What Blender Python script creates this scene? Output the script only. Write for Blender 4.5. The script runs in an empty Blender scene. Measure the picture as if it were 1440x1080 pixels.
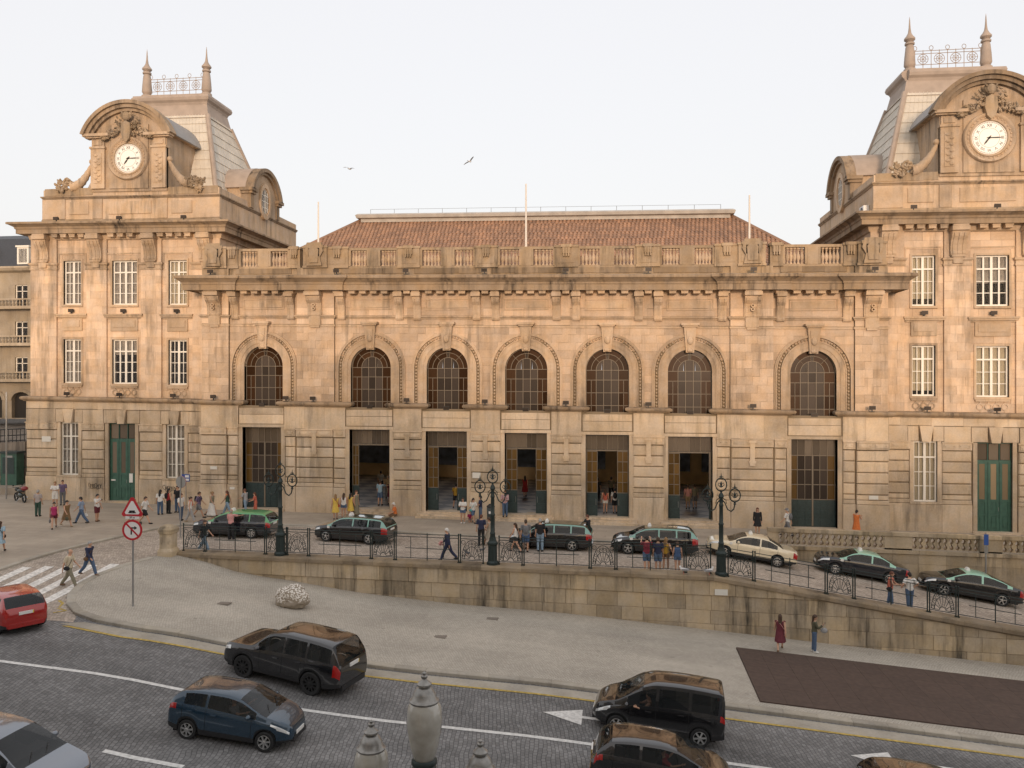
import bpy, bmesh, math, random
from mathutils import Vector, Matrix
R = math.radians
PI = math.pi
random.seed(11)
S = bpy.context.scene
COL = S.collection

# ---------------------------------------------------------------- camera
cam_d = bpy.data.cameras.new('camera')
cam = bpy.data.objects.new('camera', cam_d); COL.objects.link(cam)
cam.location = (6.04, -53.54, 9.3)
cam.rotation_euler = (R(90), 0, R(7.45))
cam_d.sensor_width = 36; cam_d.lens = 28.25
cam_d.shift_y = -0.002
cam_d.clip_start = 0.1; cam_d.clip_end = 2000
S.camera = cam

# ---------------------------------------------------------------- sky and sun
SUN_EL, SUN_AZ = R(6.5), R(8)          # sun stands behind the camera, low, a little to the right
W = bpy.data.worlds.new('World'); S.world = W; W.use_nodes = True
wn = W.node_tree.nodes; wl = W.node_tree.links
for n in list(wn): wn.remove(n)
wo = wn.new('ShaderNodeOutputWorld'); bg = wn.new('ShaderNodeBackground'); bg2 = wn.new('ShaderNodeBackground')
sky = wn.new('ShaderNodeTexSky'); sky.sky_type = 'NISHITA'; sky.sun_disc = False
sky.sun_elevation = SUN_EL; sky.sun_rotation = PI - SUN_AZ
sky.air_density = 1.0; sky.dust_density = 6.0; sky.ozone_density = 0.6
bg.inputs['Strength'].default_value = 0.05
bg2.inputs['Color'].default_value = (0.985, 0.955, 0.965, 1)      # bright even haze veil
bg2.inputs['Strength'].default_value = 0.61
add = wn.new('ShaderNodeAddShader')
wl.new(sky.outputs[0], bg.inputs[0]); wl.new(bg.outputs[0], add.inputs[0]); wl.new(bg2.outputs[0], add.inputs[1])
wl.new(add.outputs[0], wo.inputs[0])
sd = bpy.data.lights.new('sun', 'SUN'); so = bpy.data.objects.new('sun', sd); COL.objects.link(so)
sd.energy = 1.6; sd.angle = R(9); sd.color = (1.0, 0.745, 0.55)
# direction the light travels: +Y (towards the facade), down by SUN_EL
dv = Vector((-math.sin(SUN_AZ) * math.cos(SUN_EL), math.cos(SUN_AZ) * math.cos(SUN_EL), -math.sin(SUN_EL)))
so.rotation_euler = dv.to_track_quat('-Z', 'Y').to_euler()
so.location = (0, -80, 60)
S.view_settings.view_transform = 'Standard'; S.view_settings.look = 'None'
S.view_settings.gamma = 1.0; S.view_settings.use_curve_mapping = False
S.view_settings.exposure = 0.45

# ---------------------------------------------------------------- helpers
K = -0.0138            # the whole square falls gently to the right
def lerp(a, b, t): return a + (b - a) * t
def sstep(t): t = max(0, min(1, t)); return t * t * (3 - 2 * t)
def tab(T, x):
    if x <= T[0][0]: return T[0][1]
    for (a, b), (c, d) in zip(T, T[1:]):
        if x <= c: return b + (d - b) * (x - a) / (c - a)
    return T[-1][1]

class MB:
    def __init__(s): s.v = []; s.f = []; s.m = []
    def add(s, vs, fs, m=0):
        o = len(s.v); s.v += [tuple(p) for p in vs]; s.f += [tuple(i + o for i in f) for f in fs]; s.m += [m] * len(fs); return s
    def box(s, x0, x1, y0, y1, z0, z1, m=0):
        return s.add([(x0,y0,z0),(x1,y0,z0),(x1,y1,z0),(x0,y1,z0),(x0,y0,z1),(x1,y0,z1),(x1,y1,z1),(x0,y1,z1)],
              [(0,3,2,1),(4,5,6,7),(0,1,5,4),(1,2,6,5),(2,3,7,6),(3,0,4,7)], m)
    def poly(s, pts, m=0): return s.add(pts, [tuple(range(len(pts)))], m)
    def prism(s, prof, axis, a, b, m=0, caps=True):
        n = len(prof)
        def P(p, t): return (t, p[0], p[1]) if axis == 'x' else (p[0], t, p[1]) if axis == 'y' else (p[0], p[1], t)
        vs = [P(p, a) for p in prof] + [P(p, b) for p in prof]
        fs = [(i, (i + 1) % n, n + (i + 1) % n, n + i) for i in range(n)]
        if caps: fs += [tuple(range(n - 1, -1, -1)), tuple(range(n, 2 * n))]
        return s.add(vs, fs, m)
    def loft(s, rings, m=0, caps=True, closed=True):
        n = len(rings[0]); vs = [p for r in rings for p in r]; fs = []
        for k in range(len(rings) - 1):
            for i in range(n if closed else n - 1):
                j = (i + 1) % n
                fs.append((k*n+i, k*n+j, (k+1)*n+j, (k+1)*n+i))
        if caps: fs += [tuple(range(n - 1, -1, -1)), tuple((len(rings) - 1) * n + i for i in range(n))]
        return s.add(vs, fs, m)
    def lathe(s, prof, cx=0, cy=0, cz=0, n=12, m=0):
        return s.loft([[(cx + r*math.cos(2*PI*i/n), cy + r*math.sin(2*PI*i/n), cz + z) for i in range(n)] for r, z in prof], m)
    def tube(s, path, rad, n=6, m=0, closed=False, flat=1.0):
        path = [Vector(p) for p in path]; rings = []; N = len(path)
        up = None
        for i, p in enumerate(path):
            if closed: d = path[(i+1) % N] - path[i-1]
            else: d = path[min(i+1, N-1)] - path[max(i-1, 0)]
            if d.length < 1e-9: d = Vector((0,0,1))
            d.normalize()
            if up is None:
                up = Vector((0,0,1)) if abs(d.z) < .9 else Vector((0,1,0))
            u = d.cross(up)
            if u.length < 1e-4: u = d.cross(Vector((1,0,0)))
            u.normalize(); w = u.cross(d); up = w
            r = rad[i] if isinstance(rad, (list, tuple)) else rad
            rings.append([tuple(p + u*(r*math.cos(2*PI*k/n)) + w*(r*flat*math.sin(2*PI*k/n))) for k in range(n)])
        if closed: rings.append(rings[0]); return s.loft(rings, m, caps=False)
        return s.loft(rings, m)
    def ell(s, c, r, n=8, k=5, m=0, rot=None):
        rings = []
        for j in range(k + 1):
            a = -PI/2 + PI*j/k; rr = max(math.cos(a), .02)
            ring = []
            for i in range(n):
                p = Vector((r[0]*rr*math.cos(2*PI*i/n), r[1]*rr*math.sin(2*PI*i/n), r[2]*math.sin(a)))
                if rot: p = rot @ p
                ring.append((c[0]+p.x, c[1]+p.y, c[2]+p.z))
            rings.append(ring)
        return s.loft(rings, m)
    def ringxz(s, c, r0, r1, y0, y1, a0=0, a1=PI, n=24, m=0):
        """arched band in the XZ plane between radii r0 and r1, from y0 (front) to y1"""
        full = abs(a1 - a0) > 2*PI - 1e-4
        rings = []
        for i in range(n + 1):
            a = a0 + (a1 - a0) * i / n; ca, sa = math.cos(a), math.sin(a)
            rings.append([(c[0]+r0*ca, y0, c[1]+r0*sa), (c[0]+r1*ca, y0, c[1]+r1*sa), (c[0]+r1*ca, y1, c[1]+r1*sa), (c[0]+r0*ca, y1, c[1]+r0*sa)])
        return s.loft(rings, m, caps=not full)
    def mesh(s, name, smooth=False, shear=False, recalc=True):
        me = bpy.data.meshes.new(name)
        vs = [(x, y, z + K*x) for x, y, z in s.v] if shear else s.v
        me.from_pydata(vs, [], s.f)
        if any(s.m): me.polygons.foreach_set('material_index', s.m)
        if recalc:
            bm = bmesh.new(); bm.from_mesh(me); bmesh.ops.recalc_face_normals(bm, faces=bm.faces); bm.to_mesh(me); bm.free()
        if smooth:
            me.shade_smooth()
            me.set_sharp_from_angle(angle=R(40 if smooth is True else smooth))
        me.update(); return me
    def build(s, name, mat, parent=None, smooth=False, shear=False, **kw):
        return obj(name, s.mesh(name, smooth, shear), mat, parent, **kw)

def obj(name, me, mat=None, parent=None, loc=None, rotz=0, scale=None):
    o = bpy.data.objects.new(name, me); COL.objects.link(o)
    if mat is not None and me is not None:
        ms = mat if isinstance(mat, (list, tuple)) else [mat]
        if len(me.materials) == 0:
            for x in ms: me.materials.append(x)
        elif [x for x in me.materials] != list(ms):
            for i, x in enumerate(ms):
                o.material_slots[i].link = 'OBJECT'; o.material_slots[i].material = x
    if parent: o.parent = parent
    if loc is not None: o.location = loc
    if rotz: o.rotation_euler = (0, 0, rotz)
    if scale is not None: o.scale = scale
    return o
def tag(o, label=None, cat=None, group=None, kind=None):
    if label: o['label'] = label
    if cat: o['category'] = cat
    if group: o['group'] = group
    if kind: o['kind'] = kind
    return o
def thing(name, label, cat, loc=(0,0,0), rotz=0, group=None):
    o = bpy.data.objects.new(name, None); COL.objects.link(o); o.empty_display_size = .2
    o.location = loc; o.rotation_euler = (0, 0, rotz)
    return tag(o, label, cat, group)
_cube = None
def block(name, x0, x1, y0, y1, z0, z1, mat, parent):
    """one stone as an object of its own: a shared unit block, scaled"""
    global _cube
    if _cube is None: _cube = MB().box(-.5,.5,-.5,.5,-.5,.5).mesh('stone_block')
    x = (x0+x1)/2
    return obj(name, _cube, mat, parent, loc=(x, (y0+y1)/2, (z0+z1)/2 + K*x), scale=(x1-x0, y1-y0, z1-z0))
_cb = {}
def cbox(w, d, h, b=.03):
    key = (round(w,2), round(d,2), round(h,2), b)
    if key not in _cb:
        w, d, h = key[:3]; m = MB(); W2, H2 = w/2, h/2
        rings = [[(-W2,d,-H2),(W2,d,-H2),(W2,d,H2),(-W2,d,H2)], [(-W2,b,-H2),(W2,b,-H2),(W2,b,H2),(-W2,b,H2)],
                 [(-W2+b,0,-H2+b),(W2-b,0,-H2+b),(W2-b,0,H2-b),(-W2+b,0,H2-b)]]
        m.loft(rings); _cb[key] = m.mesh('chamfered_block')
    return _cb[key]
def rblock(name, x0, x1, yf, d, z0, z1, mat, parent, b=.035):
    """chamfered (rusticated) stone whose face stands at y = yf"""
    x = (x0+x1)/2
    return obj(name, cbox(x1-x0, d, z1-z0, b), mat, parent, loc=(x, yf, (z0+z1)/2 + K*x))

# ---------------------------------------------------------------- materials
def newmat(name):
    m = bpy.data.materials.new(name); m.use_nodes = True
    n = m.node_tree.nodes; l = m.node_tree.links
    return m, n, l, n['Principled BSDF']
def simple(name, col, rough=.6, metal=0, coat=0, rnd=0, noise=0, nscale=8, spec=.5, bump=0):
    m, n, l, b = newmat(name)
    b.inputs['Base Color'].default_value = (*col, 1); b.inputs['Roughness'].default_value = rough
    b.inputs['Metallic'].default_value = metal; b.inputs['Coat Weight'].default_value = coat
    b.inputs['Specular IOR Level'].default_value = spec
    src = None
    if rnd or noise:
        hs = n.new('ShaderNodeHueSaturation'); hs.inputs['Color'].default_value = (*col, 1)
        val = n.new('ShaderNodeMath'); val.operation = 'ADD'; val.inputs[0].default_value = 1; val.inputs[1].default_value = 0
        if rnd:
            oi = n.new('ShaderNodeObjectInfo'); mr = n.new('ShaderNodeMapRange'); mr.inputs[3].default_value = 1-rnd; mr.inputs[4].default_value = 1+rnd
            l.new(oi.outputs['Random'], mr.inputs[0]); l.new(mr.outputs[0], val.inputs[0])
        if noise:
            g = n.new('ShaderNodeNewGeometry'); t = n.new('ShaderNodeTexNoise'); t.inputs['Scale'].default_value = nscale; t.inputs['Detail'].default_value = 5
            l.new(g.outputs['Position'], t.inputs['Vector'])
            mr2 = n.new('ShaderNodeMapRange'); mr2.inputs[1].default_value = .3; mr2.inputs[2].default_value = .7; mr2.inputs[3].default_value = -noise; mr2.inputs[4].default_value = noise
            l.new(t.outputs[0], mr2.inputs[0]); l.new(mr2.outputs[0], val.inputs[1])
            if bump:
                bp = n.new('ShaderNodeBump'); bp.inputs['Strength'].default_value = bump; bp.inputs['Distance'].default_value = .02
                l.new(t.outputs[0], bp.inputs['Height']); l.new(bp.outputs[0], b.inputs['Normal'])
        l.new(val.outputs[0], hs.inputs['Value']); l.new(hs.outputs[0], b.inputs['Base Color'])
    return m
def stone(name, col, stain=.5, dark=(.09,.075,.058), rnd=.15, streak=True, bump=.25, green=0.0):
    """granite: tone changes from block to block, blotches, dark vertical weather streaks"""
    m, n, l, b = newmat(name)
    b.inputs['Roughness'].default_value = .85; b.inputs['Specular IOR Level'].default_value = .25
    g = n.new('ShaderNodeNewGeometry')
    oi = n.new('ShaderNodeObjectInfo')
    at = n.new('ShaderNodeAttribute'); at.attribute_name = 'tint'
    def noise(scale, detail, vec=None, rough=.55):
        t = n.new('ShaderNodeTexNoise'); t.inputs['Scale'].default_value = scale; t.inputs['Detail'].default_value = detail; t.inputs['Roughness'].default_value = rough
        l.new(vec if vec else g.outputs['Position'], t.inputs['Vector']); return t.outputs[0]
    def rng(src, a, b_, c, d):
        r = n.new('ShaderNodeMapRange'); r.inputs[1].default_value = a; r.inputs[2].default_value = b_; r.inputs[3].default_value = c; r.inputs[4].default_value = d
        l.new(src, r.inputs[0]); return r.outputs[0]
    def math2(op, a, b_):
        x = n.new('ShaderNodeMath'); x.operation = op
        for i, q in enumerate((a, b_)):
            if isinstance(q, (int, float)): x.inputs[i].default_value = q
            else: l.new(q, x.inputs[i])
        return x.outputs[0]
    v = math2('ADD', rng(oi.outputs['Random'], 0, 1, 1-rnd, 1+rnd), rng(at.outputs['Fac'], 0, 1, 0, rnd*2))
    v = math2('ADD', v, rng(noise(.55, 3), .3, .7, -.16, .12))
    v = math2('ADD', v, rng(noise(.16, 4, rough=.6), .35, .65, -.10, .06))
    v = math2('ADD', v, rng(noise(9, 6, rough=.7), .25, .75, -.13, .13))
    hs = n.new('ShaderNodeHueSaturation'); hs.inputs['Color'].default_value = (*col, 1); l.new(v, hs.inputs['Value'])
    l.new(rng(noise(1.3, 2), .3, .7, .86, 1.1), hs.inputs['Saturation'])
    mp = n.new('ShaderNodeMapping'); mp.inputs['Scale'].default_value = (2.2, 2.2, .22) if streak else (1, 1, 1)
    l.new(g.outputs['Position'], mp.inputs['Vector'])
    s1 = rng(noise(1.0, 6, mp.outputs[0], .65), .46, .74, 0, 1)
    s2 = rng(noise(.35, 3), .38, .62, 0, 1)
    fac = math2('MULTIPLY', math2('MULTIPLY', s1, s2), stain)
    mx = n.new('ShaderNodeMix'); mx.data_type = 'RGBA'; l.new(fac, mx.inputs[0]); l.new(hs.outputs[0], mx.inputs[6]); mx.inputs[7].default_value = (*dark, 1)
    l.new(mx.outputs[2], b.inputs['Base Color'])
    bp = n.new('ShaderNodeBump'); bp.inputs['Strength'].default_value = bump; bp.inputs['Distance'].default_value = .015
    l.new(noise(28, 4), bp.inputs['Height']); l.new(bp.outputs[0], b.inputs['Normal'])
    return m
M = {}
M['stone'] = stone('facade_granite', (.53, .39, .27), .75)
M['stone_low'] = stone('ground_floor_granite', (.58, .455, .32), .8)
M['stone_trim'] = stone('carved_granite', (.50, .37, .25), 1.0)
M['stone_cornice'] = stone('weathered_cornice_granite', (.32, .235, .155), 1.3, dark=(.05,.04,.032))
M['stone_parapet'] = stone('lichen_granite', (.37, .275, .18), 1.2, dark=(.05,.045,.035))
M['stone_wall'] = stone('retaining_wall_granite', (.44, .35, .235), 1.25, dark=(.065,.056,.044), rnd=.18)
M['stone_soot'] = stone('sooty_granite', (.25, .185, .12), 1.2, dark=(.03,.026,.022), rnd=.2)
M['stone_coping'] = stone('dark_weathered_coping', (.29, .225, .15), 1.1, dark=(.05,.042,.034), rnd=.16, streak=False)
M['joint'] = simple('mortar_joint', (.24, .185, .12), .95)
M['white'] = simple('white_window_paint', (.78, .74, .66), .45)
M['green'] = simple('dark_green_door_paint', (.045, .115, .085), .4, noise=.2, nscale=3)
M['green_dk'] = simple('black_green_panel_paint', (.03, .05, .05), .4, noise=.2)
M['iron'] = simple('green_black_iron', (.022, .034, .032), .45, metal=.3)
M['iron_dk'] = simple('dark_wrought_iron', (.02, .022, .022), .5, metal=.3)
M['zinc'] = simple('zinc_roof_sheet', (.55, .50, .42), .55, noise=.12, nscale=1.2)
M['zinc_cap'] = simple('grey_pink_lead', (.36, .29, .235), .7, noise=.12, nscale=1.5)
M['zinc_grey'] = simple('grey_lead_sheet', (.30, .29, .28), .6, noise=.1, nscale=2)
M['black'] = simple('black_plastic', (.02, .02, .02), .5)
M['clock'] = simple('white_clock_enamel', (.86, .84, .78), .3)
M['clock_ink'] = simple('black_clock_ink', (.02, .02, .02), .5)
M['pole'] = simple('pale_flagpole_paint', (.72, .66, .58), .5)
M['steel'] = simple('galvanised_steel', (.35, .35, .34), .4, metal=.7)
def glass(name, col, rough=.06, alpha=1.0, spec=.6):
    m, n, l, b = newmat(name)
    b.inputs['Base Color'].default_value = (*col, 1); b.inputs['Roughness'].default_value = rough; b.inputs['Specular IOR Level'].default_value = spec
    b.inputs['IOR'].default_value = 1.5
    if alpha < 1: b.inputs['Alpha'].default_value = alpha
    elif rough > .1:
        oi = n.new('ShaderNodeObjectInfo'); mr = n.new('ShaderNodeMapRange'); mr.inputs[3].default_value = .72; mr.inputs[4].default_value = 1.4; l.new(oi.outputs['Random'], mr.inputs[0])
        hs = n.new('ShaderNodeHueSaturation'); hs.inputs['Color'].default_value = (*col, 1); l.new(mr.outputs[0], hs.inputs['Value']); l.new(hs.outputs[0], b.inputs['Base Color'])
        mr2 = n.new('ShaderNodeMapRange'); mr2.inputs[3].default_value = rough*.6; mr2.inputs[4].default_value = rough*1.3; l.new(oi.outputs['Random'], mr2.inputs[0]); l.new(mr2.outputs[0], b.inputs['Roughness'])
    return m
M['glass_clear'] = glass('window_glass', (.06,.06,.06), .04, .16)
M['glass_brown'] = glass('brown_stained_glass', (.045,.022,.010), .3, spec=.06)
M['glass_grey'] = glass('smoky_leaded_glass', (.058,.045,.036), .3, spec=.06)
M['glass_amber'] = glass('amber_door_glass', (.12,.066,.016), .15)
M['glass_door'] = glass('dusky_transom_glass', (.13,.10,.07), .2)
M['glass_tan'] = glass('tan_door_glass', (.30,.22,.13), .2)
M['lead'] = simple('lead_glazing_bar', (.20, .16, .115), .6)
M['car_glass'] = glass('tinted_car_glass', (.012,.015,.016), .02, .62, .7)
M['curtain'] = simple('cream_blind', (.70, .60, .42), .9)
M['curtain_grey'] = simple('grey_net_curtain', (.46, .41, .35), .9, noise=.25, nscale=4)
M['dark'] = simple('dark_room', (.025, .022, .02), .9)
# ---------------------------------------------------------------- ground levels
TS = [(-150,4),(-40,.6),(-17,-.45),(-11.3,-.85),(-7,-1.45),(-2,-1.85),(3.5,-2.1),(10.5,-2.65),(20,-3.4),(24,-3.7),(60,-6),(160,-9)]
def GL(x, y):                                  # lower street level
    z = tab(TS, x); b = lerp(K*x, z, sstep((-14.3 - y) / 8)); return lerp(b, z, sstep((x + 17.3) / 5))
def ramp(x): return -.137 * max(0, x - 10.6) if x < 45 else -.137*34.4
def GU(x, y): return K*x + (ramp(x) if y < -5.2 else 0)     # station forecourt and its ramp
def GA(x, y): return GL(x, y) if y < -14.3 else GU(x, y)

def cobble(name, col, joint, w, h, rot=0, var=.25, bump=.6, blotch=.15, wear=.08, spots=.45):
    m, n, l, b = newmat(name)
    b.inputs['Roughness'].default_value = .8; b.inputs['Specular IOR Level'].default_value = .3
    g = n.new('ShaderNodeNewGeometry'); mp = n.new('ShaderNodeMapping'); mp.inputs['Rotation'].default_value = (0, 0, rot)
    l.new(g.outputs['Position'], mp.inputs['Vector'])
    nz = n.new('ShaderNodeTexNoise'); nz.inputs['Scale'].default_value = .8; nz.inputs['Detail'].default_value = 3
    l.new(g.outputs['Position'], nz.inputs['Vector'])
    ad = n.new('ShaderNodeVectorMath'); ad.operation = 'MULTIPLY_ADD'
    l.new(nz.outputs['Color'], ad.inputs[0]); ad.inputs[1].default_value = (.35, .35, 0); l.new(mp.outputs[0], ad.inputs[2])
    br = n.new('ShaderNodeTexBrick'); br.inputs['Scale'].default_value = 1.0
    br.inputs['Brick Width'].default_value = w; br.inputs['Row Height'].default_value = h; br.inputs['Mortar Size'].default_value = .012
    br.inputs['Mortar Smooth'].default_value = .6; br.inputs['Bias'].default_value = 0
    c1 = tuple(q*(1-var) for q in col); c2 = tuple(q*(1+var) for q in col)
    br.inputs['Color1'].default_value = (*c1, 1); br.inputs['Color2'].default_value = (*c2, 1); br.inputs['Mortar'].default_value = (*joint, 1)
    l.new(ad.outputs[0], br.inputs['Vector'])
    n2 = n.new('ShaderNodeTexNoise'); n2.inputs['Scale'].default_value = .28; n2.inputs['Detail'].default_value = 6; n2.inputs['Roughness'].default_value = .65
    l.new(g.outputs['Position'], n2.inputs['Vector'])
    mr = n.new('ShaderNodeMapRange'); mr.inputs[1].default_value = .3; mr.inputs[2].default_value = .7; mr.inputs[3].default_value = 1-blotch; mr.inputs[4].default_value = 1+blotch
    l.new(n2.outputs[0], mr.inputs[0])
    mp3 = n.new('ShaderNodeMapping'); mp3.inputs['Scale'].default_value = (.06, .8, 1); l.new(g.outputs['Position'], mp3.inputs['Vector'])
    n3 = n.new('ShaderNodeTexNoise'); n3.inputs['Scale'].default_value = 1.0; n3.inputs['Detail'].default_value = 5; l.new(mp3.outputs[0], n3.inputs['Vector'])
    mr3 = n.new('ShaderNodeMapRange'); mr3.inputs[1].default_value = .32; mr3.inputs[2].default_value = .68; mr3.inputs[3].default_value = 1-wear; mr3.inputs[4].default_value = 1+wear; l.new(n3.outputs[0], mr3.inputs[0])
    mm = n.new('ShaderNodeMath'); mm.operation = 'MULTIPLY'; l.new(mr.outputs[0], mm.inputs[0]); l.new(mr3.outputs[0], mm.inputs[1])
    hs = n.new('ShaderNodeHueSaturation'); l.new(br.outputs['Color'], hs.inputs['Color']); l.new(mm.outputs[0], hs.inputs['Value'])
    vo = n.new('ShaderNodeTexVoronoi'); vo.inputs['Scale'].default_value = .9; l.new(g.outputs['Position'], vo.inputs['Vector'])
    sp_ = n.new('ShaderNodeMapRange'); sp_.inputs[1].default_value = .05; sp_.inputs[2].default_value = .11; sp_.inputs[3].default_value = spots; sp_.inputs[4].default_value = 0; l.new(vo.outputs['Distance'], sp_.inputs[0])
    dk = n.new('ShaderNodeMix'); dk.data_type = 'RGBA'; l.new(sp_.outputs[0], dk.inputs[0]); l.new(hs.outputs[0], dk.inputs[6]); dk.inputs[7].default_value = tuple(q*.45 for q in col) + (1,)
    l.new(dk.outputs[2], b.inputs['Base Color'])
    bp = n.new('ShaderNodeBump'); bp.inputs['Strength'].default_value = bump; bp.inputs['Distance'].default_value = .03; bp.invert = True
    l.new(br.outputs['Fac'], bp.inputs['Height']); l.new(bp.outputs[0], b.inputs['Normal'])
    return m
M['street'] = cobble('dark_street_cobbles', (.18,.176,.172), (.085,.083,.081), .19, .13, rot=R(82), blotch=.25, var=.2, wear=.16)
M['forecourt'] = cobble('worn_forecourt_cobbles', (.42,.355,.29), (.21,.175,.145), .15, .12, rot=R(4), blotch=.2, bump=.4)
M['setts'] = cobble('pale_sidewalk_setts', (.44,.40,.335), (.27,.24,.20), .12, .11, rot=R(3), var=.09, blotch=.14, bump=.25)
M['flag'] = cobble('worn_station_pavement', (.37,.315,.25), (.27,.225,.18), 1.1, .7, var=.06, blotch=.16, bump=.12)
M['kerb'] = stone('granite_kerb', (.40,.36,.295), .4, rnd=.10, streak=False)
M['paint'] = simple('worn_white_road_paint', (.62,.61,.58), .7, noise=.22, nscale=9)
M['paint_old'] = simple('scuffed_white_crossing_paint', (.70,.67,.62), .8, noise=.32, nscale=7)
M['yellow'] = simple('worn_yellow_road_paint', (.42,.30,.075), .8, noise=.35, nscale=8)
M['deck'] = simple('brown_deck_panel', (.075,.048,.036), .8, rnd=.07, noise=.18, nscale=5)

def sheet(name, poly, zf, off, mat, parent=None, skirt=0, step=1.5, kind='structure'):
    """a paved surface following the ground level zf, with an edge of depth skirt"""
    bm = bmesh.new()
    f = bm.faces.new([bm.verts.new((x, y, 0)) for x, y in poly])
    xs = [p[0] for p in poly]; ys = [p[1] for p in poly]
    for ax, lo, hi in ((0, max(min(xs), -48), min(max(xs), 48)), (1, max(min(ys), -36), min(max(ys), -4))):
        k = math.floor(lo / step) + 1
        while k * step < hi:
            co = (k*step, 0, 0) if ax == 0 else (0, k*step, 0); no = (1,0,0) if ax == 0 else (0,1,0)
            bmesh.ops.bisect_plane(bm, geom=bm.verts[:] + bm.edges[:] + bm.faces[:], plane_co=co, plane_no=no); k += 1
    bmesh.ops.recalc_face_normals(bm, faces=bm.faces)
    if sum(f.normal.z for f in bm.faces) < 0: bmesh.ops.reverse_faces(bm, faces=bm.faces)
    for v in bm.verts: v.co.z = zf(v.co.x, v.co.y) + off
    if skirt:
        be = [e for e in bm.edges if e.is_boundary]
        r = bmesh.ops.extrude_edge_only(bm, edges=be)
        for v in r['geom']:
            if isinstance(v, bmesh.types.BMVert): v.co.z -= skirt
    me = bpy.data.meshes.new(name); bm.to_mesh(me); bm.free()
    o = obj(name, me, mat, parent)
    if kind: o['kind'] = kind
    return o
sheet('ground', [(-400,-5.1),(400,-5.1),(400,600),(-400,600)], lambda x, y: max(-6, min(4, K*x)) - .02, 0, M['flag'])
sheet('street', [(-150,-14.3),(150,-14.3),(150,-140),(-150,-140)], GL, 0, M['street'])
sheet('forecourt_road', [(-150,-14.31),(150,-14.31),(150,-5.15),(-150,-5.15)], lambda x, y: K*x + ramp(x), .003, M['forecourt'])
# crossing in front of the plaza: the lighter cobbles run out to the main street
sheet('crossing_road', [(-27,-14.3),(-16.9,-14.3),(-17.6,-15.2),(-18.2,-16.5),(-18.6,-18),(-18.75,-19),(-18.1,-20.6),(-17.4,-21.6),(-16.3,-22.7),(-16.0,-23.3),(-19,-23.6),(-25.6,-23.9)], GL, .004, M['forecourt'])
PLAZA = [(-27,-36),(-25.3,-26),(-23.7,-18.1),(-22.5,-10.9),(-21.9,-8.2),(-21.0,-6.4),(-19.6,-5.4),(-17.7,-5.05),(-12.5,-5.1),(-5.3,-6.1),(1,-6.3),(7.4,-6.35),(12.2,-6.3),(14.2,-5.6),(14.8,-5.2),(60,-5.2),(60,3),(-120,3),(-120,-36)]
def GP(x, y): return GL(x, y) if y < -14.3 else K*x
plaza = sheet('station_pavement', PLAZA, GP, .10, M['flag'], skirt=.15)
WALK = [(-16.9,-14.3),(-17.7,-15.15),(-18.3,-16.5),(-18.7,-17.9),(-18.75,-19.2),(-18.3,-20.5),(-17.6,-21.5),(-16.6,-22.4),(-15.2,-23.0),(-12.9,-23.35),(-9.8,-23.45),(0,-23.45),(12,-23.5),(24,-23.6),(60,-23.6),(60,-14.3)]
walk = sheet('lower_sidewalk', WALK, GL, .12, M['setts'], skirt=.2)
# kerb stones, each its own piece
def kerb_run(pts, zf, w, h, off, parent, ln=1.25):
    P = [Vector((x, y, 0)) for x, y in pts]; segs = []
    for a, b in zip(P, P[1:]):
        L_ = (b-a).length; k = max(1, round(L_/ln))
        for i in range(k): segs.append((a.lerp(b, i/k), a.lerp(b, (i+1)/k)))
    for a, b in segs:
        d = (b-a).normalized(); nrm = Vector((-d.y, d.x, 0)); g = .006
        a2, b2 = a + d*g, b - d*g; m = MB()
        za, zb = zf(a.x, a.y) + off, zf(b.x, b.y) + off; e = random.uniform(-.004, .006)
        q = [a2 - nrm*.03, b2 - nrm*.03, b2 + nrm*w, a2 + nrm*w]; zz = [za, zb, zb, za]; c = .025
        top = [a2, b2, b2 + nrm*(w-c), a2 + nrm*(w-c)]
        m.loft([[(p.x, p.y, z - h) for p, z in zip(q, zz)], [(p.x, p.y, z - c + e) for p, z in zip(q, zz)], [(p.x, p.y, z + e) for p, z in zip(top, zz)]])
        m.build('kerb_stone', M['kerb'], parent)
kerb_run([p for p in WALK[1:14]] + [(30,-23.6)], GL, .34, .3, .135, walk)
kerb_run([(x, y) for x, y in PLAZA[1:15]], GP, .26, .28, .112, plaza)
# gutter slabs and yellow line beside the lower kerb
sheet('gutter', [(-15.6,-23.15),(-12.9,-23.5),(-9.8,-23.6),(0,-23.6),(12,-23.65),(24,-23.75),(60,-23.75),(60,-24.45),(24,-24.45),(0,-24.3),(-9.8,-24.3),(-13.2,-24.2),(-16.4,-23.6)], GL, .008, M['kerb'])
def stripe(name, poly, mat, off=.012, parent=None, zf=GL): return sheet(name, poly, zf, off, mat, parent, step=1.5)
stripe('yellow_line', [(-15.9,-23.75),(-13.2,-24.2),(-9.8,-24.28),(0,-24.28),(24,-24.43),(60,-24.43),(60,-24.57),(24,-24.57),(0,-24.42),(-9.8,-24.42),(-13.3,-24.34),(-16.1,-23.87)], M['yellow'], .016)
stripe('lane_line', [(-60,-27.5),(60,-28.0),(60,-28.19),(-60,-27.69)], M['paint'])
for i, x0 in enumerate((-26, -17.4, -8.5, 0.6, 9.4, 18)):
    stripe('lane_dash', [(x0,-32.2),(x0+2.45,-32.25),(x0+2.45,-32.44),(x0,-32.39)], M['paint'])
def arrow(x, y):      # tip points to -x
    stripe('lane_arrow', [(x,y),(x+1.35,y+.62),(x+1.35,y+.1),(x+3.4,y+.06),(x+3.4,y-.12),(x+1.35,y-.1),(x+1.35,y-.64)], M['paint'])
arrow(3.5, -25.9); arrow(13.6, -26.1)
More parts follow.
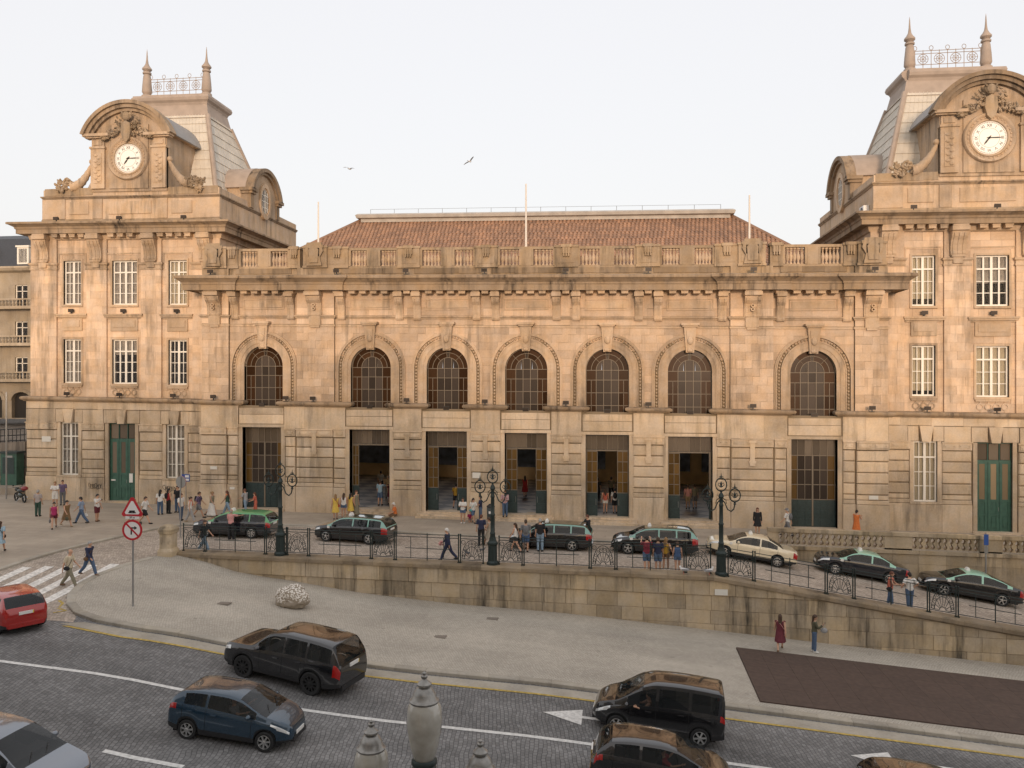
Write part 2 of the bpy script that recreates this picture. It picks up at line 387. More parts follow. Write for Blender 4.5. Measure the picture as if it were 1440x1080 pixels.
for i in range(5):
    x0 = -18.9 - i*.98
    stripe('crossing_stripe', [(x0-.25,-16.2-.28*i),(x0+.25,-16.2-.28*i),(x0+.35,-22.3+.25*i),(x0-.15,-22.3+.25*i)], M['paint_old'])
zz = [(-17.5,-22.5),(-17.2,-22.1),(-17.75,-21.9),(-17.95,-21.3),(-18.35,-21.0)]
mz = MB()
for a, b in zip(zz, zz[1:]):
    d = Vector((b[0]-a[0], b[1]-a[1])); nn = Vector((-d.y, d.x)).normalized()*.06
    mz.poly([(a[0]-nn.x,a[1]-nn.y,GL(*a)+.015),(b[0]-nn.x,b[1]-nn.y,GL(*b)+.0152),(b[0]+nn.x,b[1]+nn.y,GL(*b)+.0152),(a[0]+nn.x,a[1]+nn.y,GL(*a)+.015)])
mz.build('yellow_line', M['yellow'])['kind'] = 'structure'
# brown deck laid on the lower sidewalk
deck = sheet('deck', [(11.3,-16.6),(11.3,-22.75),(40,-22.75),(40,-16.6)], GL, .126, M['deck'], skirt=.02)
for i in range(19):
    for j in range(4):
        x0, x1 = 11.33 + i*.98, 11.33 + i*.98 + .974; y0 = -22.72 + j*1.53; y1 = y0 + 1.524
        sk = .0
        m = MB(); z = lambda x, y: GL(x, y) + .158
        m.loft([[(x0,y0,z(x0,y0)-.04),(x1,y0,z(x1,y0)-.04),(x1,y1,z(x1,y1)-.04),(x0,y1,z(x0,y1)-.04)], [(x0,y0,z(x0,y0)),(x1,y0,z(x1,y0)),(x1,y1,z(x1,y1)),(x0,y1,z(x0,y1))]])
        m.build('deck_panel', M['deck'], deck)
# manhole and drain covers
for x, y in ((-11.6,-19.2), (-1.6,-19.4), (0.2,-16.2)):
    c = MB(); c.box(-.3,.3,-.2,.2,-.02,.006); c.box(-.24,.24,-.14,.14,.004,.012)
    o = c.build('drain_cover', simple('cast_iron_cover', (.20,.17,.14), .7), None, loc=(x, y, GL(x,y)+.125)); o['kind'] = 'structure'
# ---------------------------------------------------------------- railway station
st = thing('station_building', 'long granite railway station with two clock towers and seven tall arches', 'building')
def SP(mb, name, mat, smooth=False, parent=None): return mb.build(name, mat, parent or st, smooth=smooth, shear=True)
def at(x, y, z): return (x, y, z + K*x)
def sweep(mb, prof, plan, m=0):
    """moulding: profile (projection, z) swept along a plan line, outward = right hand side"""
    n = len(plan); rings = []
    for i, (x, y) in enumerate(plan):
        dirs = []
        if i > 0: dirs.append(Vector((x-plan[i-1][0], y-plan[i-1][1])).normalized())
        if i < n-1: dirs.append(Vector((plan[i+1][0]-x, plan[i+1][1]-y)).normalized())
        nr = [Vector((d.y, -d.x)) for d in dirs]
        if len(nr) == 1: mi = nr[0]
        else:
            b = nr[0] + nr[1]; mi = b / max(.25, (1 + nr[0].dot(nr[1])))
        rings.append([(x + mi.x*p, y + mi.y*p, z) for p, z in prof])
    return mb.loft(rings, m)
ARCH = [-18.5, -10.75, -5.4, 0, 5.4, 10.75, 18.5]
HWD, SPR = 1.42, 10.15
count = {'n': 0}
rest = MB(); rest_t = []
def ashlar(x0, x1, yf, z0, z1, d=.3, mat='stone'):
    """one wall stone; the first 300 are objects, the rest are joined"""
    g = .005
    if count['n'] < 300:
        count['n'] += 1
        block('ashlar_block', x0+g, x1-g, yf + random.uniform(-.004,.004), yf+d, z0+g, z1-g, M[mat], st)
    else:
        rest.box(x0+g, x1-g, yf + random.uniform(-.004,.004), yf+d, z0+g, z1-g); rest_t.append(random.random())
def courses(x0, x1, z0, z1, yf, excl, h=.53, ln=1.15):
    n = max(1, round((z1-z0)/h)); hh = (z1-z0)/n
    for r in range(n):
        a, b = z0 + r*hh, z0 + (r+1)*hh
        iv = [(x0, x1)]
        for c, e in [q for q in excl(a, b)]:
            nv = []
            for p, q in iv:
                if c+e <= p or c-e >= q: nv.append((p, q)); continue
                if c-e > p: nv.append((p, c-e))
                if c+e < q: nv.append((c+e, q))
            iv = nv
        for p, q in iv:
            L_ = q-p
            if L_ < .06: continue
            k = max(1, round(L_/ln)); w = L_/k; cuts = [p]
            if k == 1 or L_ < 1.5: cuts = [p, q]
            else:
                s0 = w*(.5 if r % 2 else 1.0)
                t = p + s0
                while t < q - .25: cuts.append(t + random.uniform(-.12,.12)*w); t += w
                cuts.append(q)
            for u, v in zip(cuts, cuts[1:]): ashlar(u, v, yf, a, b)
def arch_excl(a, b):
    out = []
    for c in ARCH:
        e1 = 1.5 if a < SPR else math.sqrt(max(0, 1.5**2-(a-SPR)**2))
        e2 = 2.3 if b < SPR else math.sqrt(max(0, 2.3**2-(b-SPR)**2))
        e = max(e1, e2)
        if e > .05: out.append((c, e))
    return out
# --- core of the central block
core = MB()
edges = [-23] + [q for c in ARCH for q in (c-HWD, c+HWD)] + [23]
for a, b in zip(edges[::2], edges[1::2]): core.box(a, b, .03, .7, 0, 13.2)
for c in ARCH:
    core.box(c-HWD, c+HWD, .03, .7, 5.91, 7.25)
    arc = [(c + HWD*math.cos(PI*i/20), SPR + HWD*math.sin(PI*i/20)) for i in range(21)]
    core.prism(arc + [(c-HWD, 13.2), (c+HWD, 13.2)], 'y', .03, .7)
core.box(-23, 23, .03, .7, 13.2, 16.9)
for s in (-1, 1):
    core.box(*sorted((s*13.3, s*16.0)), -.17, .03, 7.5, 15.5); core.box(*sorted((s*21.0, s*23.0)), -.17, .03, 7.5, 15.5)
    core.box(*sorted((s*22.98, s*22.3)), .0, 1.5, 0, 16.4)
SP(core, 'wall', M['joint'])
for a, b, y in ((-21,-16,0), (-13.3,13.3,0), (16,21,0)): courses(a, b, 7.72, 13.02, y, arch_excl)
for a, b in ((-23,-21), (-16,-13.3), (13.3,16), (21,23)): courses(a, b, 7.72, 13.02, -.2, lambda p, q: [], ln=.95)
for a, b, y in ((-21,-16,0), (-13.3,13.3,0), (16,21,0)): courses(a, b, 13.1, 15.4, y, lambda p, q: [], h=1.15, ln=2.6)
for a, b in ((-23,-21), (-16,-13.3), (13.3,16), (21,23)): courses(a, b, 13.1, 15.4, -.2, lambda p, q: [], h=1.15, ln=2.7)
# --- arch surrounds
m = MB()
for r0, r1, y in ((1.42,1.66,-.05), (1.66,1.96,-.085), (1.96,2.03,-.13), (2.26,2.34,-.15), (2.34,2.44,-.10)):
    m.ringxz((0, SPR), r0, r1, y, .5 if r0 < 1.5 else .06, n=28)
    for s in (-1, 1): m.box(*sorted((s*r0, s*r1)), y, .5 if r0 < 1.5 else .06, 7.72, SPR)
m.ringxz((0, SPR), 2.03, 2.26, .035, .08, n=28)
for s in (-1, 1): m.box(*sorted((s*2.03, s*2.26)), .035, .08, 7.72, SPR)
for i in range(32):
    a = PI*(i+.5)/32; m.ell((2.145*math.cos(a), -.03, SPR+2.145*math.sin(a)), (.082,.10,.082), 7, 5)
for i in range(11):
    for s in (-1, 1): m.ell((s*2.145, -.03, 7.87+i*.215), (.082,.10,.082), 7, 5)
me_arch = m.mesh('arch_surround')
k = MB()
k.loft([[(-.26,-.2,11.36),(.26,-.2,11.36),(.26,.2,11.36),(-.26,.2,11.36)], [(-.40,-.34,13.02),(.40,-.34,13.02),(.40,.2,13.02),(-.40,.2,13.02)]])
k.loft([[(-.15,-.25,11.6),(.15,-.25,11.6),(.15,0,11.6),(-.15,0,11.6)], [(-.24,-.40,12.8),(.24,-.40,12.8),(.24,0,12.8),(-.24,0,12.8)]])
k.box(-.5,.5,-.46,.1,13.02,13.12); k.box(-.58,.58,-.54,.1,13.12,13.26); k.ell((0,-.33,12.15),(.2,.14,.28),8,6); k.ell((0,-.22,11.5),(.22,.12,.13),8,5)
me_key = k.mesh('keystone')
for c in ARCH:
    o = obj('arch_surround', me_arch, M['stone_trim'], st, loc=at(c,0,0)); obj('keystone', me_key, M['stone_trim'], o)
# --- arched windows: bars and single panes
panes = []
def pane_rect(x0, x1, z0, z1, kind, y=.33):
    g = .012; panes.append((MB().box(x0+g, x1-g, y, y+.012, z0+g, z1-g).mesh('pane'), kind))
def pane_ring(r0, r1, a0, a1, kind, y=.33):
    b = MB(); g = .012/ r1; b.ringxz((0, SPR), r0+.012, r1-.012, y, y+.012, a0+g, a1-g, 6); panes.append((b.mesh('pane'), kind))
rows = [7.27, 7.80, 8.65, 9.5, SPR]
for z0, z1 in zip(rows, rows[1:]):
    for x0, x1 in ((-.74,-.25), (-.25,.25), (.25,.74)): pane_rect(x0, x1, z0, z1, 'g')
    for s in (-1, 1):
        if z0 > 9.4: pane_rect(*sorted((s*.74, s*1.40)), z0, z1, 'b')
        else: pane_rect(*sorted((s*.74, s*1.07)), z0, z1, 'b'); pane_rect(*sorted((s*1.07, s*1.40)), z0, z1, 'b')
for a0, a1 in ((0, .33), (.33, .67), (.67, 1)):      # half disc in three pieces
    pts = [(.73*math.cos(PI*lerp(a0,a1,i/8)), SPR + .73*math.sin(PI*lerp(a0,a1,i/8))) for i in range(9)]
    x0, x1 = pts[0][0], pts[-1][0]
    poly = [(x0-.01, SPR+.012)] + [(x-.0, z) for x, z in pts] + [(x1+.01, SPR+.012)] if a0 == .33 else None
    if a0 == 0: poly = [(.74*math.cos(PI*.33)+.012, SPR+.012)] + [(p[0]-.006, max(p[1], SPR+.012)) for p in pts]
    if a0 == .67: poly = [(p[0]+.006, max(p[1], SPR+.012)) for p in pts] + [(.74*math.cos(PI*.67)-.012, SPR+.012)]
    panes.append((MB().prism(poly, 'y', .33, .342).mesh('pane'), 'g'))
for r0, r1 in ((.74,1.07), (1.07,1.41)):
    for a0, a1 in ((0,45), (45,84), (84,96), (96,135), (135,180)):
        pane_ring(r0, r1, R(a0), R(a1), 'b' if not (a0 == 84) else 'g')
b = MB()
for z in rows[1:]: b.box(-1.42, 1.42, .29, .35, z-.018, z+.018)
b.box(-1.42, 1.42, .27, .36, 7.22, 7.28)
for x in (-1.40, -.74, -.25, .25, .74, 1.40): b.box(x-.018, x+.018, .285, .355, 7.25, SPR + (math.sqrt(.73**2-x*x) if abs(x) < .7 else 0))
for x in (-1.07, 1.07): b.box(x-.015, x+.015, .29, .35, 7.25, 9.5)
for r in (.74, 1.07, 1.40): b.ringxz((0, SPR), r-.016, r+.016, .288, .352, n=24)
for a in (45, 84, 96, 135): b.tube([(.74*math.cos(R(a)), .32, SPR+.74*math.sin(R(a))), (1.41*math.cos(R(a)), .32, SPR+1.41*math.sin(R(a)))], .018, 4)
me_bars = b.mesh('glazing_bars')
for c in ARCH:
    o = obj('arched_window', me_bars, M['lead'], st, loc=at(c, 0, 0))
    for pm, kd in panes: obj('pane', pm, M['glass_grey'] if kd == 'g' else M['glass_brown'], o)
# --- ground floor of the central block
YG = -.35
g = MB(); low = []
edg = [-23] + [q for c in ARCH for q in (c-HWD, c+HWD)] + [23]
for a, b_ in zip(edg[::2], edg[1::2]): g.box(a+.0, b_-.0, YG+.1, .03, 0, 5.95)
g.box(-23, 23, YG+.06, .03, 5.95, 7.4)
SP(g, 'ground_floor_wall', M['joint'])
def pier(x0, x1, yf, parent=None, pend=False, narrow=False):
    """rusticated pier: smooth dado, thin base courses, deep-jointed courses, panelled cap"""
    rblock('dado_block', x0-.04, x1+.04, yf-.10, .3, .0, 1.85, M['stone_low'], st, .03)
    rblock('base_course', x0-.02, x1+.02, yf-.05, .3, 1.87, 2.14, M['stone_low'], st, .03)
    rblock('base_course', x0, x1, yf-.02, .3, 2.17, 2.46, M['stone_low'], st, .03)
    for i in range(4): rblock('rusticated_block', x0, x1, yf-.05, .3, 2.50+i*.70, 3.16+i*.70, M['stone_low'], st, .06)
    o = rblock('pier_cap', x0-.03, x1+.03, yf-.10, .3, 5.32, 5.82, M['stone_low'], st, .03)
    x = (x0+x1)/2; w = x1-x0
    c = MB(); c.box(-w/2-.06, w/2+.06, -.05, .1, .22, .30)
    for s in ((-1, 1) if w > 1.2 else (0,)):
        ww = w*.20 if s else w*.3
        c.box(s*w*.26-ww, s*w*.26+ww, -.035, .05, -.10, .13)
        for t in (-1, 1): c.lathe([(.05,-.02),(.05,.02)], s*w*.26+t*ww*.75, -.05, .02, 8)
    c.build('cap_panel', M['stone_low'], o)
    if pend:
        p = MB(); p.box(-.15,.15,-.16,.05,4.45,5.60); p.box(-.22,.22,-.20,.05,4.28,4.46); p.box(-.17,.17,-.18,.05,4.12,4.28); p.box(-.22,.22,-.20,.05,5.60,5.75)
        obj('pendant', p.mesh('pendant'), M['stone_low'], st, loc=at(x, yf, 0))
for a, b_, pd in ((-16.75,-16.05,0), (-15.95,-13.35,1), (-13.25,-12.45,0), (-9.05,-7.10,1), (-3.7,-1.72,1), (-22.95,-21.05,0), (-20.95,-20.25,0)):
    for s in (1, -1):
        x0, x1 = (a, b_) if s == 1 else (-b_, -a)
        pier(x0, x1, YG - (.12 if abs(a+b_)/2 in (14.65, 22.0) else 0), pend=bool(pd))
# door jambs and lintels
for c in ARCH:
    j = MB()
    for s in (-1, 1): j.box(*sorted((s*1.42, s*1.70)), YG+.02, .3, 0 if abs(c) > 15 else .42, 5.90)
    j.box(-1.70, 1.70, YG-.02, .3, 5.90, 6.10)
    obj('door_surround', j.mesh('door_surround'), M['stone_low'], st, loc=at(c,0,0))
    rblock('lintel_block', c-1.62, c+1.62, YG-.04, .3, 6.14, 6.78, M['stone_low'], st, .012)
    rblock('lintel_block', c-1.62, c+1.62, YG-.04, .3, 6.80, 7.24, M['stone_low'], st, .012)
pcs = sorted([(-22.95,-20.2), (-16.82,-12.45), (-9.05,-7.10), (-3.7,-1.72), (1.72,3.7), (7.10,9.05), (12.45,16.82), (20.2,22.95)])
for a, b_ in pcs:
    k_ = 2 if b_-a > 2.2 else 1
    if b_-a > 4: k_ = 3
    for i in range(k_):
        rblock('frieze_block', a + (b_-a)*i/k_, a + (b_-a)*(i+1)/k_, YG-.06, .3, 5.86, 7.38, M['stone_low'], st, .014)
# string course broken by the windows
SC = [(0,7.39),(.14,7.39),(.20,7.46),(.30,7.50),(.34,7.58),(.34,7.66),(.26,7.72),(0,7.76)]
eg = [(-23.0, -20.02), (-16.98, -12.25), (-9.25, -6.9), (-3.9, -1.5)]
for a, b_ in eg + [(-q, -p) for p, q in eg]:
    s_ = MB(); pl = [(a, .1), (a, YG), (b_, YG), (b_, .1)]
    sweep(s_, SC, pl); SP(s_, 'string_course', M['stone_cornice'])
for c in ARCH:
    s_ = MB(); s_.box(-1.5,1.5,YG-.02,.34,7.10,7.235); obj('window_sill', s_.mesh('window_sill'), M['stone_low'], st, loc=at(c,0,0))
# --- entablature: mouldings, panels, brackets, modillions, cornice
PLAN = [(-23,1.4),(-23,-.2),(-21,-.2),(-21,0),(-16,0),(-16,-.2),(-13.3,-.2),(-13.3,0),(13.3,0),(13.3,-.2),(16,-.2),(16,0),(21,0),(21,-.2),(23,-.2),(23,1.4)]
for pr, nm in (([(0,12.94),(.05,12.94),(.07,13.06),(0,13.08)], 'wall_moulding'), ([(0,13.50),(.06,13.50),(.09,13.58),(.15,13.62),(.15,13.70),(0,13.74)], 'architrave_moulding'),
               ([(0,15.26),(.10,15.26),(.18,15.36),(.22,15.42),(0,15.42)], 'bed_moulding')):
    s_ = MB(); sweep(s_, pr, PLAN); SP(s_, nm, M['stone_trim'])
CP = [(0,15.40),(.82,15.40),(.82,15.36),(.92,15.36),(.92,15.72),(.97,15.78),(.98,15.88),(1.10,15.98),(1.26,16.10),(1.34,16.14),(1.34,16.28),(1.26,16.34),(0,16.52)]
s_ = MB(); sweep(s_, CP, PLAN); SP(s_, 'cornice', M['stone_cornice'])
def bracket_mesh(w, zb, zt, dp, ribs):
    b_ = MB(); h = zt-zb
    prof = [(0,zb),(-.16,zb),(-.22,zb+.06*h),(-.16,zb+.16*h),(-.20,zb+.35*h),(-.30,zb+.5*h),(-.5*dp-.1,zb+.62*h),(-.72*dp,zb+.72*h),(-.72*dp,zb+.78*h),(-.86*dp,zb+.80*h),(-.86*dp,zb+.93*h),(-.95*dp,zb+.95*h),(-.95*dp,zt),(0,zt)]
    core_ = [(y*.9, z) for y, z in prof]
    b_.prism(core_, 'x', -w/2, w/2)
    for s in ribs: b_.prism([(y*1.0-.015, z) for y, z in prof[:8]] + [(0, prof[7][1])], 'x', s-.055, s+.055)
    b_.box(-w/2-.05, w/2+.05, -.90*dp, 0, zb+.80*h, zb+.94*h)
    return b_
me_br = bracket_mesh(.52, 13.42, 15.38, .84, (-.15, .15)).mesh('bracket')
bb = bracket_mesh(1.0, 13.62, 15.38, .9, (-.36, .36)); bb.box(-.42,.42,-.16,0,13.02,13.66); bb.box(-.32,.32,-.13,0,12.86,13.02)
for z in (14.15, 14.4): bb.ringxz((0, z), .06, .12, -.42, -.2, 0, 2*PI, 12)
me_bbr = bb.mesh('bracket')
me_mod = MB().box(-.22,.22,-.72,0,15.16,15.37).box(-.25,.25,-.76,0,15.32,15.41).mesh('modillion')
for c in ARCH:
    for s in (-2.05, 2.05): obj('bracket', me_br, M['stone_trim'], st, loc=at(c+s, 0, 0))
    for i in range(4): obj('modillion', me_mod, M['stone_trim'], st, loc=at(c-1.14+i*.76, 0, 0))
    f_ = MB(); x0, x1, z0, z1 = -1.5, 1.5, 14.12, 14.86
    for q in ((x0,x1,z0,z0+.07),(x0,x1,z1-.07,z1),(x0,x0+.07,z0+.07,z1-.07),(x1-.07,x1,z0+.07,z1-.07)): f_.box(q[0],q[1],-.05,.02,q[2],q[3])
    f_.box(x0+.13,x1-.13,-.03,.02,z0+.13,z1-.13)
    obj('frieze_panel', f_.mesh('frieze_panel'), M['stone_trim'], st, loc=at(c,0,0))
for x in (-22.0, -14.65, 14.65, 22.0): obj('bracket', me_bbr, M['stone_trim'], st, loc=at(x, -.2, 0))
for x in (-20.7,-16.3,-13.0,13.0,16.3,20.7,-8.05,8.05,-2.7,2.7): obj('modillion', me_mod, M['stone_trim'], st, loc=at(x, 0, 0))
# --- parapet with balustrade
s_ = MB(); sweep(s_, [(-.5,16.5),(-.02,16.5),(-.02,17.0),(-.5,17.0)], PLAN); SP(s_, 'parapet_plinth', M['stone_parapet'])
for a, b_ in ((-13.2,-8.05),(-8.05,-2.7),(-2.7,2.7),(2.7,8.05),(8.05,13.2),(-20.9,-16.1),(16.1,20.9)):
    for i in range(3): rblock('plinth_block', a+.35+(b_-a-.7)*i/3, a+.35+(b_-a-.7)*(i+1)/3, -.05, .2, 16.60, 16.98, M['stone_soot'], st, .01)
bal = MB().lathe([(.10,0),(.10,.08),(.06,.12),(.05,.18),(.09,.30),(.125,.42),(.11,.55),(.06,.74),(.045,.84),(.07,.88),(.05,.92),(.10,.96),(.10,1.06)], n=8)
me_bal = bal.mesh('baluster', smooth=True)
def ped(x, w, h, y=-.12, big=False):
    p = MB(); p.box(-w/2, w/2, y, .45, 16.98, h); p.box(-w/2-.06, w/2+.06, y-.06, .5, h, h+.14); p.box(-w/2-.04, w/2+.04, y-.04, .48, 16.98, 17.14)
    p.box(-w/2+.18, w/2-.18, y-.025, y, 17.26, 17.26+.48)
    o = obj('pedestal', p.mesh('pedestal'), M['stone_parapet'], st, loc=at(x,0,0))
    q = MB(); random.seed(int(x*10)+500)
    ww = .26 if not big else .5
    q.box(-ww, ww, y-.16, y, h-.42, h+.10); q.box(-ww*1.3, ww*1.3, y-.2, y, h-.02, h+.18)
    for i in range(3): q.box(-ww*.8+i*ww*.62, -ww*.8+i*ww*.62+ww*.35, y-.22, y, h-.62, h-.05)
    if big:
        q.prism([(-.55,17.1),(.55,17.1),(.42,17.7),(.65,18.1),(.5,18.7),(-.5,18.7),(-.65,18.1),(-.42,17.7)], 'y', y-.22, y+.1)
        q.prism([(-.3,17.3),(.3,17.3),(.36,18.2),(0,18.5),(-.36,18.2)], 'y', y-.30, y)
    q.build('carved_crest', M['stone_parapet'], o)
for x in (-13.1,-8.05,-2.7,2.7,8.05,13.1): ped(x, 1.5, 18.3)
for x in (-14.65,14.65,-22.0,22.0): ped(x, 1.7, 18.35, -.3, True)
for x in (-16.2,16.2,-20.75,20.75): ped(x, .8, 18.3)
def rail_bay(a, b_):
    mid = (a+b_)/2; hw_ = .32
    c = MB(); c.box(a, b_, .0, .34, 18.20, 18.38); c.box(a, b_, .0, .34, 16.98, 17.12); c.box(mid-hw_, mid+hw_, -.02, .36, 17.1, 18.2)
    SP(c, 'balustrade_rail', M['stone_parapet'])
    for p, q in ((a, mid-hw_), (mid+hw_, b_)):
        w = q-p; e = max(.16, (w-1.45)/2)
        SP(MB().box(p, p+e, .0, .34, 17.1, 18.2), 'balustrade_panel', M['stone_parapet']); SP(MB().box(q-e, q, .0, .34, 17.1, 18.2), 'balustrade_panel', M['stone_parapet'])
        for i in range(5):
            x = p+e+.05 + (w-2*e-.1)*(i+.5)/5; obj('baluster', me_bal, M['stone_trim'], st, loc=at(x, .17, 17.12))
for a, b_ in ((-12.35,-8.8),(-7.3,-3.45),(-1.95,1.95),(3.45,7.3),(8.8,12.35),(-20.35,-16.6),(16.6,20.35)): rail_bay(a, b_)
# --- entrance doors
def door_open(c, lw=.72, rw=.72):
    f = MB(); y0, y1 = .22, .30
    for x in (-1.40, 1.36): f.box(x, x+.04, y0, y1, .46, 5.88)
    f.box(-1.4,1.4,y0-.02,y1+.02,4.78,4.86); f.box(-1.4,1.4,y0,y1,5.84,5.89)
    for i in range(1, 8): f.box(-1.4+.35*i-(.02 if i % 2 == 0 else .009), -1.4+.35*i+(.02 if i % 2 == 0 else .009), y0, y1, 4.86, 5.84)
    d = obj('entrance_door', f.mesh('entrance_door'), M['lead'], st, loc=at(c,0,0))
    tm = MB().box(-.325,.325,.25,.262,4.88,5.83).mesh('pane')
    for i in range(4): obj('pane', tm, M['glass_door'], d, loc=(-1.05+.7*i, 0, 0))
    for s, w in ((-1, lw), (1, rw)):
        x0, x1 = (-1.37, -1.37+w) if s < 0 else (1.37-w, 1.37)
        l_ = MB(); l_.box(x0, x1, .20, .30, .46, 2.0)
        l_.box(x0+.08, x1-.08, .18, .2, .62, 1.15); l_.box(x0+.08, x1-.08, .18, .2, 1.28, 1.88)
        l_.build('door_leaf', M['green_dk'], d)
        fr = MB()
        for x in (x0, (x0+x1)/2-.02, x1-.04): fr.box(x, x+.04, .21, .29, 2.0, 4.78)
        for i in range(5): fr.box(x0, x1, .208, .292, 2.0+.685*i, 2.04+.685*i)
        fr.build('leaf_frame', M['lead'], d)
        pw = (w-.12)/2
        pm = MB().box(-pw/2, pw/2, .245, .256, 0, .635).mesh('pane')
        for i in range(4):
            for x in (x0+.04+pw/2, x1-.04-pw/2): obj('pane', pm, M['glass_amber'], d, loc=(x, 0, 2.045+.685*i))
        h_ = MB(); h_.tube([(x1-.1 if s < 0 else x0+.1, .16, 1.2), (x1-.1 if s < 0 else x0+.1, .16, 1.6)], .015, 6); h_.build('door_handle', M['steel'], d)
door_open(-10.75, .45, .12); door_open(-5.4); door_open(0, .74, .74); door_open(5.4); door_open(10.75, .74, .12)
for c in (-18.5, 18.5):
    f = MB(); y0, y1 = .2, .3
    for i in range(7): f.box(-1.4+i*.4633-.018, -1.4+i*.4633+.018, y0, y1, 2.0, 5.88)
    f.box(-.05,.05,y0-.03,y1,.3,4.85)
    for z in (2.0, 2.95, 3.9, 4.82, 5.85): f.box(-1.42,1.42,y0-.005,y1+.005,z-.025,z+.025)
    d = obj('glazed_door', f.mesh('glazed_door'), M['lead'], st, loc=at(c,0,0))
    b_ = MB(); b_.box(-1.42,1.42,.22,.3,.12,2.0)
    for i in range(6):
        for z0, z1 in ((.3,.75),(.85,1.3),(1.4,1.88)): b_.box(-1.36+i*.4633,-1.36+i*.4633+.38,.2,.22,z0,z1)
    b_.build('door_leaf', M['green_dk'], d)
    pm = {h_: MB().box(-.21,.21,.24,.252,0,h_).mesh('pane') for h_ in (.9, .87, .98)}
    for i in range(6):
        for z, h_ in ((2.025,.9),(2.975,.9),(3.925,.87),(4.845,.98)):
            obj('pane', pm[h_], M['glass_amber'] if (i in (0, 5) and z < 4.8) else M['glass_door'] if z > 4.8 else M['glass_grey'], d, loc=(-1.168+i*.4633, 0, z))
# steps
for c in ARCH[1:-1]:
    for i in range(3):
        s_ = MB(); s_.box(-1.95+i*.02, 1.95-i*.02, -1.15+i*.34, -.1 if i < 2 else .7, .08 if i == 0 else .10+.125*i-.02, .10+.125*(i+1)); obj('step', s_.mesh('step'), M['stone_low'], st, loc=at(c,0,0))
for c in (-18.5, 18.5):
    s_ = MB(); s_.box(-1.7,1.7,-.7,.2,.05,.24); obj('step', s_.mesh('step'), M['stone_low'], st, loc=at(c,0,0))
# --- booking hall inside
def hall_floor():
    m, n, l, b = newmat('hall_marble_floor'); b.inputs['Roughness'].default_value = .38
    g = n.new('ShaderNodeNewGeometry'); mp = n.new('ShaderNodeMapping'); mp.inputs['Rotation'].default_value = (0,0,R(45)); l.new(g.outputs['Position'], mp.inputs['Vector'])
    ck = n.new('ShaderNodeTexChecker'); ck.inputs['Scale'].default_value = .8; ck.inputs['Color1'].default_value = (.26,.21,.155,1); ck.inputs['Color2'].default_value = (.05,.035,.025,1)
    l.new(mp.outputs[0], ck.inputs['Vector']); l.new(ck.outputs[0], b.inputs['Base Color']); return m
h = MB(); h.box(-22.4,22.4,.3,19,.40,.475); SP(h, 'hall_floor', hall_floor())
h = MB()
h.box(-22.4,-22.2,.7,19,.4,13.5); h.box(22.2,22.4,.7,19,.4,13.5)
h.box(-22.2,22.2,18.6,19,.4,4.6)
h.box(-22.2,22.2,18.6,19,4.6,5.6); h.box(-22.2,22.2,18.6,19,12.6,13.5); h.box(-22.4,22.4,.7,19,13.5,13.8)
for x in (-22,-16.5,-11,-5.5,0,5.5,11,16.5,22): h.box(x-.5,x+.5,18.6,19,5.6,12.6)
SP(h, 'hall_wall', simple('ochre_hall_plaster', (.68,.52,.31), .7, noise=.2, nscale=.8))
tpm = simple('blue_white_tile_panel', (.17,.21,.30), .3, noise=.55, nscale=1.4)
for a, b_ in ((-22.1,-13.4),(-12.4,-7.2),(-5.0,-.6),(1.2,5.0),(7.2,12.4),(13.4,22.1)): SP(MB().box(a,b_,18.5,18.6,1.6,4.5), 'tile_picture', tpm)
# --- tiled hip roof with skylight along the ridge
ZE, ZR, YE, YR = 16.2, 22.35, 1.2, 10.3
roof_base = MB()
c1 = [(-21.4,YE,ZE),(21.4,YE,ZE),(14.7,YR,ZR),(-14.7,YR,ZR)]
roof_base.poly(c1); roof_base.poly([(-21.4,YE,ZE),(-14.7,YR,ZR),(-21.4,19.4,ZE)]); roof_base.poly([(21.4,YE,ZE),(21.4,19.4,ZE),(14.7,YR,ZR)]); roof_base.poly([(-21.4,19.4,ZE),(-14.7,YR,ZR),(14.7,YR,ZR),(21.4,19.4,ZE)])
def tile_mat():
    m, n, l, b = newmat('clay_roof_tiles'); b.inputs['Roughness'].default_value = .85
    at_ = n.new('ShaderNodeAttribute'); at_.attribute_name = 'tint'; g = n.new('ShaderNodeNewGeometry')
    t = n.new('ShaderNodeTexNoise'); t.inputs['Scale'].default_value = .6; t.inputs['Detail'].default_value = 5; l.new(g.outputs['Position'], t.inputs['Vector'])
    cr = n.new('ShaderNodeValToRGB'); e = cr.color_ramp.elements; e[0].position = 0; e[0].color = (.21,.13,.09,1); e[1].position = 1; e[1].color = (.46,.26,.155,1)
    e2 = cr.color_ramp.elements.new(.5); e2.color = (.33,.195,.125,1)
    mx = n.new('ShaderNodeMath'); mx.operation = 'MULTIPLY_ADD'; l.new(at_.outputs['Fac'], mx.inputs[0]); mx.inputs[1].default_value = .55
    l.new(t.outputs[0], mx.inputs[2]); sb = n.new('ShaderNodeMath'); sb.operation = 'SUBTRACT'; l.new(mx.outputs[0], sb.inputs[0]); sb.inputs[1].default_value = .28
    l.new(sb.outputs[0], cr.inputs[0]); l.new(cr.outputs[0], b.inputs['Base Color']); return m
M['tile'] = tile_mat()
rf = SP(roof_base, 'roof', M['tile'])
tl = MB(); tt = []
slope = Vector((0, YR-YE, ZR-ZE)); SL = slope.length; sd_ = slope.normalized(); nn = Vector((0, -sd_.z, sd_.y))
nrow = 26
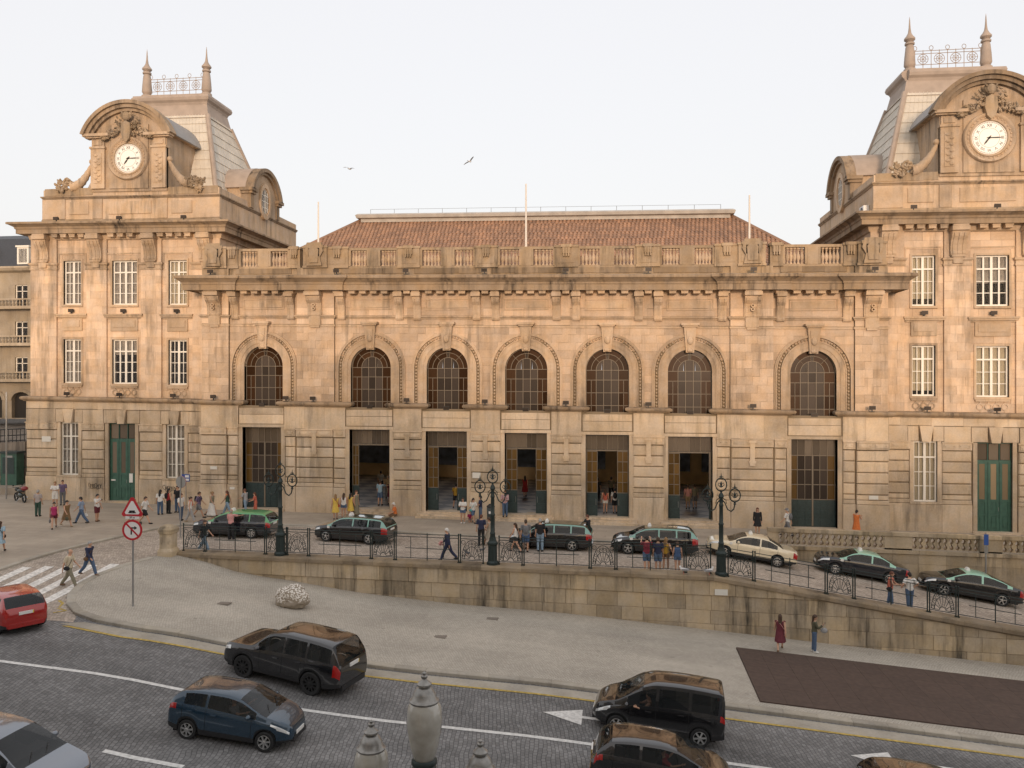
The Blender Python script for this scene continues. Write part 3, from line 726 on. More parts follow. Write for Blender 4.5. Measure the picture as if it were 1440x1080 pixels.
for r in range(nrow):
    a0, a1 = SL*r/nrow, SL*(r+1)/nrow + .06
    f0 = r/nrow; hw0 = lerp(21.4, 14.7, f0) - .15
    nc = int(2*hw0/.30)
    for i in range(nc):
        x = -hw0 + 2*hw0*(i+.5)/nc; w = .13; u = Vector((0, YE, ZE)) + sd_*a0 + nn*.05; v = Vector((0, YE, ZE)) + sd_*a1 + nn*.02
        pts = []
        for q, e in ((u, 1), (v, .9)):
            for k_ in range(4):
                an = PI*k_/3; pts.append((x - w*e*math.cos(an), q.y + nn.y*.075*math.sin(an), q.z + nn.z*.075*math.sin(an)))
        tl.add(pts, [(0,1,5,4),(1,2,6,5),(2,3,7,6),(0,3,2,1)]); tt += [random.random()]*4
o = SP(tl, 'roof_tile', M['tile'], parent=rf); o['kind'] = 'stuff'
a_ = o.data.attributes.new('tint', 'FLOAT', 'FACE'); a_.data.foreach_set('value', tt)
for s in (-1, 1):
    for yy in (YE, 19.4): SP(MB().tube([(s*21.4,yy,ZE+.08),(s*14.7,YR,ZR+.08)], .14, 6), 'hip_ridge', M['tile'], parent=rf)
sk = MB(); sweep(sk, [(0,22.1),(.25,22.1),(.25,22.35),(.55,22.4),(.62,22.62),(.45,22.75),(0,22.82)], [(-14.4,11.2),(-14.4,10.0),(14.4,10.0),(14.4,11.2)]); sk.box(-14.4,14.4,10.0,11.2,22.1,22.8)
SP(sk, 'ridge_skylight', simple('grey_ridge_metal', (.40,.37,.33), .6, noise=.15, nscale=1.5), parent=rf)
rl = MB()
for i in range(15): rl.tube([(-14+2*i,10.3,22.8),(-14+2*i,10.3,23.25)], .018, 4)
rl.tube([(-14,10.3,23.25),(14,10.3,23.25)], .012, 4); SP(rl, 'lightning_wire', M['steel'], parent=rf)
for x, t in ((-14.8,21.8), (-.1,22.8), (14.65,21.8)):
    p = MB(); p.lathe([(.075,0),(.07,1.2),(.05,t-18.0-.1),(.06,t-18.0-.06),(.0,t-18.0)], n=8); p.box(-.1,.1,-.1,.1,-.1,.5)
    tag(p.build('flagpole', M['pole'], None, smooth=True, loc=at(x, .75, 18.0)),
        {-14.8:'bare pale flagpole on the parapet nearest the left clock tower', -.1:'tallest bare pale flagpole above the middle arch', 14.65:'bare pale flagpole on the parapet nearest the right clock tower'}[x], 'flagpole', 'flagpoles on the parapet')
# ---------------------------------------------------------------- the two pavilions with their clock towers
def mesh_cache(fn):
    store = {}
    def g(*a):
        if a not in store: store[a] = fn(*a)
        return store[a]
    return g
@mesh_cache
def win_frame(w, h, cols, tz):
    b_ = MB(); fw = .10
    b_.box(-w/2, w/2, .0, .08, 0, fw); b_.box(-w/2, w/2, .0, .08, h-fw, h)
    for s in (-1, 1): b_.box(*sorted((s*w/2, s*(w/2-fw))), .0, .08, fw, h-fw)
    b_.box(-w/2+fw, w/2-fw, -.02, .07, tz-.05, tz+.05)
    b_.box(-.075, .075, -.015, .07, fw, h-fw)
    cw = (w/2 - fw - .055)/(cols/2)
    for s in (-1, 1):
        for i in range(1, cols//2):
            x = s*(.055 + cw*i); t = .045 if cols == 4 and w < 1.6 else .10; b_.box(x-t/2, x+t/2, .01, .06, fw, h-fw)
    for i in (1, 2):
        z = fw + (tz-.05-fw)*i/3; b_.box(-w/2+fw, w/2-fw, .015, .055, z-.022, z+.022)
    return b_.mesh('window_frame')
@mesh_cache
def pane_mesh(w, h): return MB().box(-w/2, w/2, .03, .038, -h/2, h/2).mesh('pane')
def window(x, y, z0, z1, w, blind, bl_h=1.0, cols=4):
    h = z1-z0; tz = h*.735; fw = .085
    o = obj('window', win_frame(w, h, cols, tz), M['white'], st, loc=at(x, y, z0))
    cw = round((w/2-fw-.055)/(cols/2), 3); ph = (tz-.05-fw)/3
    for s in (-1, 1):
        for i in range(cols//2):
            xx = s*(.055 + cw*(i+.5))
            for k_ in range(3): obj('pane', pane_mesh(round(cw-.03,3), round(ph-.028,3)), M['glass_clear'], o, loc=(xx, 0, fw+ph*(k_+.5)))
            obj('pane', pane_mesh(round(cw-.03,3), round(h-fw-tz-.05,3)), M['glass_clear'], o, loc=(xx, 0, (tz+.05+h-fw)/2))
    if blind:
        c_ = MB(); n_ = 14
        pts = []
        for i in range(n_+1):
            xx = -w/2+.04 + (w-.08)*i/n_; pts.append((xx, .16 + (.02 if i % 2 else 0)))
        zb = h*(1-bl_h)
        for (a0, b0), (a1, b1) in zip(pts, pts[1:]): c_.poly([(a0,b0,zb+.02),(a1,b1,zb+.02),(a1,b1,h-.02),(a0,b0,h-.02)])
        c_.build('blind', blind, o)
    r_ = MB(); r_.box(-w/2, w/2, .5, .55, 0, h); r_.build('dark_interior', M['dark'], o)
def rect_wall(mb, x0, x1, z0, z1, y0, y1, holes):
    xs = sorted({x0, x1} | {q for h_ in holes for q in h_[:2]}); zs = sorted({z0, z1} | {q for h_ in holes for q in h_[2:]})
    for a, b_ in zip(xs, xs[1:]):
        zc = None
        for c, d in zip(zs, zs[1:]):
            solid = not any(h_[0] < (a+b_)/2 < h_[1] and h_[2] < (c+d)/2 < h_[3] for h_ in holes)
            if solid and zc is None: zc = c
            if not solid and zc is not None: mb.box(a, b_, y0, y1, zc, c); zc = None
        if zc is not None: mb.box(a, b_, y0, y1, zc, z1)
@mesh_cache
def leaf_cluster(seed, w, h, n, sz):
    rr = random.Random(seed); q = MB()
    for i in range(n):
        a = rr.uniform(0, 2*PI); d = rr.random()**.6
        c = (w*d*math.cos(a), rr.uniform(-.12,.02), h*d*math.sin(a)); s = sz*rr.uniform(.6,1.3)
        rot = Matrix.Rotation(rr.uniform(0,PI), 3, 'Y') @ Matrix.Rotation(rr.uniform(-.5,.5), 3, 'X')
        q.ell(c, (s, s*.6, s*.45), 6, 4, rot=rot)
    return q.mesh('carved_leaves')
def text_mesh(body, size, name='lettering', ext=.004):
    cu = bpy.data.curves.new(name, 'FONT'); cu.body = body; cu.size = size; cu.align_x = 'CENTER'; cu.align_y = 'CENTER'; cu.extrude = ext
    o = bpy.data.objects.new(name, cu); COL.objects.link(o)
    me = bpy.data.meshes.new_from_object(o.evaluated_get(bpy.context.evaluated_depsgraph_get()))
    bpy.data.objects.remove(o); me.name = name; return me
ROM = ['XII','I','II','III','IV','V','VI','VII','VIII','IX','X','XI']
ROM_ME = None
def clock(cx, y, z):
    global ROM_ME
    m = MB(); rings = []
    for r, yy in ((1.06,.0),(1.10,-.10),(1.20,-.12),(1.26,-.04),(1.34,-.05),(1.44,-.16),(1.54,-.18),(1.60,-.10),(1.62,.1)):
        rings.append([(r*math.cos(2*PI*i/40), yy, r*math.sin(2*PI*i/40)) for i in range(40)])
    m.loft(rings, caps=False)
    for i in range(32):
        a = 2*PI*i/32; m.ell((1.31*math.cos(a), -.06, 1.31*math.sin(a)), (.07,.05,.07), 6, 4)
    o = obj('clock', m.mesh('clock', smooth=True), M['stone_trim'], st, loc=at(cx, y, z))
    f_ = MB(); f_.loft([[(r*math.cos(2*PI*i/40), yy, r*math.sin(2*PI*i/40)) for i in range(40)] for r, yy in ((1.07,.05),(1.07,-.005))]); f_.build('clock_face', M['clock'], o)
    tk = MB()
    tk.ringxz((0,0), 1.0, 1.015, -.012, -.004, 0, 2*PI, 48); tk.ringxz((0,0), .62, .632, -.012, -.004, 0, 2*PI, 40)
    for i in range(60):
        a = 2*PI*i/60; r0 = .94
        tk.tube([(r0*math.cos(a),-.008,r0*math.sin(a)), (1.0*math.cos(a),-.008,1.0*math.sin(a))], .008, 4)
    tk.build('minute_ring', M['clock_ink'], o)
    if ROM_ME is None: ROM_ME = [text_mesh(t, .26, 'numeral') for t in ROM]
    for i, me in enumerate(ROM_ME):
        a = PI/2 - 2*PI*i/12
        n_ = obj('numeral', me, M['clock_ink'], o, loc=(.79*math.cos(a), -.014, .79*math.sin(a))); n_.rotation_euler = (R(90), a - PI/2 if False else 0, 0)
        n_.rotation_euler = (Matrix.Rotation(-(a-PI/2), 3, 'Y') @ Matrix.Rotation(R(90), 3, 'X')).to_euler()
    for nm, a, ln, w in (('minute_hand', R(0), .86, .04), ('hour_hand', PI/2 - R(217), .58, .055)):
        h_ = MB(); h_.prism([(-.16,-w*.5),(ln*.6,-w),(ln,0),(ln*.6,w),(-.16,w*.5)], 'y', -.04, -.025); h_.ringxz((0,0), .0, .07, -.05, -.02, 0, 2*PI, 12)
        hh = h_.build(nm, M['clock_ink'], o); hh.rotation_euler = (0, -a, 0)
YP = 1.2
def pavilion(sg):
    cx = 29.75*sg; X = lambda u: cx + u
    inner = -sg       # direction towards the central block
    holes = []
    WN = ((-4.15,1.43), (0,1.97), (4.15,1.43))
    for u, w in WN:
        holes.append((X(u)-w/2, X(u)+w/2, 8.75, 12.0)); holes.append((X(u)-w/2, X(u)+w/2, 14.56, 17.79))
        holes.append((X(u)-(1.05 if u == 0 else .72), X(u)+(1.05 if u == 0 else .72), .2 if u == 0 else 1.98, 5.86))
    mb = MB(); rect_wall(mb, X(-7.42), X(7.42), 0, 20.0, YP+.03, YP+.6, holes)
    mb.box(X(-7.42), X(-6.9), YP+.6, 16, 0, 20); mb.box(X(6.9), X(7.42), YP+.6, 16, 0, 20); mb.box(X(-7.42), X(7.42), 15.7, 16.2, 0, 20)
    mb.box(X(-6.95), X(6.95), YP+.4, 15.9, 19.4, 20.4)
    SP(mb, 'pavilion_wall', M['stone'])
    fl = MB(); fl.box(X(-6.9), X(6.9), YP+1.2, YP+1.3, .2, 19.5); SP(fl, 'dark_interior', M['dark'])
    # pilasters and window bays in courses of stone
    bays = [(-5.35,-2.95), (-1.35,1.35), (2.95,5.35)]; pil = [(-7.45,-5.35), (-2.95,-1.35), (1.35,2.95), (5.35,7.45)]
    for a, b_ in bays:
        def ex(p, q, a=a, b_=b_):
            c = (a+b_)/2; w = .985 if abs(c) < 1 else .715; r = []
            if (p < 12.0 and q > 8.75) or (p < 17.79 and q > 14.56): r.append((X(c), w+.12))
            return r
        courses(X(a), X(b_), 7.76, 19.3, YP, ex, h=.55, ln=1.2)
    for a, b_ in pil: courses(X(a), X(b_), 7.76, 17.2, YP-.15, lambda p, q: [], h=.55, ln=1.05)
    for a, b_ in pil:
        m = MB(); m.box(X(a)+.01, X(b_)-.01, YP-.13, YP+.05, 7.7, 19.4); SP(m, 'pilaster', M['stone'])
        m = MB(); pl = [(X(a),YP),(X(a),YP-.15),(X(b_),YP-.15),(X(b_),YP)]
        sweep(m, [(0,17.10),(.05,17.10),(.07,17.2),(.03,17.24),(.03,17.4),(.12,17.5),(.14,17.6),(0,17.64)], pl); SP(m, 'pilaster_capital', M['stone_trim'])
        x = X((a+b_)/2)
        b2 = bracket_mesh(.95, 17.75, 19.68, .72, (-.3, 0, .3)); b2.box(-.30,.30,-.14,0,17.25,17.8); b2.box(-.42,.42,-.2,0,17.66,17.8)
        obj('bracket', b2.mesh('bracket'), M['stone_trim'], st, loc=at(x, YP-.15, 0))
    for u in (-5.2,-4.5,-3.8,-3.1,-.75,0,.75,3.1,3.8,4.5,5.2):
        o = obj('modillion', me_mod, M['stone_trim'], st, loc=at(X(u), YP, 4.28), scale=(1,.82,1))
    # windows with their surrounds, hoods and aprons
    for u, w in WN:
        rm = rng_blind[sg]
        for lv, (z0, z1) in enumerate(((8.75,12.0), (14.56,17.79))):
            bl, bh = rm[(u, lv)]
            window(X(u), YP+.16, z0, z1, w, bl, bh, cols=4)
            m = MB(); t = .13
            for s in (-1, 1): m.box(*sorted((s*w/2, s*(w/2+t))), YP-.06-YP, .16, z0-.02, z1+t)
            m.box(-w/2, w/2, -.06, .16, z1, z1+t); m.box(-w/2-t, w/2+t, -.10, .16, z0-.16, z0-.02)
            if lv: m.box(-w/2-.42, w/2+.42, -.05, .02, 18.28, 18.36); [m.box(*sorted((s*(w/2+.34), s*(w/2+.42))), -.05, .02, 17.2, 18.28) for s in (-1, 1)]
            obj('window_surround', m.mesh('window_surround'), M['stone_trim'], st, loc=at(X(u), YP, 0))
        m = MB(); ww = w/2+.42
        m.box(-ww, ww, -.10, .05, 13.52, 13.62); m.box(-ww-.08, ww+.08, -.22, .05, 13.62, 13.74); m.box(-ww-.13, ww+.13, -.28, .05, 13.74, 13.86)
        m.box(-w/2-.08, w/2+.08, -.09, .05, 12.62, 13.52); m.box(-w/2+.1, w/2-.1, -.13, .05, 12.9, 13.40)
        obj('window_hood', m.mesh('window_hood'), M['stone_trim'], st, loc=at(X(u), YP, 0))
        m = MB(); m.box(-w/2-.05, w/2+.05, .04, .1, 7.8, 8.58); m.box(-w/2-.05, w/2+.05, -.08, .04, 8.46, 8.58); nn_ = 4 if w > 1.6 else 3
        for i in range(nn_):
            x = -w/2 + w*(i+.5)/nn_; m.ringxz((x, 8.12), .15, .23, -.05, .05, 0, 2*PI, 14); m.box(x-.03, x+.03, -.03, .05, 7.8, 7.92); m.box(x-.03, x+.03, -.03, .05, 8.32, 8.46)
        obj('window_apron', m.mesh('window_apron'), M['stone_trim'], st, loc=at(X(u), YP, 0))
    # ground floor
    yg = YP - .35
    g_ = MB(); rect_wall(g_, X(-7.6), X(7.6), 0, 7.45, yg+.1, YP+.05, [h_ for h_ in holes if h_[3] < 6]); SP(g_, 'ground_floor_wall', M['joint'])
    for a, b_ in ((-7.6,-5.15), (-3.15,-1.40), (1.40,3.15), (5.15,7.6)): pier(X(a), X(b_), yg)
    for u, w in WN:
        hw_ = 1.05 if u == 0 else .72
        if u:
            rblock('dado_block', X(u)-.98, X(u)+.98, yg-.08, .3, 0, 1.86, M['stone_low'], st, .03)
            window(X(u), yg+.18, 1.98, 5.86, 1.44, M['curtain_grey'] if sg < 0 else M['curtain'], 1.0)
            m = MB(); m.box(-.98,.98,-.12,.2,1.86,1.98); obj('window_sill', m.mesh('window_sill'), M['stone_low'], st, loc=at(X(u), yg, 0))
        m = MB()
        for s in (-1, 1): m.box(*sorted((s*hw_, s*(hw_+.25))), -.03, .3, .1 if u == 0 else 1.98, 5.86)
        obj('opening_surround', m.mesh('opening_surround'), M['stone_low'], st, loc=at(X(u), yg, 0))
        k_ = MB(); k_.loft([[(-.26,-.2,5.84),(.26,-.2,5.84),(.26,.2,5.84),(-.26,.2,5.84)],[(-.42,-.2,6.85),(.42,-.2,6.85),(.42,.2,6.85),(-.42,.2,6.85)]])
        obj('keystone', k_.mesh('keystone'), M['stone_low'], st, loc=at(X(u), yg, 0))
        for s in (-1, 1): rblock('lintel_block', *sorted((X(u)+s*.44, X(u)+s*(hw_+.36))), yg-.06, .3, 5.88, 6.82, M['stone_low'], st, .014)
    for i in range(8): rblock('frieze_block', X(-7.6+1.9*i), X(-7.6+1.9*(i+1)), yg-.05, .3, 6.86, 7.38, M['stone_low'], st, .014)
    for a, b_ in ((-7.6,-5.25), (-3.05,-1.45), (1.45,3.05), (5.25,7.6)): rblock('frieze_block', X(a), X(b_), yg-.07, .3, 5.86, 6.83, M['stone_low'], st, .014)
    # green double door
    f = MB(); f.box(-1.05,1.05,.0,.06,4.62,4.74)
    for x in (-1.05,-.36,.32,1.01): f.box(x, x+.04, -.01, .06, .2, 5.86)
    f.box(-1.05,1.05,.0,.06,5.80,5.86)
    d = obj('green_door', f.mesh('green_door'), M['green'], st, loc=at(X(0), yg+.2, 0))
    for i in range(3):
        x = -1.0 + .69*i; l_ = MB(); l_.box(x, x+.62, .02, .05, .2, 4.62)
        for q in ((x,x+.14,.2,4.62),(x+.48,x+.62,.2,4.62)): l_.box(q[0],q[1],-.01,.03,q[2],q[3])
        for z in (.2,1.2,2.1,4.5): l_.box(x+.14,x+.48,-.01,.03,z,z+.14)
        l_.box(x+.2,x+.42,-.005,.03,.5,1.1)
        l_.build('door_leaf', M['green'], d)
        MB().box(x+.14, x+.48, .005, .015, 2.24, 4.5).build('pane', M['glass_door'] if sg < 0 else M['glass_tan'], d)
        MB().box(x+.04, x+.60, .02, .03, 4.76, 5.79).build('pane', M['glass_door'], d)
    hd = MB(); hd.tube([(.28,-.05,1.5),(.28,-.05,1.75)], .015, 6); hd.build('door_handle', M['steel'], d)
    if sg < 0:
        nt = MB(); nt.box(.46,.74,-.02,-.015,1.55,2.2); nt.box(.48,.72,-.025,-.02,2.0,2.18); nt.box(-.96,-.62,-.02,-.015,1.66,1.76); nt.build('paper_notice', simple('white_paper', (.75,.74,.7), .8), d)
    s_ = MB(); s_.box(-1.4,1.4,-.3,.4,.05,.22); obj('step', s_.mesh('step'), M['stone_low'], st, loc=at(X(0), yg, 0))
    # string course and main cornice
    pl = [(X(-7.6),9),(X(-7.6),yg),(X(7.6),yg),(X(7.6),9)]
    s_ = MB(); sweep(s_, SC, pl); SP(s_, 'string_course', M['stone_cornice'])
    pl = [(X(-7.42),16),(X(-7.42),YP-.02),(X(7.42),YP-.02),(X(7.42),16)]
    s_ = MB(); sweep(s_, [(0,19.3),(.12,19.36),(.2,19.7),(0,19.7)], pl); SP(s_, 'bed_moulding', M['stone_trim'])
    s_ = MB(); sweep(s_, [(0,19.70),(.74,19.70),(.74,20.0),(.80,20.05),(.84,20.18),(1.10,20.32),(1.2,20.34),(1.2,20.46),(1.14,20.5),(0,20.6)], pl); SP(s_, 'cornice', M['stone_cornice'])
    # attic storey
    ya = 1.85
    a_ = MB(); a_.box(X(-7.0), X(7.0), ya, 16, 20.4, 23.2); SP(a_, 'attic_wall', M['stone_trim'])
    pl = [(X(-7.0),16),(X(-7.0),ya),(X(7.0),ya),(X(7.0),16)]
    s_ = MB(); sweep(s_, [(0,22.50),(.06,22.50),(.10,22.58),(.16,22.62),(.16,22.70),(0,22.74)], pl); SP(s_, 'attic_moulding', M['stone_cornice'])
    s_ = MB(); sweep(s_, [(0,20.55),(.10,20.55),(.10,20.95),(.05,21.0),(0,21.0)], pl); SP(s_, 'attic_plinth', M['stone_parapet'])
    for a, b_ in ((-7.06,-5.2), (-2.97,-2.2), (2.2,2.97), (5.2,7.06)): rblock('attic_pier', X(a), X(b_), ya-.09, .3, 21.0, 22.48, M['stone_trim'], st, .02)
    for a, b_ in ((-4.9,-3.3), (-1.7,1.7), (3.3,4.9)): rblock('attic_panel', X(a), X(b_), ya-.06, .2, 21.35, 22.3, M['stone_trim'], st, .02)
    for a, b_ in ((-6.9,-3.0), (3.0,6.9)): rblock('coping_block', X(a), X(b_), ya-.03, .6, 22.76, 23.32, M['stone_parapet'], st, .03)
    # --- clock gable
    n0 = set(o.name for o in COL.objects)
    gb = MB(); gb.box(X(-2.97), X(2.97), 1.32, 5.4, 23.0, 27.2)
    rad = (3.45**2 + 2.3**2)/(2*2.3); zc = 29.5 - rad; a0 = math.asin((27.2-zc)/rad)
    arc = [(X(rad*math.cos(a0 + (PI-2*a0)*i/24)), zc + rad*math.sin(a0 + (PI-2*a0)*i/24)) for i in range(25)]
    gb.prism(arc, 'y', 1.36, 5.4); gb.box(X(-1.55), X(1.55), 1.24, 1.4, 23.2, 27.9)
    SP(gb, 'clock_gable', M['stone_trim'])
    bd = MB()
    for r0, r1, y0 in ((rad-.62, rad-.40, 1.12), (rad-.40, rad-.14, .92), (rad-.14, rad+.12, .74)): bd.ringxz((X(0), zc), r0, r1, y0, 1.6, a0-.02, PI-a0+.02, 30)
    SP(bd, 'arched_pediment', M['stone_cornice'])
    br_ = MB(); br_.ringxz((X(0), zc), rad-.1, rad+.02, 1.5, 5.9, a0, PI-a0, 24); SP(br_, 'barrel_roof', M['zinc_grey'], smooth=True)
    for s in (-1, 1):
        ip = MB(); xx = X(s*2.42); ip.box(-.55,.55,1.14,1.5,23.2,26.15); ip.box(-.62,.62,1.06,1.5,26.15,26.3); ip.box(-.5,.5,1.2,1.5,26.3,26.9); ip.box(-.34,.34,1.14,1.3,26.42,26.78)
        ip.box(-.32,.32,1.10,1.2,23.6,25.8)
        for i in range(10): ip.ell((.12*(-1)**i, 1.08, 23.75+i*.21), (.16,.06,.1), 6, 4)
        ip.box(-.9,.75 if s < 0 else .9,.98,1.5,26.9,27.0); ip.box(-1.02,1.02,.82,1.5,27.0,27.2)
        obj('gable_pilaster', ip.mesh('gable_pilaster'), M['stone_trim'], st, loc=at(xx, 0, 0))
        # cornucopia: tapering horn, curling, with fruit and leaves spilling out
        hn = MB(); path = []; rads = []
        for i in range(15):
            t = i/14; ang = lerp(R(100), R(-10), t)
            path.append((s*(3.05 + 1.15*t + .45*math.sin(t*PI*.5)*t), 1.5, 25.25 - 1.75*math.sin(t*PI*.5))); rads.append(lerp(.10, .40, t**.8)*(1 + .07*(-1)**i))
        hn.tube(path, rads, 10); hn.ell((s*3.1,1.5,25.32),(.22,.2,.22),8,6)
        obj('cornucopia', hn.mesh('cornucopia', smooth=True), M['stone_trim'], st, loc=at(cx, 0, 0))
        obj('carved_leaves', leaf_cluster(3+s, .8, .42, 60, .17), M['stone_parapet'], st, loc=at(X(s*5.15), 1.35, 23.62))
        obj('carved_leaves', leaf_cluster(9+s, .35, .30, 22, .15), M['stone_parapet'], st, loc=at(X(s*5.5), 1.25, 23.15))
    clock(X(0), 1.2, 25.4)
    sh_ = MB(); sh_.prism([(-.34,27.9),(-.40,27.3),(-.25,26.75),(0,26.5),(.25,26.75),(.40,27.3),(.34,27.9),(0,28.1)], 'y', .86, 1.3); sh_.ell((0,.95,28.45),(.34,.22,.34),8,6)
    cr = obj('carved_crest', sh_.mesh('carved_crest'), M['stone_parapet'], st, loc=at(X(0), 0, 0))
    for i, (u, z, w, h_) in enumerate(((-.62,27.75,.35,.75),(.62,27.75,.35,.75),(-1.25,27.25,.5,.26),(1.25,27.25,.5,.26),(-1.75,27.0,.3,.22),(1.75,27.0,.3,.22),(0,28.5,.5,.25))):
        obj('carved_leaves', leaf_cluster(20+i, w, h_, 34, .13), M['stone_parapet'], cr, loc=(u, 1.02, z))
    for o in COL.objects:
        if o.name not in n0 and o.parent == st: o.location.y += .42
    # --- dormer with oval window on the side towards the central block
    dm = obj('side_dormer', None, None, st, loc=at(X(inner*7.0), 9.2, 0)); dm.rotation_euler = (0, 0, R(90) if inner > 0 else R(-90))
    d_ = MB(); d_.box(-2.6,2.6,-.12,1.8,22.6,24.4)
    rd = (2.7**2+2.0**2)/4.0; zc2 = 26.3-rd; b0 = math.asin((24.3-zc2)/rd)
    d_.prism([(rd*math.cos(b0+(PI-2*b0)*i/20), zc2+rd*math.sin(b0+(PI-2*b0)*i/20)) for i in range(21)], 'y', -.1, 3.0)
    d_.build('dormer_wall', M['stone_trim'], dm)
    d_ = MB()
    for r0, r1, y0 in ((rd-.42, rd-.2, -.3), (rd-.2, rd+.1, -.5)): d_.ringxz((0, zc2), r0, r1, y0, .2, b0-.02, PI-b0+.02, 24)
    for s in (-1, 1): d_.box(*sorted((s*2.0, s*3.0)), -.5, .6, 24.05, 24.3); d_.box(*sorted((s*2.1, s*2.85)), -.38, .6, 23.85, 24.05); d_.box(*sorted((s*2.15, s*2.7)), -.22, .6, 22.75, 23.85)
    d_.build('dormer_pediment', M['stone_cornice'], dm)
    d_ = MB(); d_.ringxz((0, zc2), rd-.02, rd+.12, .2, 4.6, b0, PI-b0, 20); d_.build('dormer_roof', M['zinc_cap'], dm, smooth=True)
    ov = MB(); N_ = 28
    for r0, r1, y0 in ((1.0,1.32,-.24),(.86,1.0,-.16)):
        ov.loft([[(q*.78*math.cos(2*PI*i/N_), yy, 23.75+q*1.12*math.sin(2*PI*i/N_)) for q, yy in ((r0,y0),(r1,y0),(r1,.1),(r0,.1))] for i in range(N_+1)], caps=False)
    ov.build('oval_surround', M['stone_trim'], dm)
    og = MB(); og.prism([(.68*math.cos(2*PI*i/N_), 23.75+.98*math.sin(2*PI*i/N_)) for i in range(N_)], 'y', -.13, -.125); og.build('oval_pane', M['glass_grey'], dm)
    ob = MB()
    for x in (-.4,-.13,.13,.4): hh = .98*math.sqrt(1-(x/.68)**2); ob.box(x-.022, x+.022, -.17, -.12, 23.75-hh, 23.75+hh)
    for z in (-.5,0,.5): ww = .68*math.sqrt(1-(z/.98)**2); ob.box(-ww, ww, -.165, -.125, 23.73+z, 23.77+z)
    ob.build('oval_bars', M['white'], dm)
    # --- mansard roof in zinc courses
    top = (3.35, 7.0, 10.8, 30.3); bot = (5.45, 4.4, 14.6, 23.1); NR = 9
    def rect(t): return [lerp(bot[i], top[i], t) for i in range(3)] + [lerp(bot[3], top[3], t)]
    mr_ = obj('mansard_roof', MB().loft([[(X(-q[0]),q[1],q[3]),(X(q[0]),q[1],q[3]),(X(q[0]),q[2],q[3]),(X(-q[0]),q[2],q[3])] for q in (rect(0), rect(1))]).mesh('mansard_roof', shear=True), M['zinc'], st)
    for r in range(NR):
        q0, q1 = rect(r/NR), rect((r+1)/NR + .008); e0, e1 = .07, .02
        for sd in range(4):
            m = MB(); c4 = lambda q, e: [(X(-q[0]-e),q[1]-e,q[3]),(X(q[0]+e),q[1]-e,q[3]),(X(q[0]+e),q[2]+e,q[3]),(X(-q[0]-e),q[2]+e,q[3])]
            lo, hi, lo2 = c4(q0, e0), c4(q1, e1), c4(q0, 0); i, j = sd, (sd+1) % 4
            m.poly([lo[i], lo[j], hi[j], hi[i]]); m.poly([lo2[i], lo2[j], lo[j], lo[i]])
            nr_ = 26 if sd in (0, 2) else 16
            for k_ in range(1, nr_):
                a = Vector(lo[i]).lerp(Vector(lo[j]), k_/nr_); u_ = (k_/nr_ - .5)
                b_ = Vector(hi[i]).lerp(Vector(hi[j]), k_/nr_)
                m.tube([a, b_], .022, 4)
            m.build('roof_sheet', M['zinc'], mr_, shear=True)
    for sx in (-1, 1):
        for yi in (1, 2): SP(MB().tube([(X(sx*bot[0]), bot[yi], bot[3]), (X(sx*top[0]), top[yi], top[3])], .2, 8), 'hip_roll', M['zinc_cap'], parent=mr_)
    bn = MB(); bn.loft([[(X(-a),y0,z),(X(a),y0,z),(X(a),y1,z),(X(-a),y1,z)] for a, y0, y1, z in ((3.55,6.8,11.0,30.05),(3.42,6.93,10.87,30.12),(3.15,7.2,10.6,31.3))])
    SP(bn, 'roof_band', M['zinc_cap'], parent=mr_)
    sl = MB(); sweep(sl, [(0,31.2),(.12,31.2),(.2,31.4),(.36,31.55),(.42,31.75),(.36,31.95),(0,32.05)], [(X(-3.05),7.3),(X(3.05),7.3),(X(3.05),10.5),(X(-3.05),10.5),(X(-3.05),7.3)])
    sl.box(X(-3.05), X(3.05), 7.3, 10.5, 31.2, 32.04); sl.box(X(-2.75), X(2.75), 7.6, 10.2, 32.0, 32.25); SP(sl, 'roof_cornice', M['zinc_cap'], parent=mr_)
    fn = MB().lathe([(.42,32.2),(.42,32.4),(.28,32.5),(.36,32.62),(.40,32.7),(.36,33.3),(.29,34.0),(.24,34.15),(.34,34.2),(.34,34.32),(.22,34.4),(.38,34.55),(.38,34.65),(.22,34.85),(.12,35.05),(.07,35.4),(.035,36.0),(.0,36.3)], n=12).mesh('finial', smooth=True)
    for u in (-2.6, 2.6):
        for y in (8.2,): obj('finial', fn, M['zinc_cap'], st, loc=at(X(u), y, 0))
    ir = MB()
    for z in (32.28, 32.75, 33.55, 33.75): ir.tube([(-2.3,0,z),(2.3,0,z)], .025, 4)
    for i in range(9):
        x = -2.24 + .56*i; ir.tube([(x,0,32.2),(x,0,33.8)], .025, 4)
    for i in range(4):
        x = -1.68 + 1.12*i
        for r_ in (.36, .2): ir.tube([(x+r_*math.cos(2*PI*k_/14), 0, 33.15+r_*math.sin(2*PI*k_/14)) for k_ in range(14)], .022, 4, closed=True)
        for k_ in range(4):
            a = PI*k_/4; ir.tube([(x-.36*math.cos(a),0,33.15-.36*math.sin(a)),(x+.36*math.cos(a),0,33.15+.36*math.sin(a))], .016, 4)
    for i in range(5):
        x = -2.24 + 1.12*i; ir.tube([(x+.14*math.cos(2*PI*k_/10), 0, 33.95+.16*math.sin(2*PI*k_/10)) for k_ in range(10)], .022, 4, closed=True)
    me_ir = ir.mesh('roof_cresting')
    for y in (8.2,): obj('roof_cresting', me_ir, M['zinc_cap'], st, loc=at(X(0), y, 0))
CG, CC = M['curtain_grey'], M['curtain']
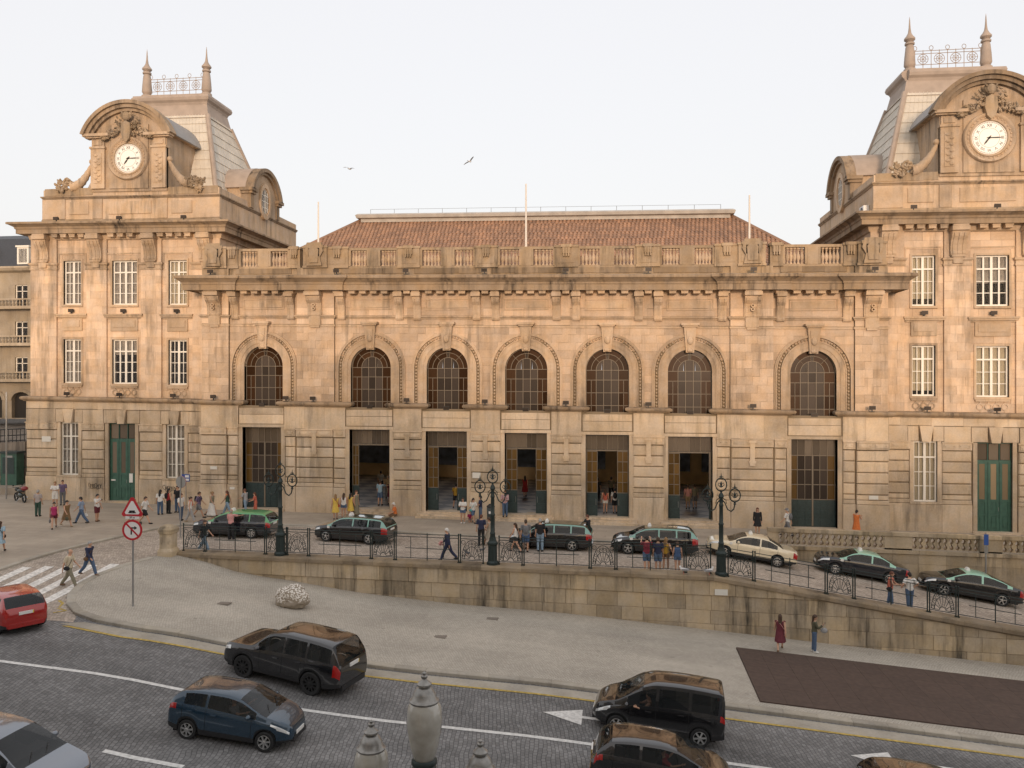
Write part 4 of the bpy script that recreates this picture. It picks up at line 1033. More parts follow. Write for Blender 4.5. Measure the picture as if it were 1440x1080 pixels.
rng_blind = {-1: {(-4.15,0):(CG,1), (0,0):(CG,.35), (4.15,0):(None,1), (-4.15,1):(CG,1), (0,1):(CG,1), (4.15,1):(CC,1)},
              1: {(-4.15,0):(CC,.9), (0,0):(CC,1), (4.15,0):(CC,.7), (-4.15,1):(CC,.86), (0,1):(CG,.55), (4.15,1):(CC,1)}}
pavilion(-1); pavilion(1)
if rest.v:
    o = SP(rest, 'ashlar_blocks', M['stone']); o['kind'] = 'stuff'
    a_ = o.data.attributes.new('tint', 'FLOAT', 'FACE'); a_.data.foreach_set('value', [t for t in rest_t for _ in range(6)])
# small plaques on the stone
wp = simple('white_enamel_plate', (.72,.69,.62), .5)
for x, y, z, w, h_ in ((-35.7,.78,4.6,.72,.4), (-3.3,-.47,3.0,.55,.38), (-21.9,-.58,3.0,.5,.22), (22.0,-.6,2.35,.55,.25), (-20.6,-.45,1.6,.35,.16)):
    tag(MB().box(-w/2,w/2,-.02,.0,-h_/2,h_/2).box(-w*.3,w*.3,-.022,-.02,-h_*.06,h_*.06).build('wall_plaque', wp, st, loc=at(x,y,z)))
# ---------------------------------------------------------------- retaining wall of the forecourt
YW = -14.3
def WT(x): return K*x + ramp(x)
rw = thing('retaining_wall', 'long stained granite retaining wall between forecourt and lower sidewalk', 'wall')
bk = MB(); rings = []
xs = [-16.6] + [x*1.0 for x in range(-16, 11)] + [10.6] + list(range(11, 41))
for x in xs: rings.append([(x,YW+.03,GL(x,YW)-.6),(x,YW+.5,GL(x,YW)-.6),(x,YW+.5,WT(x)-.02),(x,YW+.03,WT(x)-.02)])
bk.loft(rings).build('wall_core', M['joint'], rw)
random.seed(5)
CT = [0.0, .74, 1.46, 2.10, 2.78, 3.5, 4.2]
for r in range(6):
    x = -16.6
    while x < 34:
        w = random.choice((.85, 1.05, 1.2, 1.45, 1.7)) if r else random.choice((1.2,1.5,1.8)); x1 = min(x+w, 34.2)
        t = lambda q: min(K*q - CT[r], WT(q)) - .006; b_ = lambda q: K*q - CT[r+1] + .006
        ta, tb, ba, bb_ = t(x), t(x1), b_(x), b_(x1)
        if max(ta-ba, tb-bb_) > .12 and min(GL(x,YW), GL(x1,YW)) < max(ta, tb) - .02:
            if ta < ba: ta = ba + .01
            if tb < bb_: tb = bb_ + .01
            y0 = YW - (.05 if r < 1 else .0) + random.uniform(-.012, .012); g_ = .006; c = .012
            m = MB(); m.loft([[(x+g_,YW+.2,ba),(x1-g_,YW+.2,bb_),(x1-g_,YW+.2,tb),(x+g_,YW+.2,ta)], [(x+g_,y0+c,ba),(x1-g_,y0+c,bb_),(x1-g_,y0+c,tb),(x+g_,y0+c,ta)],
                              [(x+g_+c,y0,ba+c),(x1-g_-c,y0,bb_+c),(x1-g_-c,y0,tb-c),(x+g_+c,y0,ta-c)]])
            m.build('wall_stone', M['stone_wall'], rw)
        x = x1
x = -16.75
while x < 34:
    x1 = x + random.uniform(1.5, 2.1)
    if x < 10.6 < x1: x1 = 10.6
    m = MB(); pr = [(YW-.14,.0),(YW-.14,.16),(YW-.10,.22),(-13.62,.24),(-13.62,-.1),(YW,-.1),(YW-.06,.0)]
    m.loft([[(q, y, WT(q)+z) for y, z in pr] for q in (x+.005, x1-.005)]); m.build('coping_stone', M['stone_coping'], rw); x = x1
tag(MB().box(-.3,.3,-.03,0,-.14,.14).box(-.22,.22,-.034,-.03,-.02,.02).build('wall_plaque', simple('white_wall_plate', (.7,.68,.62), .5), rw, loc=(10.95,YW-.06,WT(10.95)-.5)))
# pier at the head of the wall
pr_ = thing('stone_pier', 'squat weathered stone pier ending the retaining wall by the crossing', 'pier', (-17.05,-14.5, K*-17-.3)); pr_.scale = (.68,.68,1)
m = MB(); sq = lambda a, z, k_=.12: [(-a,-a+k_,z),(-a+k_,-a,z),(a-k_,-a,z),(a,-a+k_,z),(a,a-k_,z),(a-k_,a,z),(-a+k_,a,z),(-a,a-k_,z)]
m.loft([sq(.62,0),sq(.62,.62),sq(.56,.72),sq(.5,.78),sq(.5,1.5),sq(.56,1.56),sq(.58,1.66)]); m.build('shaft', M['stone_wall'], pr_)
m = MB(); m.loft([sq(.60,1.66),sq(.60,1.76),sq(.45,1.9),sq(.2,1.98,.06)]); m.build('cap', M['stone_wall'], pr_)
m = MB()
for s in (-.28,.28): m.ell((s,-.5,1.2),(.12,.08,.2),8,6)
m.build('carved_scroll', M['stone_wall'], pr_)
# ---------------------------------------------------------------- iron railing
fence = thing('iron_railing', 'dark wrought iron railing with fan panels along the wall top', 'railing', (0,0,0))
YF = -14.02; RB, RT = .10, 1.36
@mesh_cache
def fan_mesh(w, slope):
    m = MB(); r = .016
    for z in (RB+.06, RT-.14, RT): m.tube([(-w/2,0,z),(w/2,0,z)], r*1.1, 4)
    zc = RB+.12; H_ = RT-.14-zc
    for k_ in range(9):
        a = PI*(k_+.0)/8; q = .46 if k_ in (0,8) else .5
        m.tube([(.13*math.cos(a),0,zc+.13*math.sin(a)), (q*math.cos(a),0,zc+H_*.88*math.sin(a))], r*.8, 4)
    for rx, rz in ((.14,.14),(.36,H_*.62),(.5,H_*.93)): m.tube([(rx*math.cos(PI*i/16),0,zc+rz*math.sin(PI*i/16)) for i in range(17)], r, 4)
    for k_ in range(8):
        a = PI*(k_+.5)/8; c = (.43*math.cos(a), zc+H_*.77*math.sin(a)); m.tube([(c[0]+.055*math.cos(2*PI*i/8),0,c[1]+.055*math.sin(2*PI*i/8)) for i in range(8)], r*.7, 4, closed=True)
    for s in (-1, 1):
        for z, q in ((zc+H_*.82,.1),(zc+.08,.07)): m.tube([(s*(w/2-.11)+q*math.cos(2*PI*i/10),0,z+q*math.sin(2*PI*i/10)) for i in range(10)], r*.8, 4, closed=True)
    m.v = [(x, y, z + slope*x) for x, y, z in m.v]
    return m.mesh('fan_panel')
@mesh_cache
def bar_mesh(w, slope):
    m = MB(); r = .018
    for z in (RB+.06, RT-.14, RT): m.tube([(-w/2,0,z),(w/2,0,z)], r, 4)
    m.tube([(0,0,RB-.05),(0,0,RT+.06)], .026, 5)
    zm = (RB+RT)/2-.08
    m.tube([(-w*.36,0,zm),(w*.36,0,zm)], r, 4)
    for s in (-1, 1): m.tube([(s*w*.27,0,RB+.06),(s*w*.27,0,RT-.14)], r, 4)
    m.v = [(x, y, z + slope*x) for x, y, z in m.v]; return m.mesh('bar_panel')
me_post = MB().tube([(0,0,0),(0,0,RT+.02)], .032, 6).box(-.05,.05,-.05,.05,0,.06).ell((0,0,RT+.05),(.045,.045,.06),6,4).mesh('post')
def rail_item(kind, x0, w):
    xc = x0 + w/2; sl = K + (-.137 if xc > 10.6 else 0); sl = round(sl, 4); z = WT(xc) + .22
    if kind == 'f': obj('fan_panel', fan_mesh(round(w,2), sl), M['iron'], fence, loc=(xc, YF, z))
    else: obj('bar_panel', bar_mesh(round(w,2), sl), M['iron'], fence, loc=(xc, YF, z))
    for x in (x0-.035, x0+w+.035): obj('post', me_post, M['iron'], fence, loc=(x, YF, WT(x)+.22))
LX = [-11.17, -.1, 10.99]
def rail_run(x, seq, end=None):
    for k_ in seq:
        w = 1.08 if k_ == 'f' else 3.14; rail_item(k_, x, w); x += w + .17
rail_run(LX[0]+.36, 'fbfbf'); rail_run(LX[1]+.36, 'fbfbf'); rail_run(LX[2]+.36, 'fbfbfbfbfbfb'); rail_run(-16.45, 'fbf')
# ---------------------------------------------------------------- forecourt lamp posts with three ring lanterns
def lamp(x, label):
    t = thing('street_lamp', label, 'street lamp', (x, -14.02, WT(x)+.22), 0, 'ring lantern lamp posts on the wall'); t.scale = (.84,.84,1)
    m = MB()
    def oc(a, z): return [(a*math.cos(PI/8+2*PI*i/8), a*math.sin(PI/8+2*PI*i/8), z) for i in range(8)]
    m.loft([oc(.36,0),oc(.36,.12),oc(.29,.2),oc(.27,.95),oc(.33,1.02),oc(.33,1.1),oc(.22,1.2),oc(.19,1.35)]); m.build('base', M['iron'], t)
    m = MB(); m.lathe([(.17,1.3),(.15,1.5),(.17,1.56),(.13,1.62),(.125,2.4),(.15,2.44),(.15,2.5),(.12,2.54),(.105,3.3),(.13,3.34),(.13,3.4),(.1,3.45),(.1,3.7),(.16,3.78),(.12,3.9),(.06,3.98)], n=10); m.build('post', M['iron'], t, smooth=True)
    def ring(cx, cz):
        r_ = MB(); r_.tube([(cx+.31*math.cos(2*PI*i/24), 0, cz+.31*math.sin(2*PI*i/24)) for i in range(24)], .032, 6, closed=True)
        r_.tube([(cx,0,cz+.31),(cx,0,cz+.44),(cx,0,cz+.58)], [.05,.03,.004], 6); r_.tube([(cx-.13,0,cz+.36),(cx,0,cz+.4),(cx+.13,0,cz+.36)], .018, 4)
        r_.lathe([(.03,0),(.09,.05),(.05,.1),(.075,.16)], cx, 0, cz-.47, 8)
        return r_.build('lantern_ring', M['iron'], t)
    for cx, cz in ((0,4.36),(-.76,3.86),(.76,3.86)):
        o = ring(cx, cz)
        e = MB(); e.lathe([(.02,-.14),(.11,-.1),(.05,-.04),(.07,.04),(.015,.16)], cx, 0, cz, 8)
        for s in (-1, 1): e.tube([(cx+s*.05,0,cz-.1),(cx+s*.17,0,cz-.02),(cx+s*.12,0,cz+.1),(cx+s*.06,0,cz+.04)], .018, 4)
        e.build('lantern_burner', M['iron'], o)
    for s in (-1, 1):
        a = MB(); a.tube([(s*.08,0,3.6),(s*.2,0,3.5),(s*.36,0,3.18),(s*.55,0,3.08),(s*.7,0,3.2),(s*.76,0,3.42)], .035, 6); a.tube([(s*.1,0,3.72),(s*.26,0,3.62),(s*.3,0,3.45)], .02, 5); a.build('arm', M['iron'], t, smooth=60)
lamp(LX[0], 'green iron lamp post with three ring lanterns beside the green-roofed estate taxi')
lamp(LX[1], 'green iron lamp post with three ring lanterns before the pier left of the middle door')
lamp(LX[2], 'green iron lamp post with three ring lanterns at the head of the sloping railing')
# ---------------------------------------------------------------- terrace parapet beside the ramp
tp = thing('terrace_parapet', 'pierced stone parapet above the descending taxi ramp', 'parapet')
YT = -5.2
def shear_box(mb, x0, x1, y0, y1, z0, z1):
    mb.add([(x0,y0,z0(x0)),(x1,y0,z0(x1)),(x1,y1,z0(x1)),(x0,y1,z0(x0)),(x0,y0,z1(x0)),(x1,y0,z1(x1)),(x1,y1,z1(x1)),(x0,y1,z1(x0))], [(0,3,2,1),(4,5,6,7),(0,1,5,4),(1,2,6,5),(2,3,7,6),(3,0,4,7)])
lo = lambda q: WT(q) - .3
x = 14.75; random.seed(8)
while x < 40:
    x1 = x + random.uniform(1.3, 2.0)
    for za, zb in ((None, -.75), (-.75, -.18)):
        m = MB(); shear_box(m, x+.005, x1-.005, YT-.02+random.uniform(-.01,.01), YT+.4, (lo if za is None else (lambda q, a=za: K*q+a)), lambda q, b_=zb: max(K*q+b_-.008, lo(q)+.01))
        m.build('wall_stone', M['stone_wall'], tp)
    m = MB(); shear_box(m, x+.005, x1-.005, YT-.12, YT+.45, lambda q: K*q-.18, lambda q: K*q+.02); m.build('ledge_stone', M['stone_wall'], tp)
    m = MB(); shear_box(m, x+.005, x1-.005, YT-.06, YT+.40, lambda q: K*q+.80, lambda q: K*q+1.0); m.build('coping_stone', M['stone_wall'], tp)
    x = x1
groups = [(15.3,21.2), (22.7,26.3), (27.5,33)]; sol = [(14.75,15.3), (21.2,22.7), (26.3,27.5), (33,35)]
for a, b_ in sol:
    m = MB(); shear_box(m, a, b_, YT+.0, YT+.34, lambda q: K*q+.02, lambda q: K*q+.80); m.build('parapet_pier', M['stone_wall'], tp)
def hour(zs_):
    m = MB(); pr2 = [(.15,.0),(.15,.05),(.055,.16),(.05,.24),(.14,.36),(.14,.42),(.05,.54),(.055,.62),(.15,.73),(.15,.78)]
    m.loft([[(-a,-.12,z),(a,-.12,z),(a,.12,z),(-a,.12,z)] for a, z in pr2]); return m.mesh('parapet_baluster')
me_hr = hour(0)
for a, b_ in groups:
    n_ = round((b_-a)/.325)
    for i in range(n_+1):
        x = a + (b_-a)*i/n_; obj('parapet_baluster', me_hr, M['stone_wall'], tp, loc=(x, YT+.17, K*x+.02))
# ---------------------------------------------------------------- tall candelabrum in the foreground
cl = thing('candelabrum', 'tall lamp standard with a cluster of pale urn-shaped glass lanterns', 'street lamp', (3.45,-42.9, GL(3.45,-42.9)), R(-14))
def lantern_glass():
    m, n, l, b = newmat('frosted_lantern_glass')
    b.inputs['Base Color'].default_value = (.50,.43,.33,1); b.inputs['Roughness'].default_value = .12; b.inputs['Coat Weight'].default_value = 1
    g = n.new('ShaderNodeNewGeometry'); t = n.new('ShaderNodeTexNoise'); t.inputs['Scale'].default_value = 7; t.inputs['Detail'].default_value = 5; l.new(g.outputs['Position'], t.inputs['Vector'])
    cr = n.new('ShaderNodeValToRGB'); cr.color_ramp.elements[0].position = .3; cr.color_ramp.elements[0].color = (.34,.32,.27,1); cr.color_ramp.elements[1].position = .7; cr.color_ramp.elements[1].color = (.44,.42,.37,1)
    l.new(t.outputs[0], cr.inputs[0]); l.new(cr.outputs[0], b.inputs['Base Color']); return m
M['lantern'] = lantern_glass(); M['lantern_cap'] = simple('weathered_lantern_metal', (.26,.25,.23), .35, metal=.5, noise=.25, nscale=12)
zb0 = GL(3.45,-42.9)
def urn(cx, cy, zt, nm='lantern'):
    o = obj('lantern', MB().lathe([(.10,zt-1.22),(.155,zt-1.16),(.20,zt-.98),(.235,zt-.78),(.245,zt-.62),(.225,zt-.48),(.185,zt-.40)], n=24).mesh('lantern', smooth=True), M['lantern'], cl, loc=(cx,cy,0))
    MB().lathe([(.195,zt-.415),(.20,zt-.39),(.165,zt-.36),(.155,zt-.30),(.10,zt-.22),(.075,zt-.21),(.10,zt-.185),(.10,zt-.165),(.055,zt-.13),(.03,zt-.10),(.045,zt-.08),(.045,zt-.06),(.018,zt-.045),(.03,zt-.02),(.0,zt)], n=20).build('lantern_cap', M['lantern_cap'], o, smooth=True)
    MB().lathe([(.06,zt-1.62),(.10,zt-1.58),(.07,zt-1.5),(.15,zt-1.38),(.165,zt-1.30),(.14,zt-1.27),(.175,zt-1.24),(.175,zt-1.20),(.15,zt-1.17),(.10,zt-1.17)], n=20).build('lantern_base', M['iron'], o, smooth=True)
TOPZ = 5.38 - zb0
urn(0, 0, TOPZ); SZ = TOPZ - .78
for k_ in (0, 2):
    a = PI/2*k_; cx, cy = .83*math.cos(a), .83*math.sin(a); urn(cx, cy, SZ)
    m = MB(); m.tube([(.1*math.cos(a),.1*math.sin(a),SZ-2.3),(.4*math.cos(a),.4*math.sin(a),SZ-2.45),(.75*math.cos(a),.75*math.sin(a),SZ-2.2),(cx,cy,SZ-1.6)], [.06,.05,.05,.06], 8); m.build('arm', M['iron'], cl, smooth=60)
m = MB(); m.lathe([(.45,0),(.45,.3),(.34,.4),(.32,1.3),(.38,1.4),(.2,1.6),(.15,2.2),(.13,SZ-2.6),(.2,SZ-2.5),(.2,SZ-2.2),(.12,SZ-2.0),(.1,TOPZ-1.75),(.16,TOPZ-1.7),(.06,TOPZ-1.6)], n=14); m.build('post', M['iron'], cl, smooth=True)
# ---------------------------------------------------------------- houses across the street, behind the viewer: they shade the square
random.seed(3)
hx = -52
hm = [simple('ochre_render', (.45,.36,.24), .9), simple('grey_render', (.38,.36,.33), .9), simple('tiled_blue_front', (.30,.33,.38), .6), simple('white_render', (.6,.57,.5), .9)]
for i, (w, top) in enumerate(((13,15.0),(11,14.2),(10,14.8),(12,13.6),(9,14.2),(11,12.6),(10,11.4),(12,10.8),(14,11.6),(14,10.8))):
    hz = GL(max(-40, min(40, hx+w/2)), -56); h_ = thing('townhouse', ['ochre','grey','blue tiled','white'][i % 4] + ' townhouse across the street, number %s along the row' % ['one','two','three','four','five','six','seven','eight','nine','ten'][i], 'house', (hx + w/2, -54.9, 0), 0, 'townhouses across the street')
    m = MB(); m.box(-w/2+.01, w/2-.01, -9, 0, hz-.5, top); m.build('wall', hm[i % 4], h_)
    m = MB(); m.box(-w/2+.02, w/2-.02, -9, .5, top, top+.35); m.build('roof', M['tile'], h_)
    nw = int(w/2.6)
    for r in range(4):
        z = hz + 1 + 4.1*r
        if z + 2.6 > top: continue
        for k_ in range(nw):
            x = -w/2 + w*(k_+.5)/nw
            if abs(hx + w/2 + x - 6.04) < 2.2 and 6 < z < 11: continue
            f = MB(); f.box(x-.62,x+.62,-.02,.06,z,z+2.3); fo = f.build('window', M['white'], h_); MB().box(x-.52,x+.52,.05,.07,z+.1,z+2.2).build('pane', M['glass_clear'], fo)
    hx += w
# ---------------------------------------------------------------- raised street and corner building far left
up = MB()
up.loft([[(-130,5.5,-1),(-41.2,5.5,-1),(-41.2,5.5,4.5),(-130,5.5,-.2)], [(-130,40,-1),(-41.2,40,-1),(-41.2,40,6.6),(-130,40,6.0)]])
M['hillroad'] = cobble('pale_upper_street_cobbles', (.22,.19,.16), (.12,.1,.085), .3, .2)
tag(up.build('upper_street', M['hillroad']), kind='structure')
pv = MB(); pv.box(-120,-39.6,2.6,5.5,0,1.15); tag(pv.build('raised_pavement', M['flag']), kind='structure')
rs = thing('street_railing', 'slim dark railing climbing beside the raised street behind the station', 'railing', (0,0,0))
for i in range(60):
    x = -41.3 - .35*i; z = 4.5 - (4.7)*(.35*i+.1)/88.8*1.0
    MB().tube([(x,5.55,z),(x,5.55,z+1.05)], .03, 4).build('post', M['iron_dk'], rs)
m = MB()
for dz in (.12, .55, 1.05): m.tube([(-41.2,5.55,4.5+dz),(-63,5.55,4.5-4.7*21.8/88.8+dz)], .04, 4)
m.build('rail', M['iron_dk'], rs)
g2 = thing('green_railing', 'low green railing on the raised pavement beside the station corner', 'railing')
for i in range(26): MB().tube([(-39.8-.28*i,5.0,1.15),(-39.8-.28*i,5.0,2.5)], .022, 4).build('bar', M['green'], g2)
MB().tube([(-39.8,5.0,2.5),(-47,5.0,2.5)], .035, 4).tube([(-39.8,5.0,1.3),(-47,5.0,1.3)], .03, 4).build('rail', M['green'], g2)
kb = thing('green_kiosk', 'dark green kiosk under the raised street by the station corner', 'kiosk', (-41.6,4.6,1.15))
MB().box(-.7,.7,-.4,.4,0,2.5).build('body', M['green'], kb); MB().box(-.8,.8,-.5,.5,2.5,2.65).build('roof', M['green_dk'], kb); MB().box(-.5,.5,-.43,-.4,.9,2.2).build('hatch', M['green_dk'], kb)
ab = thing('corner_building', 'stone apartment building with balconies and dark slate mansard beyond the station', 'building', (-58, 16, 5.8)); ab.scale = (1, 1, .77)
bs = stone('old_apartment_stone', (.42,.35,.26), .8); sl_ = simple('blue_black_slate', (.045,.05,.06), .6, noise=.15)
BW = 12.6
m = MB(); rect_wall(m, -16, BW, 0, 18.3, 0, .5, [(x-.65, x+.65, z, z+2.6) for x in (-13,-10,-7,-4,-1,2,5,8,11) for z in (5.0,9.4,13.9)] + [(x-1.0,x+1.0,.1,3.3) for x in (-13,-10,-7,-4,-1,2,5,8,11)]); m.box(BW-.5,BW,.5,12,0,18.3); m.box(-16,BW-.5,3,3.4,0,18.3)
m.build('wall', bs, ab)
m = MB(); sweep(m, [(0,18.0),(.5,18.2),(.7,18.5),(.7,18.7),(0,18.8)], [(-16,0),(BW,0),(BW,12)]); m.build('cornice', bs, ab)
m = MB(); m.loft([[(-16,.1,18.7),(BW-.1,.1,18.7),(BW-.1,12,18.7),(-16,12,18.7)],[(-16,1.6,22.6),(BW-1.6,1.6,22.6),(BW-1.6,11,22.6),(-16,11,22.6)],[(-16,4,23.6),(BW-4,4,23.6),(BW-4,9,23.6),(-16,9,23.6)]]); rfo = m.build('roof', sl_, ab)
for x in (-12,-8,-4,0,4,8,11):
    d_ = MB(); d_.box(x-.6,x+.6,.2,2,19.1,21.2); d_.box(x-.7,x+.7,.1,2,21.2,21.4); d_.build('dormer', M['white'], rfo); MB().box(x-.42,x+.42,.17,.2,19.3,21.0).build('dormer_pane', M['glass_clear'], rfo)
for z in (5.0, 9.4, 13.9):
    for x in (-13,-10,-7,-4,-1,2,5,8,11):
        f = MB(); f.box(-.65,-.55,.15,.25,0,2.6); f.box(.55,.65,.15,.25,0,2.6); f.box(-.04,.04,.15,.25,0,2.6); f.box(-.55,.55,.15,.25,2.5,2.6); f.box(-.55,.55,.15,.25,1.8,1.88)
        fo = obj('window', f.mesh('window'), M['white'], ab, loc=(x,0,z)); MB().box(-.55,.55,.2,.22,0,2.5).build('pane', M['glass_clear'], fo); MB().box(-.65,.65,.6,.7,0,2.6).build('dark_interior', M['dark'], fo)
    bl = MB(); bl.box(-16,BW+.5,-1.0,0,z-.45,z-.2); bl.box(-16,BW+.5,-1.0,-.8,z+.65,z+.8); bl.box(-16,BW+.5,-1.0,-.8,z-.2,z-.1); bo = bl.build('balcony', bs, ab)
    me_b2 = None
    for i in range(64):
        x = BW+.3 - .36*i
        if me_b2 is None: me_b2 = MB().lathe([(.09,-.1),(.05,0),(.1,.25),(.04,.5),(.08,.65)], n=6).mesh('baluster')
        obj('baluster', me_b2, bs, bo, loc=(x,-.9,z))
for x in (-13,-10,-7,-4,-1,2,5,8,11):
    m = MB(); m.ringxz((x,2.3),1.0,1.35,-.06,.4,n=12)
    m.build('arcade_arch', bs, ab); MB().box(x-1,x+1,.4,.5,.0,3.3).build('dark_interior', M['dark'], ab)
# thin lamp pole and sign pole at the corner
pl_ = thing('thin_pole', 'slender grey pole at the far corner of the station', 'pole', (-40.2, 2.3, .5)); MB().lathe([(.06,0),(.05,8.0),(.0,8.05)], n=8).build('shaft', M['steel'], pl_); MB().lathe([(.09,0),(.09,.3)], n=8).build('foot', M['steel'], pl_)
pl2 = thing('short_pole', 'short grey post beside the parked motorcycle', 'pole', (-38.8, .6, .6)); MB().lathe([(.05,0),(.05,3.2)], n=8).build('shaft', M['steel'], pl2); MB().box(-.04,.5,-.02,.02,3.1,3.25).build('bracket', M['steel'], pl2)
# ---------------------------------------------------------------- vehicles
M['tyre'] = simple('tyre_rubber', (.018,.018,.018), .85); M['alloy'] = simple('alloy_rim', (.55,.55,.54), .3, metal=.8); M['hub'] = simple('dark_wheel_well', (.008,.008,.008), .9)
M['steel_rim'] = simple('black_steel_rim', (.03,.03,.03), .4, metal=.4)
M['lamp_red'] = simple('red_tail_lamp', (.35,.012,.01), .15, coat=.6); M['lamp_clear'] = simple('clear_head_lamp', (.62,.63,.62), .08, metal=.3, coat=1)
M['chrome'] = simple('bright_trim', (.6,.6,.6), .2, metal=.9); M['plate'] = simple('white_number_plate', (.75,.74,.7), .5); M['plate_y'] = simple('yellow_plate_edge', (.7,.5,.05), .5)
M['seat'] = simple('dark_car_seat', (.03,.03,.032), .8); M['trim'] = simple('black_bumper_plastic', (.022,.022,.023), .55)
def paint(name, col, metal=.0, rough=.16): return simple(name, col, rough, metal=metal, coat=1.0)
def curve(P, x):
    """smooth interpolation through (x, v) points"""
    if x <= P[0][0]: return P[0][1]
    if x >= P[-1][0]: return P[-1][1]
    for i in range(len(P)-1):
        if P[i][0] <= x <= P[i+1][0]:
            x0, y0 = P[i]; x1, y1 = P[i+1]; t = (x-x0)/(x1-x0)
            def sl(j):
                if j <= 0 or j >= len(P)-1: return 0 if len(P) < 3 else (P[min(j+1,len(P)-1)][1]-P[max(j-1,0)][1])/(P[min(j+1,len(P)-1)][0]-P[max(j-1,0)][0])
                a = (P[j][1]-P[j-1][1])/(P[j][0]-P[j-1][0]); b = (P[j+1][1]-P[j][1])/(P[j+1][0]-P[j][0])
                return 0 if a*b <= 0 else 2*a*b/(a+b)
            m0, m1 = sl(i)*(x1-x0), sl(i+1)*(x1-x0)
            return (2*t**3-3*t*t+1)*y0 + (t**3-2*t*t+t)*m0 + (-2*t**3+3*t*t)*y1 + (t**3-t*t)*m1
def make_wheel(r, w, spokes, style):
    t = MB(); t.loft([[(rr*math.cos(2*PI*i/28), y, rr*math.sin(2*PI*i/28)) for i in range(28)] for rr, y in ((r*.66,-w*.42),(r*.72,-w*.5),(r*.93,-w*.5),(r*.99,-w*.40),(r,-w*.2),(r,w*.2),(r*.99,w*.40),(r*.93,w*.5),(r*.66,w*.5))], caps=False)
    rim = MB(); rim.loft([[(rr*math.cos(2*PI*i/28), y, rr*math.sin(2*PI*i/28)) for i in range(28)] for rr, y in ((r*.68,-w*.47),(r*.64,-w*.49),(r*.61,-w*.40),(r*.61,w*.3))], caps=False)
    n = spokes
    for k in range(n):
        a = 2*PI*k/n + .2
        for da in ((-.13, .13) if style == 'double' else (0,)):
            c0, s0 = math.cos(a+da*.5), math.sin(a+da*.5); c1, s1 = math.cos(a+da), math.sin(a+da); wd = r*(.085 if style != 'double' else .05)
            p0 = Vector((r*.1*c0,-w*.44,r*.1*s0)); p1 = Vector((r*.635*c1,-w*.46,r*.635*s1)); nv = Vector((-s0,0,c0))*wd
            rim.loft([[tuple(p+nv*q+Vector((0,d,0))) for q, d in ((-1,0),(1,0),(.8,.04),(-.8,.04))] for p in (p0, p1)])
    rim.loft([[(rr*math.cos(2*PI*i/12), y, rr*math.sin(2*PI*i/12)) for i in range(12)] for rr, y in ((r*.17,-w*.36),(r*.17,-w*.46),(r*.12,-w*.5))])
    dk = MB(); dk.loft([[(rr*math.cos(2*PI*i/20), y, rr*math.sin(2*PI*i/20)) for i in range(20)] for rr, y in ((r*.62,-w*.1),(r*.62,-w*.05))])
    return t.mesh('tyre', smooth=True), rim.mesh('rim', smooth=True), dk.mesh('brake_disc')
_wh = {}
